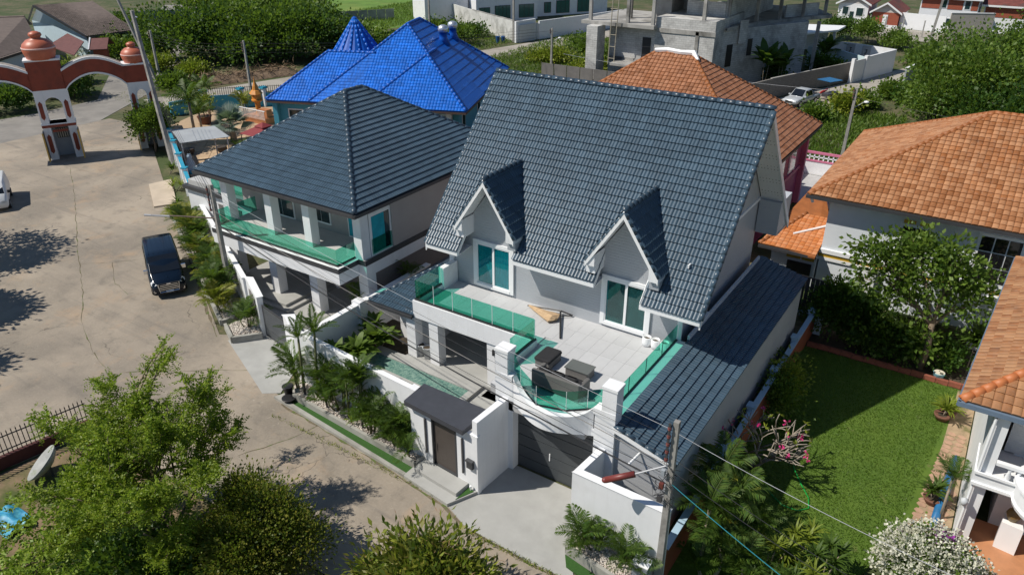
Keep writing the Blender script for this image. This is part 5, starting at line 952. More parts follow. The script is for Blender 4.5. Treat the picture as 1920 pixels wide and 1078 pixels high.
# far row of small houses at the upper right
dred=M('dark_red_far_tile',(.16,.045,.035),.8,.3,1.2,c2=(.09,.05,.045)); greyr=M('grey_far_tile',(.14,.135,.13),.85,.25,1.5)
def gable_house(label,x0,x1,y0,y1,h,rh,wm,rm,front=True,extras=None):
    t=thing('small_house',label,'house',((x0+x1)/2,y0,0),0,'row of small houses beyond the lots'); part('wall',G().box(x0,x1,y0,y1,0,h),wm,t); xm=(x0+x1)/2; e=.5
    if front:
        part('gable',G().slab([(x0,y0,h),(x1,y0,h),(xm,y0,h+rh*.9)],(0,.2,0)),M('pale_gable',(.5,.47,.45),.7,.1),t)
        part('roof',G().slab([(x0-e,y0-e,h-.15),(xm,y0-e,h+rh),(xm,y1,h+rh),(x0-e,y1,h-.15)],(0,0,.14)).slab([(x1+e,y0-e,h-.15),(xm,y0-e,h+rh),(xm,y1,h+rh),(x1+e,y1,h-.15)],(0,0,.14)),rm,t)
        part('bargeboard',G().slab([(x0-e,y0-e-.06,h-.3),(xm,y0-e-.06,h+rh-.15),(xm,y0-e-.06,h+rh+.16),(x0-e,y0-e-.06,h+.02)],(0,.05,0)).slab([(x1+e,y0-e-.06,h-.3),(xm,y0-e-.06,h+rh-.15),(xm,y0-e-.06,h+rh+.16),(x1+e,y0-e-.06,h+.02)],(0,.05,0)),white2,t)
    else: part('roof',G().slab([(x0-e,y0-e,h-.1),(x1+e,y0-e,h-.1),(x1,(y0+y1)/2,h+rh),(x0,(y0+y1)/2,h+rh)],(0,0,.15)).slab([(x0-e,y1+e,h-.1),(x1+e,y1+e,h-.1),(x1,(y0+y1)/2,h+rh),(x0,(y0+y1)/2,h+rh)],(0,0,.15)),rm,t); 
    if not front: part('fascia',G().box(x0-e,x1+e,y0-e-.08,y0-e,h-.35,h-.05),white2,t)
    for nm,xa,xb,za,zb,mt in extras or []:
        w=part(nm,G().box(xa,xb,y0-.06,y0,za,zb),white2 if nm=='window' else mt,t)
        if nm=='window': part('window_pane',G().box(xa+.12,xb-.12,y0-.09,y0-.06,za+.12,zb-.12),mt,w)
    return t
wr=M('window_reflective',(.012,.035,.04)); dkred=M('brick_red_paint',(.30,.075,.04),.7,.1)
gable_house('small white house with orange-tinged gable beside the grey shell',-31.5,-26.3,157.5,166,3.6,1.5,white,dred,True,[('window',-30.8,-29.6,1.6,3.1,wr),('window',-28.4,-27.0,1.4,3.0,wr),('door',-29.4,-28.7,0,2.2,wr)])
gable_house('small red-fronted house with low dark roof in the far row',-25.2,-20.8,156.2,165,2.6,1.6,dkred,dred,True,[('white_door',-23.4,-22.6,0,2.2,white),('white_plinth',-25.2,-20.8,0,.5,white)])
gable_house('two-storey red and white house with grey roof in the far row',-18.0,-9.0,158,166,5.6,1.0,white,greyr,False,[('red_panel',-17.8,-14.9,3.6,5.4,dkred),('red_panel',-13.7,-11.4,3.6,5.4,dkred),('window',-14.8,-13.8,3.7,5.2,wr),('window',-11.2,-10.2,3.7,5.2,wr),('red_panel',-10.1,-9.1,3.6,5.4,dkred),('window',-13.6,-12.2,.9,2.2,wr)])
gable_house('long dark-red roofed house at the upper right corner',-8.2,6,160,170,4.6,1.6,white,dred,False,[('red_panel',-8,2,2.6,4.4,dkred)])
fw=thing('far_white_wall','long white boundary wall in front of the far row of houses','wall',(-16,156,0)); part('wall_panel',G().wall([(-20.6,157),(-13.2,155.3)],2.7,.2),white,fw); part('wall_panel',G().wall([(-20.6,157),(-20.6,164)],2.7,.2),white,fw)
bwl=thing('beige_wall','plain beige block wall left of the big tree mass','wall',(-10,149,0)); part('wall_panel',G().wall([(-12,147.6),(-6,150.5)],4.2,.25),M('beige_render',(.44,.40,.36),.8,.08),bwl); part('wall_cap',G().wall([(-12,147.6),(-6,150.5)],.1,.35,4.2),white,bwl)
gs=thing('grey_lane_wall','short grey wall at the end of the side lane','wall',(-12,110,0)); part('wall_panel',G().wall([(-12.2,107.9),(-11.4,113)],1.9,.2),M('grey_render',(.30,.33,.36)),gs); part('wall_cap',G().wall([(-12.2,107.9),(-11.4,113)],.08,.3,1.9),white,gs)
struct('far_paved_lot',G().prism([(-31,158),(-13,155),(-12.5,145),(-19,141.5),(-24,151),(-33,155)],-.1,.006),lane)
for k,x in enumerate((-24.5,-21.8,-18.9,-15.6)): q=thing('lot_post',['first thin grey post from the left at the far paved lot','second thin grey post from the left at the far paved lot','third thin grey post at the far paved lot','thin grey post nearest the beige wall at the far lot'][k],'post',(x,150.5-k*.8,0),0,'posts of the far lot'); part('shaft',G().box(x-.09,x+.09,150.4-k*.8,150.6-k*.8,0,2.6),rawc,q); part('tip',G().box(x-.11,x+.11,150.38-k*.8,150.62-k*.8,2.6,2.7),rawc,q)
# modern white house at the top
MH=thing('modern_white_house','flat-roofed modern white house with dark green-tinted windows','house',(-85,126,0)); md=Vector((6.6,10.8,0)).normalized(); mn=Vector((-md.y,md.x,0)); MO=Vector((-87.7,120.4,0))
def mp_(t,w,z): q=MO+md*t+mn*w; return (q.x,q.y,z)
def mslab(t0,t1,w0,w1,z0,z1): return G().slab([mp_(t0,w0,z0),mp_(t1,w0,z0),mp_(t1,w0,z1),mp_(t0,w0,z1)],tuple(mn*(w1-w0)))
part('wall',mslab(0,12.8,0,10,0,7.5),white,MH); part('wing',mslab(13.3,30,2.5,10,0,6),white,MH); part('left_wing',mslab(-9,-.4,3,10,0,5.5),white,MH)
for t0,t1,z0,z1,wv in ((.6,2.8,.4,2.6,0),(3.8,7,.4,2.8,0),(8.8,12,.4,2.8,0),(1,4,4.6,6.4,0),(6.2,9,4.9,6.4,0),(15.5,17,.6,2.6,2.5),(18.2,21.2,.4,2.8,2.5),(23,26,.4,2.8,2.5)):
    w=part('window',mslab(t0,t1,wv-.08,wv,z0,z1),black,MH); n=max(2,int((t1-t0)/.8))
    for k in range(n): part('window_pane',mslab(t0+.08+(t1-t0-.1)*k/n,t0+(t1-t0-.1)*(k+1)/n,wv-.11,wv-.08,z0+.08,z1-.08),M('green_reflective_glass',(.02,.11,.10),.1,.1),w)
mw=thing('modern_house_wall','white boundary wall with roller gate before the modern house','wall',(-68,112,0)); part('wall_panel',G().wall([(-68.3,111.2),(-64.9,123.5),(-62.5,134)],2.9,.25),white,mw); part('gate_frame',G().wall([(-69.6,106.1),(-68.7,110.6)],3.3,.35),white,mw); part('roller_gate',G().wall([(-69.25,106.6),(-68.55,110.1)],2.7,.42),M('pale_grey_slats',(.52,.54,.55),.5,.06,1,stripe=(2,5,.5)),mw); part('side_door',G().wall([(-68.55,110.7),(-68.35,111.1)],2.6,.2),M('pale_grey_slats',(.52,.54,.55)),mw)
ow=thing('old_white_wall','streaked old white wall above the weedy bank','wall',(-78,111,0)); part('wall_panel',G().wall([(-70.2,106.8),(-72,108),(-84,114.3),(-92,119)],3.2,.2),M('streaked_white',(.55,.55,.53),.8,.12,1,c2=(.33,.33,.31),c2lo=.5,c2hi=.65),ow); part('wall_cap',G().wall([(-70.2,106.8),(-72,108),(-84,114.3)],.08,.26,3.2),rawc,ow)
for k in range(2): q=thing('blue_bin',['blue wheeled bin left of the pair by the dark pole','blue wheeled bin right of the pair by the dark pole'][k],'bin',(-72.0+k*.7,104.6+k*.5,0),0,'blue bins by the lane'); part('bin_body',G().lathe([(.25,0),(.34,.9),(.34,.95)],10,(-72.0+k*.7,104.6+k*.5,0)),M('blue_plastic',(.02,.09,.26),.4,.1),q); part('lid',G().lathe([(.36,.95),(.36,1.02),(0,1.08)],10,(-72.0+k*.7,104.6+k*.5,0)),M('blue_plastic',(.02,.09,.26)),q)
# old brown-roofed houses at the far left
brT=M('old_brown_tile',(.13,.10,.085),.8,.2,1.5,rand=.25)
LH=thing('brown_roof_house','large house with old brown tiled roof at the far upper left','house',(-116,52,0)); A1=[(-103,41.5,3.2),(-110.5,52.5,3.2),(-120.6,56.3,5.8),(-128,49,5.8)]
rf_=part('roof',G().slab(A1,(0,0,-.2)).slab([(-120.6,56.3,5.8),(-128,49,5.8),(-136,52,3.4),(-131,62,3.4)],(0,0,-.2)),brT,LH); T=Tiles(brT,.33,.42,1,.05,.06); T.plane([A1[0],A1[1],A1[2],A1[3]]); T.build(rf_,120); part('wall',G().prism([(-104,42.5),(-110.8,51.8),(-121,55.5),(-127,49)],0,3.0),white,LH); part('ridge',G().tube([A1[2],A1[3]],.18,6),brT,rf_)
LH2=thing('brown_gable_house','brown-roofed house with pale blue gable wall at the far left','house',(-122,62,0)); B1=[(-119.4,62.0,3.3),(-119.2,67.5,3.3),(-125.2,69.2,6.1),(-126.9,61,6.1)]
rg_=part('roof',G().slab([(-112.5,60.2,3.3),(-112,67.4,3.3),(-125.2,69.2,6.4),(-126.9,61,6.4)],(0,0,-.2)),brT,LH2); T=Tiles(brT,.33,.42,1,.05,.06); T.plane([(-112.5,60.2,3.3),(-112,67.4,3.3),(-125.2,69.2,6.4),(-126.9,61,6.4)]); T.build(rg_,80); part('gable_wall',G().slab([(-113.5,60.6,0),(-113.5,60.6,3.3),(-126.6,61.3,6.2),(-134,63.5,3.5),(-134,63.5,0)],(.5,6,0)),M('pale_blue_render',(.46,.58,.66),.7,.06),LH2); part('verge_board',G().slab([(-112.4,60.0,3.1),(-126.9,60.8,6.2),(-126.9,60.8,6.5),(-112.4,60.0,3.4)],(0,.15,0)).slab([(-126.9,60.8,6.2),(-134.5,63.1,3.3),(-134.5,63.1,3.6),(-126.9,60.8,6.5)],(0,.15,0)),black,LH2); part('porch_roof',G().slab([(-104.5,53.6,2.4),(-110,58.2,3.0),(-117.5,60.1,3.2),(-113.5,55,2.6)],(0,0,.12)),M('maroon_tile',(.14,.055,.05),.8,.2,2),LH2)
sh=thing('small_shrine_roof','small maroon shrine roof with white edges behind the red gate','shrine',(-106,58.5,0)); part('roof',G().slab([(-104.2,58,2.6),(-106,59.6,3.7),(-107.5,57.8,3.7),(-105.6,56.2,2.6)],(0,0,.1)).slab([(-106,59.6,3.7),(-107.5,57.8,3.7),(-109,59.6,2.6),(-107.6,61.2,2.6)],(0,0,.1)),M('maroon_tile',(.14,.055,.05)),sh); part('gable_edge',G().tube([(-105.6,56.2,2.7),(-107.5,57.8,3.85),(-109,59.6,2.7)],.12,4),white,sh); part('body',G().prism([(-104.8,58.2),(-106,59.2),(-107.2,58),(-106,57)],0,2.6),dkred,sh)
hl=struct('far_wall_strip',G().wall([(-139,84.5),(-134,92),(-127,101)],2.2,.3),M('blue_grey_fence',(.09,.13,.17),.8,.15,1)); hl['kind']='structure'
tf=thing('tin_fence','rusty corrugated tin fence between thicket and field','fence',(-109,109,0))
for k in range(9): part('tin_sheet',G().wall([(-112+k*.9,102.4+k*1.5),(-111.15+k*.9,103.8+k*1.5)],1.9,.06),M('grey_tin',(.24,.26,.26),.6,.2,1,stripe=(0,6,.5)),tf)
# ================================================================ walled garden on the right
lawnM=bpy.data.materials.new('mown_lawn'); N,L=nodes(lawnM); p=N['Principled BSDF']; tc=N.new('ShaderNodeTexCoord').outputs['Object']
o=mixc(N,L,ramp(N,L,noise(N,L,.5,6,.65,tc,.4),.35,.65),(.046,.105,.007),(.072,.135,.010)); o=mixc(N,L,ramp(N,L,noise(N,L,14,4,.7,tc),.35,.7,0,.4),o,(.13,.17,.025)); o=mixc(N,L,ramp(N,L,noise(N,L,.8,6,.7,tc,.5),.62,.72,0,.6),o,(.16,.13,.06)); L.new(o,p.inputs['Base Color']); p.inputs['Roughness'].default_value=.95
b=N.new('ShaderNodeBump'); b.inputs['Strength'].default_value=.8; L.new(noise(N,L,40,4,.7,tc),b.inputs['Height']); L.new(b.outputs[0],p.inputs['Normal'])
struct('lawn',G().prism([(-6.2,17),(-6.2,38.6),(1.4,38.6),(1.25,33.5),(.95,28.2),(.3,25.4),(-.6,22.5),(3,17)],GZ-.1,GZ+.01),lawnM)
kg=thing('lawn_kerb','low red brick edging along the back of the lawn','kerb',(-2.5,38.9,GZ)); 
bmk=mesh('kerb_block',G().box(0,.56,-.09,.09,0,.26),M('red_kerb_brick',(.24,.075,.045),.85,.25,3))
for k in range(14): o=link('kerb_block',bmk,kg); o.location=(-6.1+.58*k+2.5,38.75-38.9+random.uniform(-.02,.02),random.uniform(-.02,.02))
struct('flower_bed',G().prism([(-6.2,38.7),(2.1,38.7),(2.1,43.4),(-6.2,43.4)],GZ-.1,GZ+.03),M('leafy_soil',(.055,.042,.026),.95,.4,4))
rp=thing('garden_side_wall','red-brown garden wall with pale blue capped posts beside the lean-to','wall',(-6.3,32,GZ)); rbw=M('red_brown_render',(.26,.075,.035),.75,.15,1.5); pbl=M('pale_blue_cap',(.36,.50,.62),.6,.05)
part('wall_panel',G().box(-6.32,-6.18,19.2,40.5,GZ,.62),rbw,rp); part('wall_cap',G().box(-6.38,-6.12,19.2,40.5,.62,.68),pbl,rp)
for k,y in enumerate((25.3,28.9,32.4,36,39.4)): q=part('wall_post',G().box(-6.46,-6.2,y-.17,y+.17,GZ,.84),pbl,rp); part('post_cap',G().box(-6.5,-6.12,y-.22,y+.22,.84,.92),pbl,q)
sgw=thing('dark_slat_screen','dark metal slat screen between the lean-to and the orange annex','screen',(-6.9,40.2,0))
for k in range(9): part('slat',G().box(-8.0+k*.24,-7.8+k*.24,40.2,40.24,.3,2.3),dark,sgw)
part('base_wall',G().box(-8.1,-5.8,40.15,40.3,GZ,.3),M('pale_blue_render',(.46,.58,.66)),sgw); part('top_rail',G().box(-8.1,-5.8,40.18,40.26,2.3,2.36),dark,sgw)
pv=thing('stepping_paving','strip of irregular pink paving stones between lawn and white house','paving',(1.4,30,GZ)); pm=M('pink_paver',(.40,.25,.17),.85,.2,3)
part('paving_base',G().prism([(.2,25.2),(.95,28.2),(1.25,33.5),(1.35,38.5),(2.2,38.5),(2.2,25)],GZ-.05,GZ+.015),M('sandy_soil',(.33,.24,.15),.95,.2,3,c2=(.10,.11,.03)),pv)
for k in range(26):
    y=25.4+k*.36; x0=.55+(y-25.4)*.085
    for j in range(3):
        cx=x0+.2+j*.42; cy=y+random.uniform(-.04,.04)
        if cx>2.0: continue
        part('paving_stone',G().prism([(cx+.19*math.cos(a+.3*random.random()),cy+.155*math.sin(a)) for a in [i*math.pi/3 for i in range(6)]],GZ,GZ+.035),pm,pv)
hs=thing('garden_hose','green garden hose looped on the lawn below the frangipani','hose',(-3.6,26,GZ)); g=G(); pts=[(-4.3,28.9),(-3.9,28.0),(-3.4,27.2),(-2.9,26.5),(-2.75,25.9),(-3.1,25.5),(-3.7,25.5),(-4.3,25.9),(-4.8,26.6)]; part('hose_line',G().tube([(x,y,GZ+.03) for x,y in pts],.03,6),M('green_hose',(.01,.30,.05),.4,.1),hs,True); part('nozzle',G().cyl((-4.8,26.6,GZ+.03),(-4.95,26.85,GZ+.03),.04,n=6),black,hs)
bk=thing('blue_paint_bucket','pale bucket with blue side by the lawn kerb','bucket',(.35,39.0,GZ)); part('bucket_body',G().lathe([(.2,0),(.27,.42),(.28,.44),(.25,.44),(0,.38)],14,(.35,39.0,GZ)),M('bucket_blue',(.20,.45,.55),.5,.1),bk,True); part('lid',G().lathe([(.26,.42),(.26,.46),(0,.47)],14,(.35,39.0,GZ)),M('cream_lid',(.6,.55,.45),.6,.1),bk)
# pink fence garden behind the gable
pf=thing('pink_fence','pink and white fence with pierced blocks behind the grey gable','fence',(-12.5,65,0)); pk_=M('pink_paint',(.55,.16,.26))
part('wall_panel',G().box(-14.3,-9.5,65.5,65.65,0,1.15),white,pf); part('mid_rail',G().box(-14.3,-9.5,65.45,65.7,1.15,1.28),pk_,pf); part('top_rail',G().box(-14.3,-9.5,65.45,65.7,1.82,1.98),pk_,pf)
for k in range(12): part('pierced_block',G().box(-14.0+k*.38,-13.9+k*.38,65.5,65.65,1.28,1.82),white,pf)
part('mid_bar',G().box(-14.3,-9.5,65.5,65.64,1.5,1.58),white,pf)
for x,y in ((-14.3,65.5),(-14.1,61.5),(-9.6,65.6)): q=part('fence_post',G().box(x-.2,x+.2,y-.2,y+.2,0,2.1),pk_,pf); part('post_lamp',G().lathe([(.06,0),(.14,.08),(.14,.2),(0,.3)],8,(x,y,2.1)),M('pale_grey_pot',(.5,.52,.54)),q,True)
part('side_panel',G().box(-14.3,-14.15,61.5,65.5,0,1.9),pk_,pf); part('far_side_panel',G().box(-9.7,-9.5,58,65.5,0,1.8),white,pf)
struct('pale_yard',G().prism([(-14.2,58),(-9.6,58),(-9.6,65.4),(-14.2,65.4)],-.05,.01),M('pale_yard_concrete',(.42,.42,.42),.9,.1,1))
# left yard fence at the bottom left
lf=thing('iron_railing','black spear-top iron railing on a dark red wall at the lower left','fence',(-30.8,10,0)); part('base_wall',G().wall([(-31.4,5),(-31.0,9),(-30.4,12.2)],.55,.22),M('dark_red_wall',(.07,.018,.015),.8,.2,2),lf)
bar_=mesh('spear_bar',G().box(-.015,.015,-.015,.015,0,1.0).add([(-.03,0,1.0),(0,.03,1.0),(.03,0,1.0),(0,-.03,1.0),(0,0,1.14)],[(0,1,4),(1,2,4),(2,3,4),(3,0,4)]),black)
rp_=[(-31.4,5),(-31.0,9),(-30.4,12.2)]
for a,b in zip(rp_,rp_[1:]):
    L_=math.dist(a,b); n=int(L_/.17)
    for k in range(n): o=link('spear_bar',bar_,lf); t=(k+.5)/n; o.location=(a[0]+(b[0]-a[0])*t+30.8,a[1]+(b[1]-a[1])*t-10,.55)
    part('rail',G().wall([a,b],.04,.04,.75).wall([a,b],.04,.04,1.4),black,lf)
ds=thing('white_dish','round weathered grey dish leaning inside the iron railing','dish',(-28.9,9.6,0)); g=G().lathe([(0,.0),(.35,.05),(.65,.2),(.8,.38),(.78,.4),(.6,.24),(0,.06)],22); mtx=Matrix.Rotation(R(35),3,'X')@Matrix.Rotation(R(-25),3,'Y'); g.v=[tuple(mtx@Vector(v)+Vector((-28.8,9.6,.5))) for v in g.v]; part('dish_bowl',g,M('old_dish_grey',(.30,.31,.30),.6,.2,2,c2=(.16,.2,.1)),ds,True); part('dish_foot',G().cyl((-28.8,9.6,0),(-28.8,9.6,.55),.05,n=6),dark,ds)
bn=thing('blue_net','bright blue netting heap in the lower left yard','netting',(-27.6,7.3,0)); g=G(); n=10
for i in range(n):
    for j in range(n): g.v.append((-28.5+i*.2,6.8+j*.12,.05+.25*math.sin(i*.9)*math.sin(j*.7)**2+.3*math.exp(-((i-5)**2+(j-5)**2)/14)))
g.f=[(i*n+j,(i+1)*n+j,(i+1)*n+j+1,i*n+j+1) for i in range(n-1) for j in range(n-1)]; part('net_sheet',g,M('blue_net_plastic',(.03,.25,.42),.5,.3,12,c2=(.10,.40,.50)),bn,True)
struct('yard_soil',G().prism([(-31.2,5),(-30.2,12.1),(-20,12.1),(-8,12.0),(-8,-10),(-31.2,-10)],-.1,.02),M('yard_earth',(.20,.14,.085),.95,.25,1.2,c2=(.07,.09,.02),c2lo=.45,c2hi=.6,bump=.4,bscale=10))
# patio of the blue villa
struct('villa_patio',G().prism([(-72,44.8),(-47.5,31),(-46,38),(-58,52),(-68.5,56.8),(-74.5,51)],-.05,.02),M('patio_base',(.40,.29,.19),.9,.1,2))
pt=thing('patio_paving','diagonal beige and brown patio paving of the blue villa','paving',(-62,43,0)); tm1=mesh('patio_tile',G().obox((0,0,.03),(.84,.84,.03),0),M('beige_patio_tile',(.50,.36,.23),.8,.12,2,rand=.25,rc=(.32,.20,.12)))
for i in range(-12,13):
    for j in range(-12,13):
        x=-61+i*.62*1.0+j*.62; y=43.5-i*.62+j*.62
        if not(-68<x<-54 and y>31.6+(-48-x)*.565+1.2 and y<52): continue
        o=link('patio_tile',tm1,pt); o.location=(x+62,y-43,0); o.rotation_euler=(0,0,math.pi/4)
sc_=thing('metal_shelter','grey corrugated shelter roof on thin posts by the street wall','shelter',(-58.3,38.7,0)); sm_=M('corrugated_zinc',(.42,.44,.45),.45,.1,1,metal=.2)
for k in range(12):
    t=k/12; t2=(k+1)/12; a=Vector((-61.2,38.1,2.75));b=Vector((-57.6,36.4,2.6));c=Vector((-55.4,39.7,2.7));d=Vector((-58.8,40.8,2.85))
    p0=a.lerp(b,t);p1=a.lerp(b,t2);p2=d.lerp(c,t2);p3=d.lerp(c,t); part('roof_sheet',G().slab([tuple(p0),tuple(p1-Vector((0,0,.03))),tuple(p2-Vector((0,0,.03))),tuple(p3)],(0,0,.03)),sm_,sc_)
for x,y in ((-61,38.1),(-57.7,36.6),(-55.6,39.6),(-58.8,40.6)): part('post',G().cyl((x,y,0),(x,y,2.65),.05,n=6),wireW,sc_)
rz=thing('red_gazebo','dark red canvas gazebo peeking over the grey hip roof','gazebo',(-55.2,43.2,0)); g=G(); c0=(-55.2,43.2); g.v=[(c0[0]+s*1.5,c0[1]+t*1.5,2.3) for s,t in ((-1,-1),(1,-1),(1,1),(-1,1))]+[(c0[0]+s*.45,c0[1]+t*.45,2.85) for s,t in ((-1,-1),(1,-1),(1,1),(-1,1))]; g.f=[(0,1,5,4),(1,2,6,5),(2,3,7,6),(3,0,4,7)]; part('canopy',g,M('dark_red_canvas',(.20,.025,.03),.8,.1),rz); g=G(); g.v=[(c0[0]+s*.6,c0[1]+t*.6,2.88) for s,t in ((-1,-1),(1,-1),(1,1),(-1,1))]+[(c0[0],c0[1],3.2)]; g.f=[(0,1,4),(1,2,4),(2,3,4),(3,0,4)]; part('canopy_cap',g,M('dark_red_canvas',(.20,.025,.03)),rz)
for s,t in ((-1,-1),(1,-1),(1,1),(-1,1)): part('post',G().cyl((c0[0]+s*1.4,c0[1]+t*1.4,0),(c0[0]+s*1.4,c0[1]+t*1.4,2.3),.04,n=6),black,rz)
shn=thing('spirit_house','golden orange spirit house on a pedestal inside a white railing','shrine',(-65.4,51.2,0)); orp=M('gilded_orange',(.55,.22,.03),.5,.15); part('platform',G().box(-67,-63.6,50.2,52.4,0,.7),M('orange_tile_plinth',(.42,.17,.07),.7,.15),shn); part('pedestal',G().lathe([(.35,0),(.25,.3),(.3,1.2),(.6,1.4),(.6,1.5)],10,(-66,51.4,.7)),orp,shn); part('shrine_body',G().box(-66.35,-65.65,51.05,51.75,2.2,2.8),orp,shn); part('spire',G().lathe([(.7,0),(.45,.35),(.35,.4),(.25,.8),(.1,1.2),(.02,1.7)],8,(-66,51.4,2.8)),orp,shn); part('offering_table',G().box(-65,-63.8,50.6,51.3,.7,1.5),MATS['orange_tile_plinth'],shn)
wb=mesh('railing_bar',G().box(-.02,.02,-.02,.02,0,.9),white2)
for k in range(20): o=link('railing_bar',wb,shn); o.location=(-67.2+k*.19+65.4,50.05-51.2,.0+.6)
part('railing_top',G().box(-67.3,-63.4,50.0,50.1,1.5,1.56),white2,shn)
bf=thing('villa_fence','aqua garden wall with black spear railing behind the villa palms','fence',(-74,52,0)); fp=[(-75.2,47.2),(-74.4,51),(-72.0,54),(-68.5,57.5)]; part('base_wall',G().wall(fp,1.5,.2),aqua,bf); part('rail',G().wall(fp,.04,.04,2.2),black,bf)
spb=mesh('spear_bar',G().box(-.02,.02,-.02,.02,0,.85),black)
for a,b in zip(fp,fp[1:]):
    n=int(math.dist(a,b)/.22)
    for k in range(n): o=link('spear_bar',spb,bf); t=(k+.5)/n; o.location=(a[0]+(b[0]-a[0])*t+74,a[1]+(b[1]-a[1])*t-52,1.5)
for x,y in ((-74.4,51),(-72,54),(-70.3,55.8)): q=part('fence_post',G().box(x-.25,x+.25,y-.25,y+.25,0,2.0),white,bf); part('post_cap',G().box(x-.35,x+.35,y-.35,y+.35,2.0,2.2),aqua,q)
# ================================================================ vegetation
bark=M('bark',(.16,.12,.085),.9,.25,6,bump=.5,bscale=20); bark2=M('pale_bark',(.30,.25,.19),.9,.2,6,bump=.4,bscale=20); stemM=M('green_stem',(.12,.13,.05),.7,.2,6)
def unit(a): return a/np.maximum(np.linalg.norm(a,axis=-1,keepdims=True),1e-9)
def leafquads(P,D,L,W,fold=.15):
    """rhombic leaves at P pointing along D"""
    n=len(P); r=unit(rng.normal(size=(n,3))); S=unit(np.cross(D,r)); Nn=np.cross(S,D)
    L=np.asarray(L).reshape(-1,1); W=np.asarray(W).reshape(-1,1)
    V=np.stack([P,P+D*L*.45+S*W+Nn*L*fold*.3,P+D*L-Nn*L*fold,P+D*L*.45-S*W+Nn*L*fold*.3],1).reshape(-1,3)
    return V,np.arange(4*n).reshape(n,4)
def clumped(lobes,n,clump=.32,per=26,shell=.62):
    """leaf points gathered in clumps on and in ellipsoid lobes; returns points and outward directions"""
    vol=np.array([l[1][0]*l[1][1]*l[1][2] for l in lobes])**.75; vol/=vol.sum(); P=[];D=[]
    for (c,r),w in zip(lobes,vol):
        k=max(2,int(n*w/per)); d=unit(rng.normal(size=(k,3))); d[:,2]=np.where(d[:,2]<-.35,-d[:,2],d[:,2]); d=unit(d)
        rad=shell+(1.06-shell)*rng.random((k,1))**.6; cc=d*rad*np.array(r)*(1+.12*rng.normal(size=(k,1)))
        m=np.mean(r); o=rng.normal(size=(k,per,3))*clump*(.6+.8*rng.random((k,1,1))); p=(cc[:,None]+o).reshape(-1,3)+np.array(c)
        P.append(p); D.append(unit(.8*np.repeat(d,per,0)+unit(o.reshape(-1,3))*.9+rng.normal(size=(k*per,3))*.35+np.array([0,0,.1])))
    return np.concatenate(P),np.concatenate(D)
def crown(t,name,lobes,n,L,W,mat,clump=.32,per=26,shell=.62,zmin=None,droop=0):
    P,D=clumped(lobes,n,clump,per,shell)
    if zmin is not None: k=P[:,2]>zmin; P,D=P[k],D[k]
    if droop: D=unit(D+np.array([0,0,-droop]))
    s=.6+.8*rng.random(len(P)); V,F=leafquads(P,D,L*s,W*s); return nppart(name,V,F,mat,t,kind='stuff' if name!='crown' else None)
def limbs(t,base,h,lobes,r,mat,split=.4,name='trunk',nsub=3):
    b=Vector(base); top=b+Vector((0,0,h*split)); g=G().tube([tuple(b-Vector((0,0,.1))),tuple(b.lerp(top,.5)+Vector((random.uniform(-.1,.1)*h*.2,random.uniform(-.1,.1)*h*.2,0))),tuple(top)],[r*1.2,r,r*.8],7)
    for c,rr in lobes:
        c=Vector(c); m=top.lerp(c,.5)+Vector((random.uniform(-.2,.2),random.uniform(-.2,.2),.15*h*.2)); g.tube([tuple(top-Vector((0,0,.15))),tuple(m),tuple(c+Vector((0,0,rr[2]*.2)))],[r*.6,r*.38,r*.12],5)
        for _ in range(nsub):
            e=c+Vector((random.uniform(-1,1)*rr[0]*.75,random.uniform(-1,1)*rr[1]*.75,random.uniform(-.2,.8)*rr[2])); g.tube([tuple(m),tuple(m.lerp(e,.55)+Vector((0,0,.1))),tuple(e)],[r*.3,r*.2,r*.06],4)
    return part(name,g,mat,t,True)
def tree(name,label,cat,base,h,lobes,n,L,W,mat,r=.18,bm=bark,group=None,split=.4,**k):
    t=thing(name,label,cat,base,0,group); limbs(t,base,h,lobes,r,bm,split); crown(t,'crown',lobes,n,L,W,mat,**k); return t
LG=leafM('leaf_mid_green',(0.060,0.124,0.016),(0.145,0.214,0.032)); LD=leafM('leaf_dark_green',(0.024,0.069,0.011),(0.068,0.132,0.022)); LY=leafM('leaf_yellow_green',(0.153,0.206,0.022),(0.289,0.314,0.035)); LM=leafM('leaf_mango',(.055,.10,.012),(.22,.205,.03)); LF=leafM('leaf_feathery',(.13,.22,.016),(.28,.34,.03),.5,.45); LP=leafM('palm_green',(.032,.085,.012),(.092,.145,.020),.55); LPy=leafM('palm_yellow_green',(0.145,0.181,0.019),(0.264,0.247,0.032),.55); LB=leafM('blue_palm',(.16,.22,.20),(.26,.32,.28),.5); LR=leafM('leaf_red_tint',(0.170,0.116,0.024),(0.255,0.198,0.032)); LW=leafM('white_bract',(.55,.55,.42),(.72,.70,.62),.6,.2); LV=leafM('purple_bract',(.28,.03,.32),(.40,.06,.45),.6,.2); LK=leafM('pink_petal',(.55,.02,.16),(.70,.06,.28),.5,.2); dryM=M('dry_branches',(.22,.15,.09),.9,.35,4)
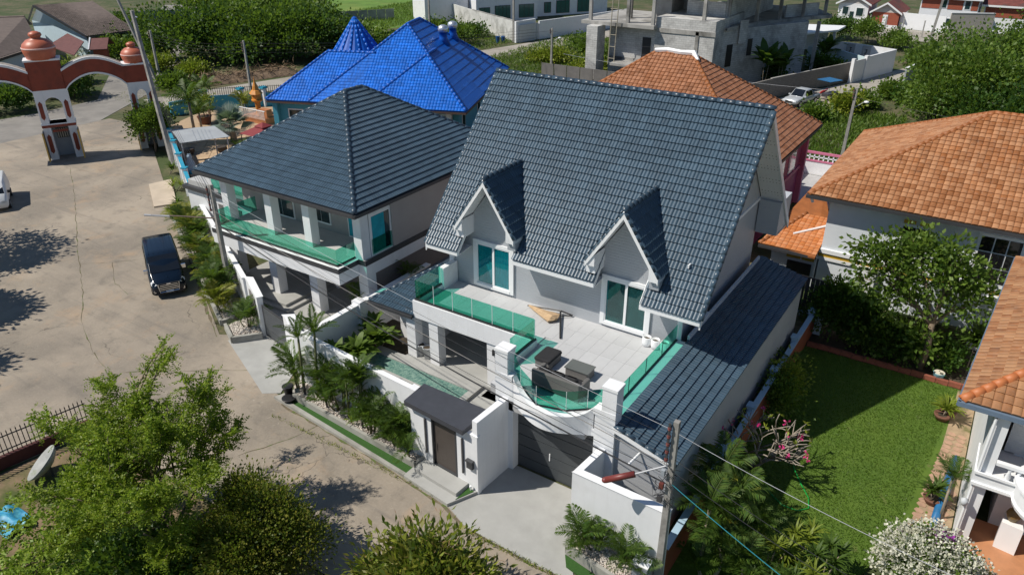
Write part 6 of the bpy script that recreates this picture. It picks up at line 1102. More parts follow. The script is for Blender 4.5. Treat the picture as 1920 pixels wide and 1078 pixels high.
# ---- palm fronds: shared meshes
def frond_mesh(name,mat,npair=20,ll=.34,lw=.022,arch=.55,droop=.25,vee=.35,stem=.18):
    V=[];F=[]; pts=[]; 
    for i in range(9):
        t=i/8; pts.append(np.array([t*(1-.12*t),0,arch*(t-1.05*t*t*1.0)+.0]))
    C=lambda t:(lambda k,f:pts[k]*(1-f)+pts[min(k+1,8)]*f)(min(int(t*8),7),t*8-min(int(t*8),7))
    for i in range(8):
        a,b=pts[i],pts[i+1]; w=.012*(1-i/9); k=len(V); V+=[a+[0,w,0],a-[0,w,0],b-[0,w*.85,0],b+[0,w*.85,0]]; F.append((k,k+1,k+2,k+3))
    for i in range(npair):
        t=stem+(1-stem)*(i+.5)/npair; c=C(t); d=unit(C(min(t+.04,1))-C(max(t-.04,0))); l=ll*math.sin(math.pi*(.18+.78*(i+.5)/npair))**.7*random.uniform(.85,1.1)
        for s in (-1,1):
            side=np.array([0,s,0]); dr=unit(side*.85+d*random.uniform(.45,.75)+np.array([0,0,vee])); m=c+dr*l*.5; e=c+dr*l*.95+np.array([0,0,-droop*l*random.uniform(.7,1.3)]); w=np.cross(dr,[0,0,1]); w=unit(w)*lw
            k=len(V); V+=[c,m+w,e,m-w]; F.append((k,k+1,k+2,k+3))
    return npmesh(name,np.array(V),np.array(F),mat)
FR={k:[frond_mesh('frond',*a) for _ in range(2)] for k,a in dict(areca=(LP,28,.36,.014,.55,.3,.40,.14),yareca=(LPy,28,.36,.014,.5,.35,.35,.14),coco=(LP,32,.30,.013,.35,.6,.05,.10),foxtail=(LP,44,.20,.011,.45,.3,.5,.08),lady=(LP,16,.42,.022,.35,.25,.2,.4)).items()}
def fan_mesh(mat,n=22,spread=2.4,stem=.45):
    V=[];F=[]; V+=[np.array([0,.012,0]),np.array([0,-.012,0]),np.array([stem,-.01,.12]),np.array([stem,.01,.12])]; F.append((0,1,2,3)); c=np.array([stem,0,.12])
    for i in range(n):
        a=-spread/2*1.3+spread*1.3*i/(n-1); l=.55*(1-.12*abs(a)); d=np.array([math.cos(a),math.sin(a),.10*math.cos(a*2)-.05]); w=np.array([-math.sin(a),math.cos(a),0])*.030; k=len(V); V+=[c,c+d*l*.6+w,c+d*l+np.array([0,0,-.07]),c+d*l*.6-w]; F.append((k,k+1,k+2,k+3))
    return npmesh('fan_leaf',np.array(V),np.array(F),mat)
FAN={'blue':fan_mesh(LB),'green':fan_mesh(LP,18)}
def strap_mesh(mat,wid=.05):
    V=[];F=[]
    for i in range(5):
        t=i/4; x=t*(1-.15*t); z=.45*t-.55*t*t; w=wid*math.sin(math.pi*(.12+.85*t)); V+=[np.array([x,w,z]),np.array([x,-w,z])]
    for i in range(4): F.append((2*i,2*i+1,2*i+3,2*i+2))
    return npmesh('strap_leaf',np.array(V),np.array(F),mat)
STR={'y':strap_mesh(leafM('strap_yellow_green',(0.136,0.198,0.019),(0.238,0.281,0.032))),'g':strap_mesh(LP,.06),'big':strap_mesh(LG,.16),'bigd':strap_mesh(LD,.14)}
def put(o,me,nm,p,az,tilt,s):
    c=link(nm,me,o); c.location=p; c.rotation_euler=(random.uniform(-.25,.25),-tilt,az); c.scale=(s,s,s)
def palm(label,x,y,h,nf,fl,kind='areca',z0=0,stems=1,r=.05,cat='palm',group=None,tilt=(.15,1.15),name='palm',sp=.25,tm=None):
    t=thing(name,label,cat,(x,y,z0),0,group); fm=FR.get(kind) or [FAN[kind]]
    for s in range(stems):
        dx,dy=(0,0) if stems==1 else (random.uniform(-sp,sp),random.uniform(-sp,sp)); hh=h*random.uniform(.35,1.05) if stems>1 else h; lx,ly=dx*1.9+random.uniform(-.06,.06)*hh,dy*1.9+random.uniform(-.06,.06)*hh
        if hh>.15: part('stem',G().tube([(dx,dy,-.05),((dx+lx)/2,(dy+ly)/2,hh*.5),(lx,ly,hh)],[r*1.2,r,r*.85],6),tm or stemM,t,True,True)
        n=max(4,nf//stems); a0=random.random()*6
        for k in range(n):
            f=(k+.5)/n; put(t,random.choice(fm),'frond',(lx,ly,hh),a0+k*2.4,tilt[1]-(tilt[1]-tilt[0])*f,fl*random.uniform(.8,1.1))
    return t
def rosette(label,x,y,z0,h,n,l,kind='y',heads=1,cat='plant',group=None,name='rosette_plant',sp=.5):
    t=thing(name,label,cat,(x,y,z0),0,group)
    for s in range(heads):
        dx,dy=(0,0) if heads==1 else (random.uniform(-sp,sp),random.uniform(-sp,sp)); hh=h*random.uniform(.6,1.05)
        if hh>.1: part('stem',G().tube([(dx*.3,dy*.3,-.05),(dx,dy,hh)],[.03,.022],5),bark2,t,True,True)
        for k in range(n): put(t,STR[kind],'leaf',(dx,dy,hh-.25*random.random()*hh*.4),k*2.4+random.random(),.2+.95*(k+.5)/n,l*random.uniform(.75,1.1))
    return t
# ---- street planter of the main house
pz=.29
for k,(x,y,h,nf,fl,kd,st) in enumerate(((-25.0,19.35,1.3,22,1.5,'areca',4),(-24.35,19.1,3.0,12,1.4,'foxtail',1),(-23.5,19.15,3.4,12,1.45,'foxtail',1),(-22.9,19.3,1.6,30,1.3,'areca',5),(-22.0,19.1,1.2,36,1.15,'lady',6),(-21.3,19.0,2.7,27,1.2,'foxtail',3),(-20.4,19.05,2.9,30,1.3,'foxtail',3),(-19.7,18.75,1.0,30,1.2,'areca',5),(-18.9,18.7,1.3,34,1.25,'areca',5),(-18.1,18.6,1.2,30,1.2,'areca',5),(-17.4,18.5,.7,22,1.05,'areca',4))):
    palm(['spreading areca clump behind the black rubber bucket','first slender foxtail palm from the bucket end','tallest slender foxtail palm near the bucket','bushy areca clump left of the lady palm','dense fine lady palm in the pebble planter','twin-stemmed dark foxtail palm mid planter','twin foxtail palm shading the white pool wall','low areca clump mid planter below the foxtails','areca clump casting frond shadows on the pool wall','areca clump left of the entrance canopy','small areca beside the entrance light strip'][k],x,y,h,nf,fl,kd,pz,st,.04 if st>1 else .06,group='palms in the street planter')
rosette('spiky pale succulent at the foot of the pebble planter',-20.75,18.55,pz,.15,16,.5,'y'); rosette('dark broadleaf plant behind the pool wall, left',-24.6,21.6,.25,.6,22,1.2,'big',3,'plant','broadleaf plants in the pool corner',sp=.6); rosette('dark broadleaf plant behind the pool wall, middle',-24.2,22.9,.25,.6,22,1.2,'big',3,'plant','broadleaf plants in the pool corner',sp=.6); rosette('yellow-green broadleaf plant in the pool corner by the annex',-24.3,24.2,.25,.8,24,1.2,'big',3,'plant','broadleaf plants in the pool corner',sp=.6)
struct('pool_corner_bed',G().prism([(-25.5,20.2),(-24.5,20.2),(-23.6,24.0),(-22.6,24.3),(-22.6,26.6),(-25.5,26.6)],.2,.34),M('leafy_soil',(.055,.042,.026)))
palm('areca clump growing behind the party wall',-27.0,26.2,1.9,16,1.2,'areca',0,3); palm('second areca clump behind the party wall',-25.9,28.2,2.2,16,1.1,'areca',0,3)
# ---- drive planter right
for k,(x,y,h,nf,fl) in enumerate(((-9.05,17.95,.6,17,1.3),(-8.3,18.05,.45,15,1.1),(-7.55,18.0,.55,17,1.25),(-6.8,18.1,.35,15,.95))): palm(['tall areca at the drive corner of the white wall planter','small areca between the two tall ones in the drive planter','areca with a yellowing frond before the white drive wall','short areca clump beside the concrete pole'][k],x,y,h,nf,fl,'areca',.3,3,.035,group='palms in the drive planter')
# ---- palm row along the street wall
for k in range(17):
    t=k/16; x=-46.8+(-33.9+46.8)*t; y=28.9+(22.15-28.9)*t
    palm(['street-wall areca by the far aqua-capped wall','second street-wall areca from the far end','third street-wall areca from the far end','fourth street-wall areca from the far end','fifth street-wall areca from the far end','sixth street-wall areca from the far end','seventh street-wall areca from the far end','street-wall areca behind the back of the van','street-wall areca beside the rear of the van','street-wall areca beside the middle of the van','street-wall areca beside the van mirror','street-wall areca beside the front of the van','street-wall areca just in front of the van','fourth street-wall areca from the gate pillar end','third street-wall areca from the gate pillar end','second street-wall areca from the gate pillar end','street-wall areca nearest the pebbles of the corner planter'][k],x+random.uniform(-.2,.2),y+random.uniform(-.15,.15),random.uniform(.7,1.4),28,random.uniform(1.2,1.55),'areca' if k%4 else 'yareca',.2,4,.03,group='areca row along the street wall')
palm('dense areca clump in the corner planter by the gate pillar',-31.6,21.75,.7,26,1.35,'areca',.25,4,.035)
for k,(x,y) in enumerate(((-50.5,30.6),(-54.5,33),(-58.5,35.3),(-49,29.6))): rosette(['weedy strap plant by the loose slab','weedy strap plant along the aqua-capped wall','weedy strap plant at the foot of the tall pole','weedy strap plant at the end of the kerb'][k],x,y,0,.5,18,.9,'y' if k%2 else 'g',3,'weed','weeds along the wall')
# ---- villa garden
palm('tall drooping coconut palm beside the red gate tower',-66.8,44.0,3.2,16,2.6,'coco',0,1,.14,tm=bark2); palm('coconut palm in front of the aqua fence post',-72.2,49.8,2.8,15,2.3,'coco',0,1,.12,tm=bark2); palm('yellowish areca before the aqua fence',-69.5,52.2,1.2,22,1.9,'yareca',0,4); palm('drooping palm at the villa patio edge',-68.2,45.8,1.6,14,2.0,'coco',0,1,.1,tm=bark2); palm('areca by the villa porch',-63.0,54.2,.9,20,1.8,'areca',0,4)
bp_=palm('silver-blue fan palm in the villa garden',-61.6,44.6,1.6,26,2.2,'blue',0,1,.28,tilt=(-.2,1.3),tm=bark2); palm('small dark potted palm under the shelter edge',-57.0,41.6,.7,12,1.2,'lady',.3,2)
tree('round_shrub','round bright shrub in a terracotta tub on the villa patio','shrub',(-69.6,47.3,.6),1.6,[((-69.6,47.3,2.0),(.8,.8,.7))],1500,.16,.06,LY,.06); tub=thing('terracotta_tub','brown wooden-looking tub holding the round shrub','pot',(-69.6,47.3,0)); part('tub_body',G().lathe([(.55,0),(.7,.75),(.75,.75),(.75,.82),(.6,.82),(0,.75)],16,(-69.6,47.3,0)),M('brown_tub',(.16,.06,.035),.7,.15),tub); part('soil',G().lathe([(.62,.8),(0,.84)],12,(-69.6,47.3,0)),MATS['potting_soil'],tub)
for k,(x,y) in enumerate(((-59.9,41.9),(-57.0,41.6),(-61.8,39.8))): q=thing('dark_pot',['dark round pot before the shelter','dark pot holding the small patio palm','dark pot left under the shelter'][k],'pot',(x,y,0),0,'dark patio pots'); part('pot_body',G().lathe([(.3,0),(.5,.3),(.45,.5),(.5,.55),(.4,.55),(0,.45)],14,(x,y,0)),M('dark_clay',(.05,.04,.035),.6,.15),q,True); part('soil',G().lathe([(.4,.48),(0,.5)],10,(x,y,0)),MATS['potting_soil'],q)
q=thing('pale_statue','pale blue-white garden statue at the street wall','statue',(-57.5,36.9,0)); part('figure',G().lathe([(.5,0),(.5,.15),(.35,.2),(.42,.5),(.3,.9),(.2,1.1),(.24,1.3),(.15,1.5),(0,1.55)],12,(-57.5,36.9,0)),M('pale_blue_cap',(.36,.50,.62)),q,True); part('statue_base',G().box(-58.2,-56.8,36.3,37.5,0,.2),aqua,q)
tree('street_tree','leafy bush beside the right tower of the red gate','tree',(-65.2,38.6,0),3.4,[((-65.2,38.6,2.4),(1.5,1.5,1.3)),((-64.6,39.2,3.2),(1.0,1.0,.8))],5000,.2,.08,LG,.1)
# ---- garden on the right
for k,(x,y,h,nf,fl,kd) in enumerate(((-5.5,22.4,2.9,13,1.75,'yareca'),(-4.8,22.3,2.4,13,1.7,'coco'),(-5.5,21.2,2.2,13,1.6,'areca'),(-4.5,21.4,1.5,13,1.7,'coco'),(-4.0,22.2,1.2,13,1.5,'areca'),(-5.6,23.3,2.5,12,1.6,'coco'),(-4.9,20.3,1.2,13,1.6,'areca'),(-3.8,20.7,.8,14,1.5,'areca'))): palm(['tallest yellowing palm right of the concrete pole','coconut-like palm behind the concrete pole','fan of palm fronds just right of the pole foot','broad drooping palm in the garden corner','palm at the lawn edge with arching fronds','palm touching the red-brown garden wall','low palm at the front of the garden','spreading low palm at the bottom edge right of the pole'][k],x,y,h,nf,fl,kd,GZ,1 if k%3 else 2,.07,group='palms in the garden corner',tm=bark2)
for k,(x,y) in enumerate(((-2.6,22.7),(-3.2,21.4),(-2.2,21.5),(-1.4,22.4),(-2.9,20.4),(-1.6,20.9))): rosette(['bright dracaena rosettes at the lawn edge','dracaena rosettes left of the lawn point','dracaena rosettes at the bottom of the lawn','outermost dark dracaena at the lawn edge','dracaena rosettes at the bottom edge of the view','small dracaena at the lower lawn corner'][k],x,y,GZ,1.4,26,.75,'y' if k<3 else 'g',5,'plant','dracaenas by the lawn',sp=.6)
palm('palm leaning on the red-brown wall half way up the lawn',-5.85,34.4,1.6,12,1.3,'lady',GZ,2)
tree('round_shrub','clipped round shrub against the red-brown wall','shrub',(-5.75,31.6,GZ),1.3,[((-5.7,31.6,-.1),(.6,.8,.75))],2200,.14,.05,LG,.05); tree('round_shrub','second clipped shrub further up the red-brown wall','shrub',(-5.8,32.9,GZ),1.4,[((-5.75,32.9,.0),(.55,.6,.85))],1600,.14,.05,LY,.05)
# bare flowering frangipani
fg=thing('frangipani_tree','nearly bare frangipani with bright pink flowers by the garden wall','tree',(-5.4,27.0,GZ)); g=G(); tips=[]
def fbranch(p,d,l,r,dep):
    e=p+d*l; mid=p+d*l*.5+Vector((random.uniform(-.06,.06),random.uniform(-.06,.06),.05)); g.tube([tuple(p),tuple(mid),tuple(e)],[r,r*.88,r*.75],5)
    if dep==0: tips.append((e,d)); return
    for k in range(3 if dep>1 else random.choice((2,2,3))):
        a=random.random()*6.28; side=Vector((math.cos(a),math.sin(a),random.uniform(-.1,.5))); nd=(d*.75+side*.75+Vector((.22,.06,.08))).normalized(); fbranch(e,nd,l*random.uniform(.75,1.0),r*.72,dep-1)
for k in range(4):
    a=k*1.57+.4; fbranch(Vector((-5.4,27.0,GZ)),Vector((math.cos(a)*.5+.2,math.sin(a)*.45,.85)).normalized(),.95,.065,3)
part('branches',g,M('grey_branch',(.30,.26,.21),.8,.15,5),fg,True)
tp=np.array([tuple(t[0]) for t in tips]); k=rng.random(len(tp)); fl_=tp[k<.16]; P=np.repeat(fl_,10,0)+rng.normal(size=(len(fl_)*10,3))*.06; V,F=leafquads(P,unit(rng.normal(size=P.shape)+np.array([0,0,.5])),np.full(len(P),.11),np.full(len(P),.045)); nppart('flowers',V,F,LK,fg,kind='stuff')
lv=tp[(k>.3)&(k<.5)]; P=np.repeat(lv,5,0); V,F=leafquads(P,unit(rng.normal(size=P.shape)+np.array([0,0,.3])),np.full(len(P),.22),np.full(len(P),.05)); nppart('leaves',V,F,LY,fg,kind='stuff')
# big leafy tree before the orange-roofed house
tree('broadleaf_tree','broad-leaved tree in front of the white house behind the lawn','tree',(-.6,39.6,GZ),7.2,[((-3.35,40.2,3.3),(1.5,1.3,1.5)),((-1.95,40.4,4.6),(1.6,1.4,1.3)),((-0.15,40.6,3.9),(1.5,1.3,1.2)),((0.95,40.6,2.6),(1.3,1.2,1.2)),((-1.95,39.9,2.4),(1.2,1.1,1.0)),((-3.95,40.0,4.6),(.9,.9,.8)),((-0.55,40.4,5.2),(.9,.9,.7)),((-0.95,39.6,.5),(.9,.8,.7))],6200,.24,.085,LG,.17,bark,split=.38,clump=.30,per=17,shell=.35,droop=.25)
for k,(x,y,h,rr,n,m) in enumerate(((-5.4,40.2,2.6,1.2,5200,LD),(-4.2,40.6,2.1,1.1,4200,LD),(-3.0,40.0,1.5,.9,2600,LG),(-1.9,39.9,1.2,.8,2200,LD),(.3,40.3,1.0,.8,1600,LD))):
    tree('garden_shrub',['tall dark shrub in the lawn corner by the slat screen','dark shrub with pale upright shoots behind the lawn kerb','lower shrub in the middle of the back bed','small dark shrub left of the tree trunk','low plants right of the tree trunk'][k],'shrub',(x,y,GZ),h,[((x,y,GZ+h*.55),(rr,rr*.8,h*.5)),((x+.3,y+.2,GZ+h*.9),(rr*.6,rr*.6,h*.3))],n,.2,.07,m,.06,group='shrubs in the back bed')
rosette('large drooping strap-leaf plant at the corner of the balcony house',1.5,40.4,GZ,2.6,60,1.5,'g',2,'plant',None,'strap_plant',.25)
for k,(x,y,l,kd) in enumerate(((.95,35.4,.95,'y'),(1.15,35.9,.7,'y'),(1.35,29.0,.9,'g'))): rosette(['bright yellow-green potted plant by the balcony house corner','second yellow-green potted plant beside the balcony house','dark bromeliad in a bowl on the pink paving'][k],x,y,GZ+.3,.3,30,l,kd,2,'plant','potted plants by the paving',sp=.2); q=thing('clay_bowl',['clay bowl under the bright yellow-green plant','clay bowl under the second yellow-green plant','wide clay bowl under the dark bromeliad'][k],'pot',(x,y,GZ),0,'clay bowls by the paving'); part('bowl_body',G().lathe([(.22,0),(.36,.25),(.38,.33),(.32,.33),(0,.25)],16,(x,y,GZ)),M('red_clay',(.16,.07,.045),.7,.2),q,True); part('soil',G().lathe([(.32,.29),(0,.32)],10,(x,y,GZ)),MATS['potting_soil'],q)
palm('young palm leaning from the paving to the house wall',1.75,28.2,1.9,11,1.15,'areca',GZ,1,.05,tm=bark2)
bo=tree('bougainvillea','white-flowering bougainvillea with purple sprigs at the lower right','shrub',(1.75,24.2,GZ),2.2,[((1.6,24.2,.1),(1.25,1.1,1.0)),((2.4,24.4,-.2),(.9,.9,.8)),((.9,24.0,-.2),(.8,.8,.8))],7000,.09,.05,LG,.07,clump=.16); crown(bo,'white_bracts',[((1.6,24.2,.2),(1.3,1.15,1.05)),((2.4,24.4,-.1),(.95,.95,.85)),((.9,24.0,-.1),(.85,.85,.85))],9000,.085,.05,LW,.10,20,.93); crown(bo,'purple_bracts',[((1.5,24.6,1.0),(.6,.3,.2)),((2.2,24.5,.9),(.3,.3,.15)),((.9,24.5,.6),(.3,.3,.2))],260,.09,.05,LV,.08,20,.8)
# ---- lower left: feathery tree, bush, weeds
mo=thing('feathery_tree','tall feathery light-green tree in the lower left yard','tree',(-21.6,9.2,0)); g=G(); sp_=[]
def mbr(p,d,l,r,dep):
    q=p+d*l*.5+Vector((random.uniform(-.1,.1),random.uniform(-.1,.1),.03)); e=p+d*l; g.tube([tuple(p),tuple(q),tuple(e)],[r,r*.8,r*.55],4)
    n=7 if dep<2 else 4
    for k in range(n): sp_.append((p.lerp(e,.25+.75*(k+.5)/n),d,dep))
    if dep==0: return
    for k in range(3):
        a=random.random()*6.28; nd=(d*.9+Vector((math.cos(a),math.sin(a),random.uniform(-.25,.35)))*.6).normalized(); mbr(p.lerp(e,random.uniform(.55,1)),nd,l*random.uniform(.55,.8),r*.5,dep-1)
for k in range(24):
    a=k*2.4; el=.30+.75*random.random(); d=Vector((math.cos(a)*math.cos(el),math.sin(a)*math.cos(el),math.sin(el))).normalized(); mbr(Vector((-21.9+1.5*random.uniform(-1,1),9.7+1.0*random.uniform(-1,1),1.7+random.uniform(0,1.0))),d,random.uniform(1.6,2.4),.045,2)
mbr(Vector((-22.3,10.4,3.2)),Vector((-.22,.2,.95)).normalized(),2.9,.04,1); mbr(Vector((-23.2,9.4,2.3)),Vector((-.75,.12,.6)).normalized(),1.7,.04,2)
for k in range(5): g.tube([(-21.6+.25*random.uniform(-1,1),9.3,-.1),(-21.6+.5*random.uniform(-1,1),9.6+.3*random.uniform(-1,1),.8),(-21.5+.8*random.uniform(-1,1),9.9+.7*random.uniform(-1,1),1.7)],[.10,.08,.05],6)
part('trunk',g,bark,mo,True)
def pinnate(pts,per,l,lf,mat,par,name):
    """compound leaves: a sprig with paired leaflets for every entry of pts"""
    n=len(pts); P=np.array([tuple(p[0]) for p in pts]); D=unit(np.array([tuple(p[1]) for p in pts])*.5+rng.normal(size=(n,3))*.75+np.array([0,0,.05])); S=unit(np.cross(D,np.array([0,0,1.])+rng.normal(size=(n,3))*.3)); Vs=[];k=0
    for j in range(per):
        t=(j+.7)/per
        for s in (-1,1):
            b=P+D*l*t+np.array([0,0,-.18*l*t*t]); d=unit(S*s*.9+D*.5+rng.normal(size=(n,3))*.25); L=lf*(1.15-.5*t)*(.8+.4*rng.random(n)); V,F=leafquads(b,d,L,L*.30,.1); Vs.append(V)
    V=np.concatenate(Vs); return nppart(name,V,np.arange(len(V)).reshape(-1,4),mat,par)
pts=[p for p in sp_ for _ in range(2)]; pinnate(pts,7,.52,.115,LF,mo,'crown')
tree('lawn_bush','dense bronze-tinted bush between the feathery tree and the street','shrub',(-17.5,10.9,0),3.4,[((-17.9,11.3,1.7),(1.7,1.4,1.4)),((-16.6,11.6,1.3),(1.2,1.1,1.0)),((-18.4,10.2,1.2),(1.4,1.2,1.0)),((-17.2,10.0,1.6),(1.3,1.2,1.2)),((-18.9,11.7,2.3),(.7,.7,.8))],34000,.105,.036,LM,.1,clump=.24,shell=.45)
b2=tree('mango_tree','low mango tree with bronze shoots at the bottom edge','tree',(-11.6,12.9,0),3.4,[((-11.6,13.0,1.4),(1.6,1.1,1.0)),((-10.6,13.2,1.2),(.9,.8,.8)),((-13.0,12.4,1.0),(1.2,1.0,.7)),((-11.2,12.0,1.3),(1.5,1.2,1.0)),((-11.9,13.4,1.8),(.5,.5,.45))],9000,.30,.05,LM,.12,clump=.3,per=18,shell=.55,droop=.35); crown(b2,'flower_spikes',[((-11.6,13.3,2.0),(1.8,1.3,1.25)),((-10.4,13.6,1.6),(1.05,.95,1.0)),((-12.8,12.8,1.5),(1.3,1.1,.9))],420,.2,.008,M('dry_flower_spike',(.25,.14,.07),.9,.2,4),.16,9,.95)
crown(b2,'young_shoots',[((-11.6,13.3,1.9),(1.7,1.3,1.2)),((-10.5,13.5,1.5),(1.0,.9,1.0)),((-12.9,12.7,1.4),(1.3,1.1,.9))],700,.26,.05,LY,.2,14,.98)
wd=thing('fern_bush','bright feathery weeds in the bottom left corner','shrub',(-23.2,6.6,0)); pp_=[]
for k in range(420):
    x=-23.3+rng.normal()*1.6; y=6.3+rng.normal()*1.1; z=abs(rng.normal())*.9+.3; pp_.append((Vector((x,y,z)),Vector((rng.normal()*.6,rng.normal()*.6,.6)),0))
part('stems',G().tube([(-23.2,6.6,0),(-23.3,6.5,.7),(-23.0,6.4,1.5)],[.04,.03,.02],5).tube([(-22.7,6.2,0),(-22.4,6.1,.8)],[.03,.02],5).tube([(-24.1,6.6,0),(-24.3,6.5,.9)],[.03,.02],5),bark,wd); pinnate(pp_,7,.55,.16,leafM('bright_fern',(0.153,0.264,0.019),(0.289,0.380,0.048)),wd,'fronds')
tree('yard_shrub','dark shrub under the feathery tree','shrub',(-19.8,8.8,0),2.,[((-19.6,9.2,.8),(1.5,1.2,.9)),((-21.2,8.2,.7),(1.3,1.1,.8)),((-18.4,8.6,.7),(1.2,1.0,.8))],9000,.16,.06,LD,.06); rosette('small banana-like plant below the feathery tree',-19.0,8.9,0,.5,12,.9,'big',2)
tree('yard_shrub','low green shrub by the iron railing','shrub',(-25.5,9.6,0),1.6,[((-25.3,9.6,.7),(1.2,1.0,.7)),((-24.0,8.6,.6),(1.0,.9,.6))],5000,.15,.05,LG,.05)
# ---- trees just outside the left edge, whose shadows fall on the street
for k,(x,y,h,r_) in enumerate(((-57.3,16.2,7.5,2.5),(-49.3,11.8,6.5,1.7),(-43.8,8.4,6.5,1.2))): tree('roadside_tree',['leafy roadside tree throwing the largest shadow on the street','middle roadside tree left of the street','small roadside tree left of the lower street'][k],'tree',(x,y,0),h,[((x,y,h*.75),(r_*1.3,r_*1.2,r_*.8)),((x+r_*.9,y+.3,h*.7),(r_*.7,r_*.7,r_*.5)),((x-.5,y-r_*.8,h*.62),(r_*.8,r_*.8,r_*.5))],6500,.3,.1,LG,.14,group='roadside trees at the left')
# ---- far thickets and trees
def thicket(label,lobes,n,L,W,mat,name='tree_thicket',base=None,**k):
    b=base or (lobes[0][0][0],lobes[0][0][1],0); return tree(name,label,'tree',b,lobes[0][0][2]*1.3,lobes,n,L,W,mat,.3,**k)
def blob(cx,cy,rx,ry,h,n,seed,z0=0):
    rr=random.Random(seed); return [((cx+rr.uniform(-rx,rx),cy+rr.uniform(-ry,ry),z0+h*rr.uniform(.3,.75)),(rr.uniform(.28,.5)*rx+.8,rr.uniform(.28,.5)*ry+.8,h*rr.uniform(.25,.4))) for _ in range(n)]
thick=[('dark leafy tree at the lane edge of the thicket',-101,70,6,5,6.5,LD),('tall tree in the middle of the thicket',-96,78,7,5,7.5,LG),('vine-covered tree at the front of the thicket',-92,72,6,4,6,LD),('dark round tree behind the rubbish heap',-88,80,5,4,6,LD),('low right-hand tree of the thicket by the blue cone',-84.5,85,4,3,3.4,LG),('pale tree at the back of the thicket',-108,92,8,6,8,LG),('back tree of the thicket with bare trunk',-113,99,7,5,8.5,LD),('tree at the top of the thicket left of the field',-118,90,8,6,8,LG),('tree beyond the lane at the top edge',-128,106,8,6,9,LD)]
for k,(lab,cx,cy,rx,ry,h,m) in enumerate(thick): thicket(lab,blob(cx,cy,rx,ry,h,12,k+3),11000,.40,.16,m,group='trees of the thicket',clump=.62,per=22,shell=.45)
right=[('huge vine-draped tree at the right behind the orange roof',-3.6,88,4.2,6,7.6,LG),('dark broad tree at the right edge',3,92,6,6,9,LG),('tall tree mass rising at the upper right',-2,104,5.5,6,8.6,LG),('rear dark tree in the upper right corner',5.5,112,6,6,10.5,LD),('low tree spilling over the lane on the right',-5.6,96,2.4,4.5,4.6,LG),('upper corner tree at the right frame edge',8,122,7,6,12,LG),('dark low tree under the vine-draped mass',0,82,5,4,6,LD)]
for k,(lab,cx,cy,rx,ry,h,m) in enumerate(right): thicket(lab,blob(cx,cy,rx,ry,h,13,k+40),15000,.30,.12,m,group='big trees at the right',clump=.5,per=24,shell=.45)
struct('green_field',G().prism([(-99,101),(-93,114),(-103,150),(-150,190),(-160,150),(-113,108)],-.1,.0),M('field_green',(.10,.19,.025),.95,.25,.3,c2=(.16,.22,.04)))
bushes=[(-12.2,99.5,.9,1.0,LG,'bush by the rubble at the lane edge'),(-14.2,92.5,.8,1.0,LG,'roadside bush behind the lamp pole'),(-9.6,97,1.4,1.5,LD,'dark bush at the foot of the vine tree'),(-15.2,88.5,1.0,1.4,LY,'pale weedy bush beside the lane'),(-17.2,83.5,.6,1.2,LG,'small bush above the orange roof hip'),(-12.5,124,2.0,1.8,LG,'bush between compound wall and beige wall'),(-17,134,3,2.6,LG,'bush in front of the far paved lot'),(-22,137,3,3.4,LG,'bush behind the white compound'),(-27,140,3,3,LD,'dark bush behind the white carport'),(-26.5,100.5,1.2,2.6,LD,'dark bush by the grey shell'),(-21.5,107.5,1.5,2.4,LD,'dark bush inside the compound corner'),(-76,101,3.5,2.6,LG,'weedy bank bush left of the blue bins'),(-80,106,4,2,LD,'overgrown bank bush below the old white wall'),(-86,109,3,1.6,LG,'bush at the left end of the old white wall'),(-68,86,2.5,1.6,LY,'weeds right of the back lane'),(-57,96,3,1.4,LY,'weeds on the green lot, left'),(-50,100,3,1.6,LG,'weeds on the green lot, middle'),(-57,106,2.6,1.6,LG,'weeds at the lane side of the green lot'),(-48,92,2.5,1.2,LY,'weeds before the lot fence'),(-97,60.5,2.2,1.6,LY,'bright weeds at the lane corner'),(-92,62.5,2.2,1.2,LY,'bright weeds before the thicket'),(-87,56.2,1.6,1.2,LG,'weeds beside the slim pole lane'),(-126,74,4,4,LD,'dark bush beside the far brown roof'),(-119,70,4,3.6,LG,'bush with white flowers behind the gate'),(-113,66,3,3,LD,'dark bush left of the far lane'),(-110,63.5,2.5,2.6,LG,'bush behind the small shrine'),(-105,66,3,3,LD,'bush right of the small shrine'),(-100,50,3,2.6,LY,'yellow-green hedge bush behind the left gate dome'),(-96,45,3,3,LD,'dark hedge behind the left gate tower'),(-92.5,40,2.5,2.6,LD,'dark hedge seen through the gate arch'),(-93.5,35,2.6,2.6,LD,'dark hedge at the left frame edge'),(-93,46.5,2.6,2.8,LD,'hedge between gate towers beyond the road'),(-118,62.5,2.5,2.2,LW,'white-flowering bush before the brown gable house')]
for k,(x,y,r_,h,m,lab) in enumerate(bushes): tree('wild_bush',lab,'bush',(x,y,0),h,blob(x,y,r_*.7,r_*.7,h,4,k+90),2600,.30,.12,m,.07,group='bushes of the far lots',clump=.4,per=18,shell=.4)
for k,(x,y) in enumerate(((-26.0,94.8),(-24.8,97.2),(-23.0,112.0))): rosette(['banana plant leaning on the grey shell','second banana plant by the grey shell','banana plant inside the white compound'][k],x,y,0,3.4,12,3.2,'bigd',2,'banana plant','banana plants',name='banana_plant',sp=.5)
hp=thing('brush_heap','heap of dry brown branches along the back lane','heap',(-81.6,63,0)); Vs=[];n=1500
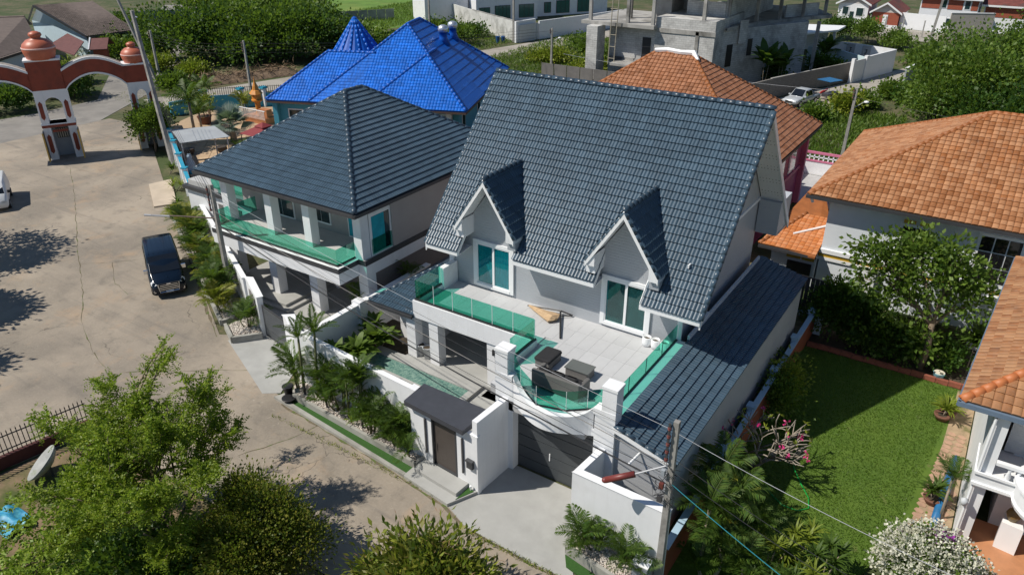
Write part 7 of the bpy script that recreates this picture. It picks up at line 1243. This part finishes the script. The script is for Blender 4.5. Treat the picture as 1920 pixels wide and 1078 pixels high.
P=np.stack([rng.uniform(0,1,n),rng.normal(size=n)*.35,rng.random(n)],1); Q=np.stack([-85.2+P[:,0]*4.4+P[:,1]*2.2-1.2,57.6+P[:,0]*13+P[:,1]*-1.0,P[:,2]*1.3*np.exp(-(P[:,1]/.5)**2)],1); D=unit(rng.normal(size=(n,3))*np.array([1,1,.35])); V,F=leafquads(Q,D,rng.uniform(.5,1.6,n),rng.uniform(.02,.06,n),.1); nppart('branch_litter',V,F,dryM,hp,kind='stuff')
g=G(); m=14
for i in range(m+1):
    for j in range(6): t=i/m; s=j/5-.5; g.v.append((-86.4+t*4.4+s*3.6,57.6+t*13-s*1.4,max(0,.9*(1-4*s*s)*(.6+.5*random.random())) if 0<i<m else 0))
g.f=[(i*6+j,(i+1)*6+j,(i+1)*6+j+1,i*6+j+1) for i in range(m) for j in range(5)]; part('heap_core',g,M('dry_litter',(.16,.11,.07),.95,.4,2),hp,True)
# grass: one mass each
def grass(name,label,boxes,n,l,mat):
    Ps=[]
    for (x0,x1,y0,y1),w in boxes: k=int(n*w); Ps.append(np.stack([rng.uniform(x0,x1,k),rng.uniform(y0,y1,k),np.zeros(k)],1))
    P=np.concatenate(Ps); D=unit(rng.normal(size=P.shape)*.5+np.array([0,0,1])); L=l*(.4+rng.random(len(P))); V,F=leafquads(P,D,L,L*.10,.3); o=nppart(name,V,F,mat,None,kind='stuff'); o['label']=label; o['category']='grass'
grass('tall_grass','tall weedy grass covering the vacant lots',[((-66,-46,86,118),.34),((-17,-9,68,90),.25),((-118,-97,106,140),.31),((-90,-70,98,112),.1)],34000,.5,LG)
grass('verge_grass','short grass along slab joints and verges',[((-49,-33,21,29),.0),((-24.6,-14.4,17.2,17.4),.2),((-13,-8.5,16.4,16.6),.2),((-90,-84,48,60),.6)],2500,.12,LY)

P=np.stack([rng.uniform(-6.1,1.3,52000),rng.uniform(20.5,38.6,52000),np.full(52000,GZ+.01)],1); P=P[P[:,0]<.35+(P[:,1]-25.4)*.085+np.where(P[:,1]<25.4,(P[:,1]-25.4)*.2,0)]
D=unit(rng.normal(size=P.shape)*.6+np.array([0,0,1])); L_=.05+.06*rng.random(len(P)); V,F=leafquads(P,D,L_,L_*.14,.3); o=nppart('lawn_grass',V,F,leafM('lawn_blade',(.056,.120,.008),(.088,.155,.014)),None,kind='stuff'); o['label']='short mown grass of the walled lawn'; o['category']='grass'
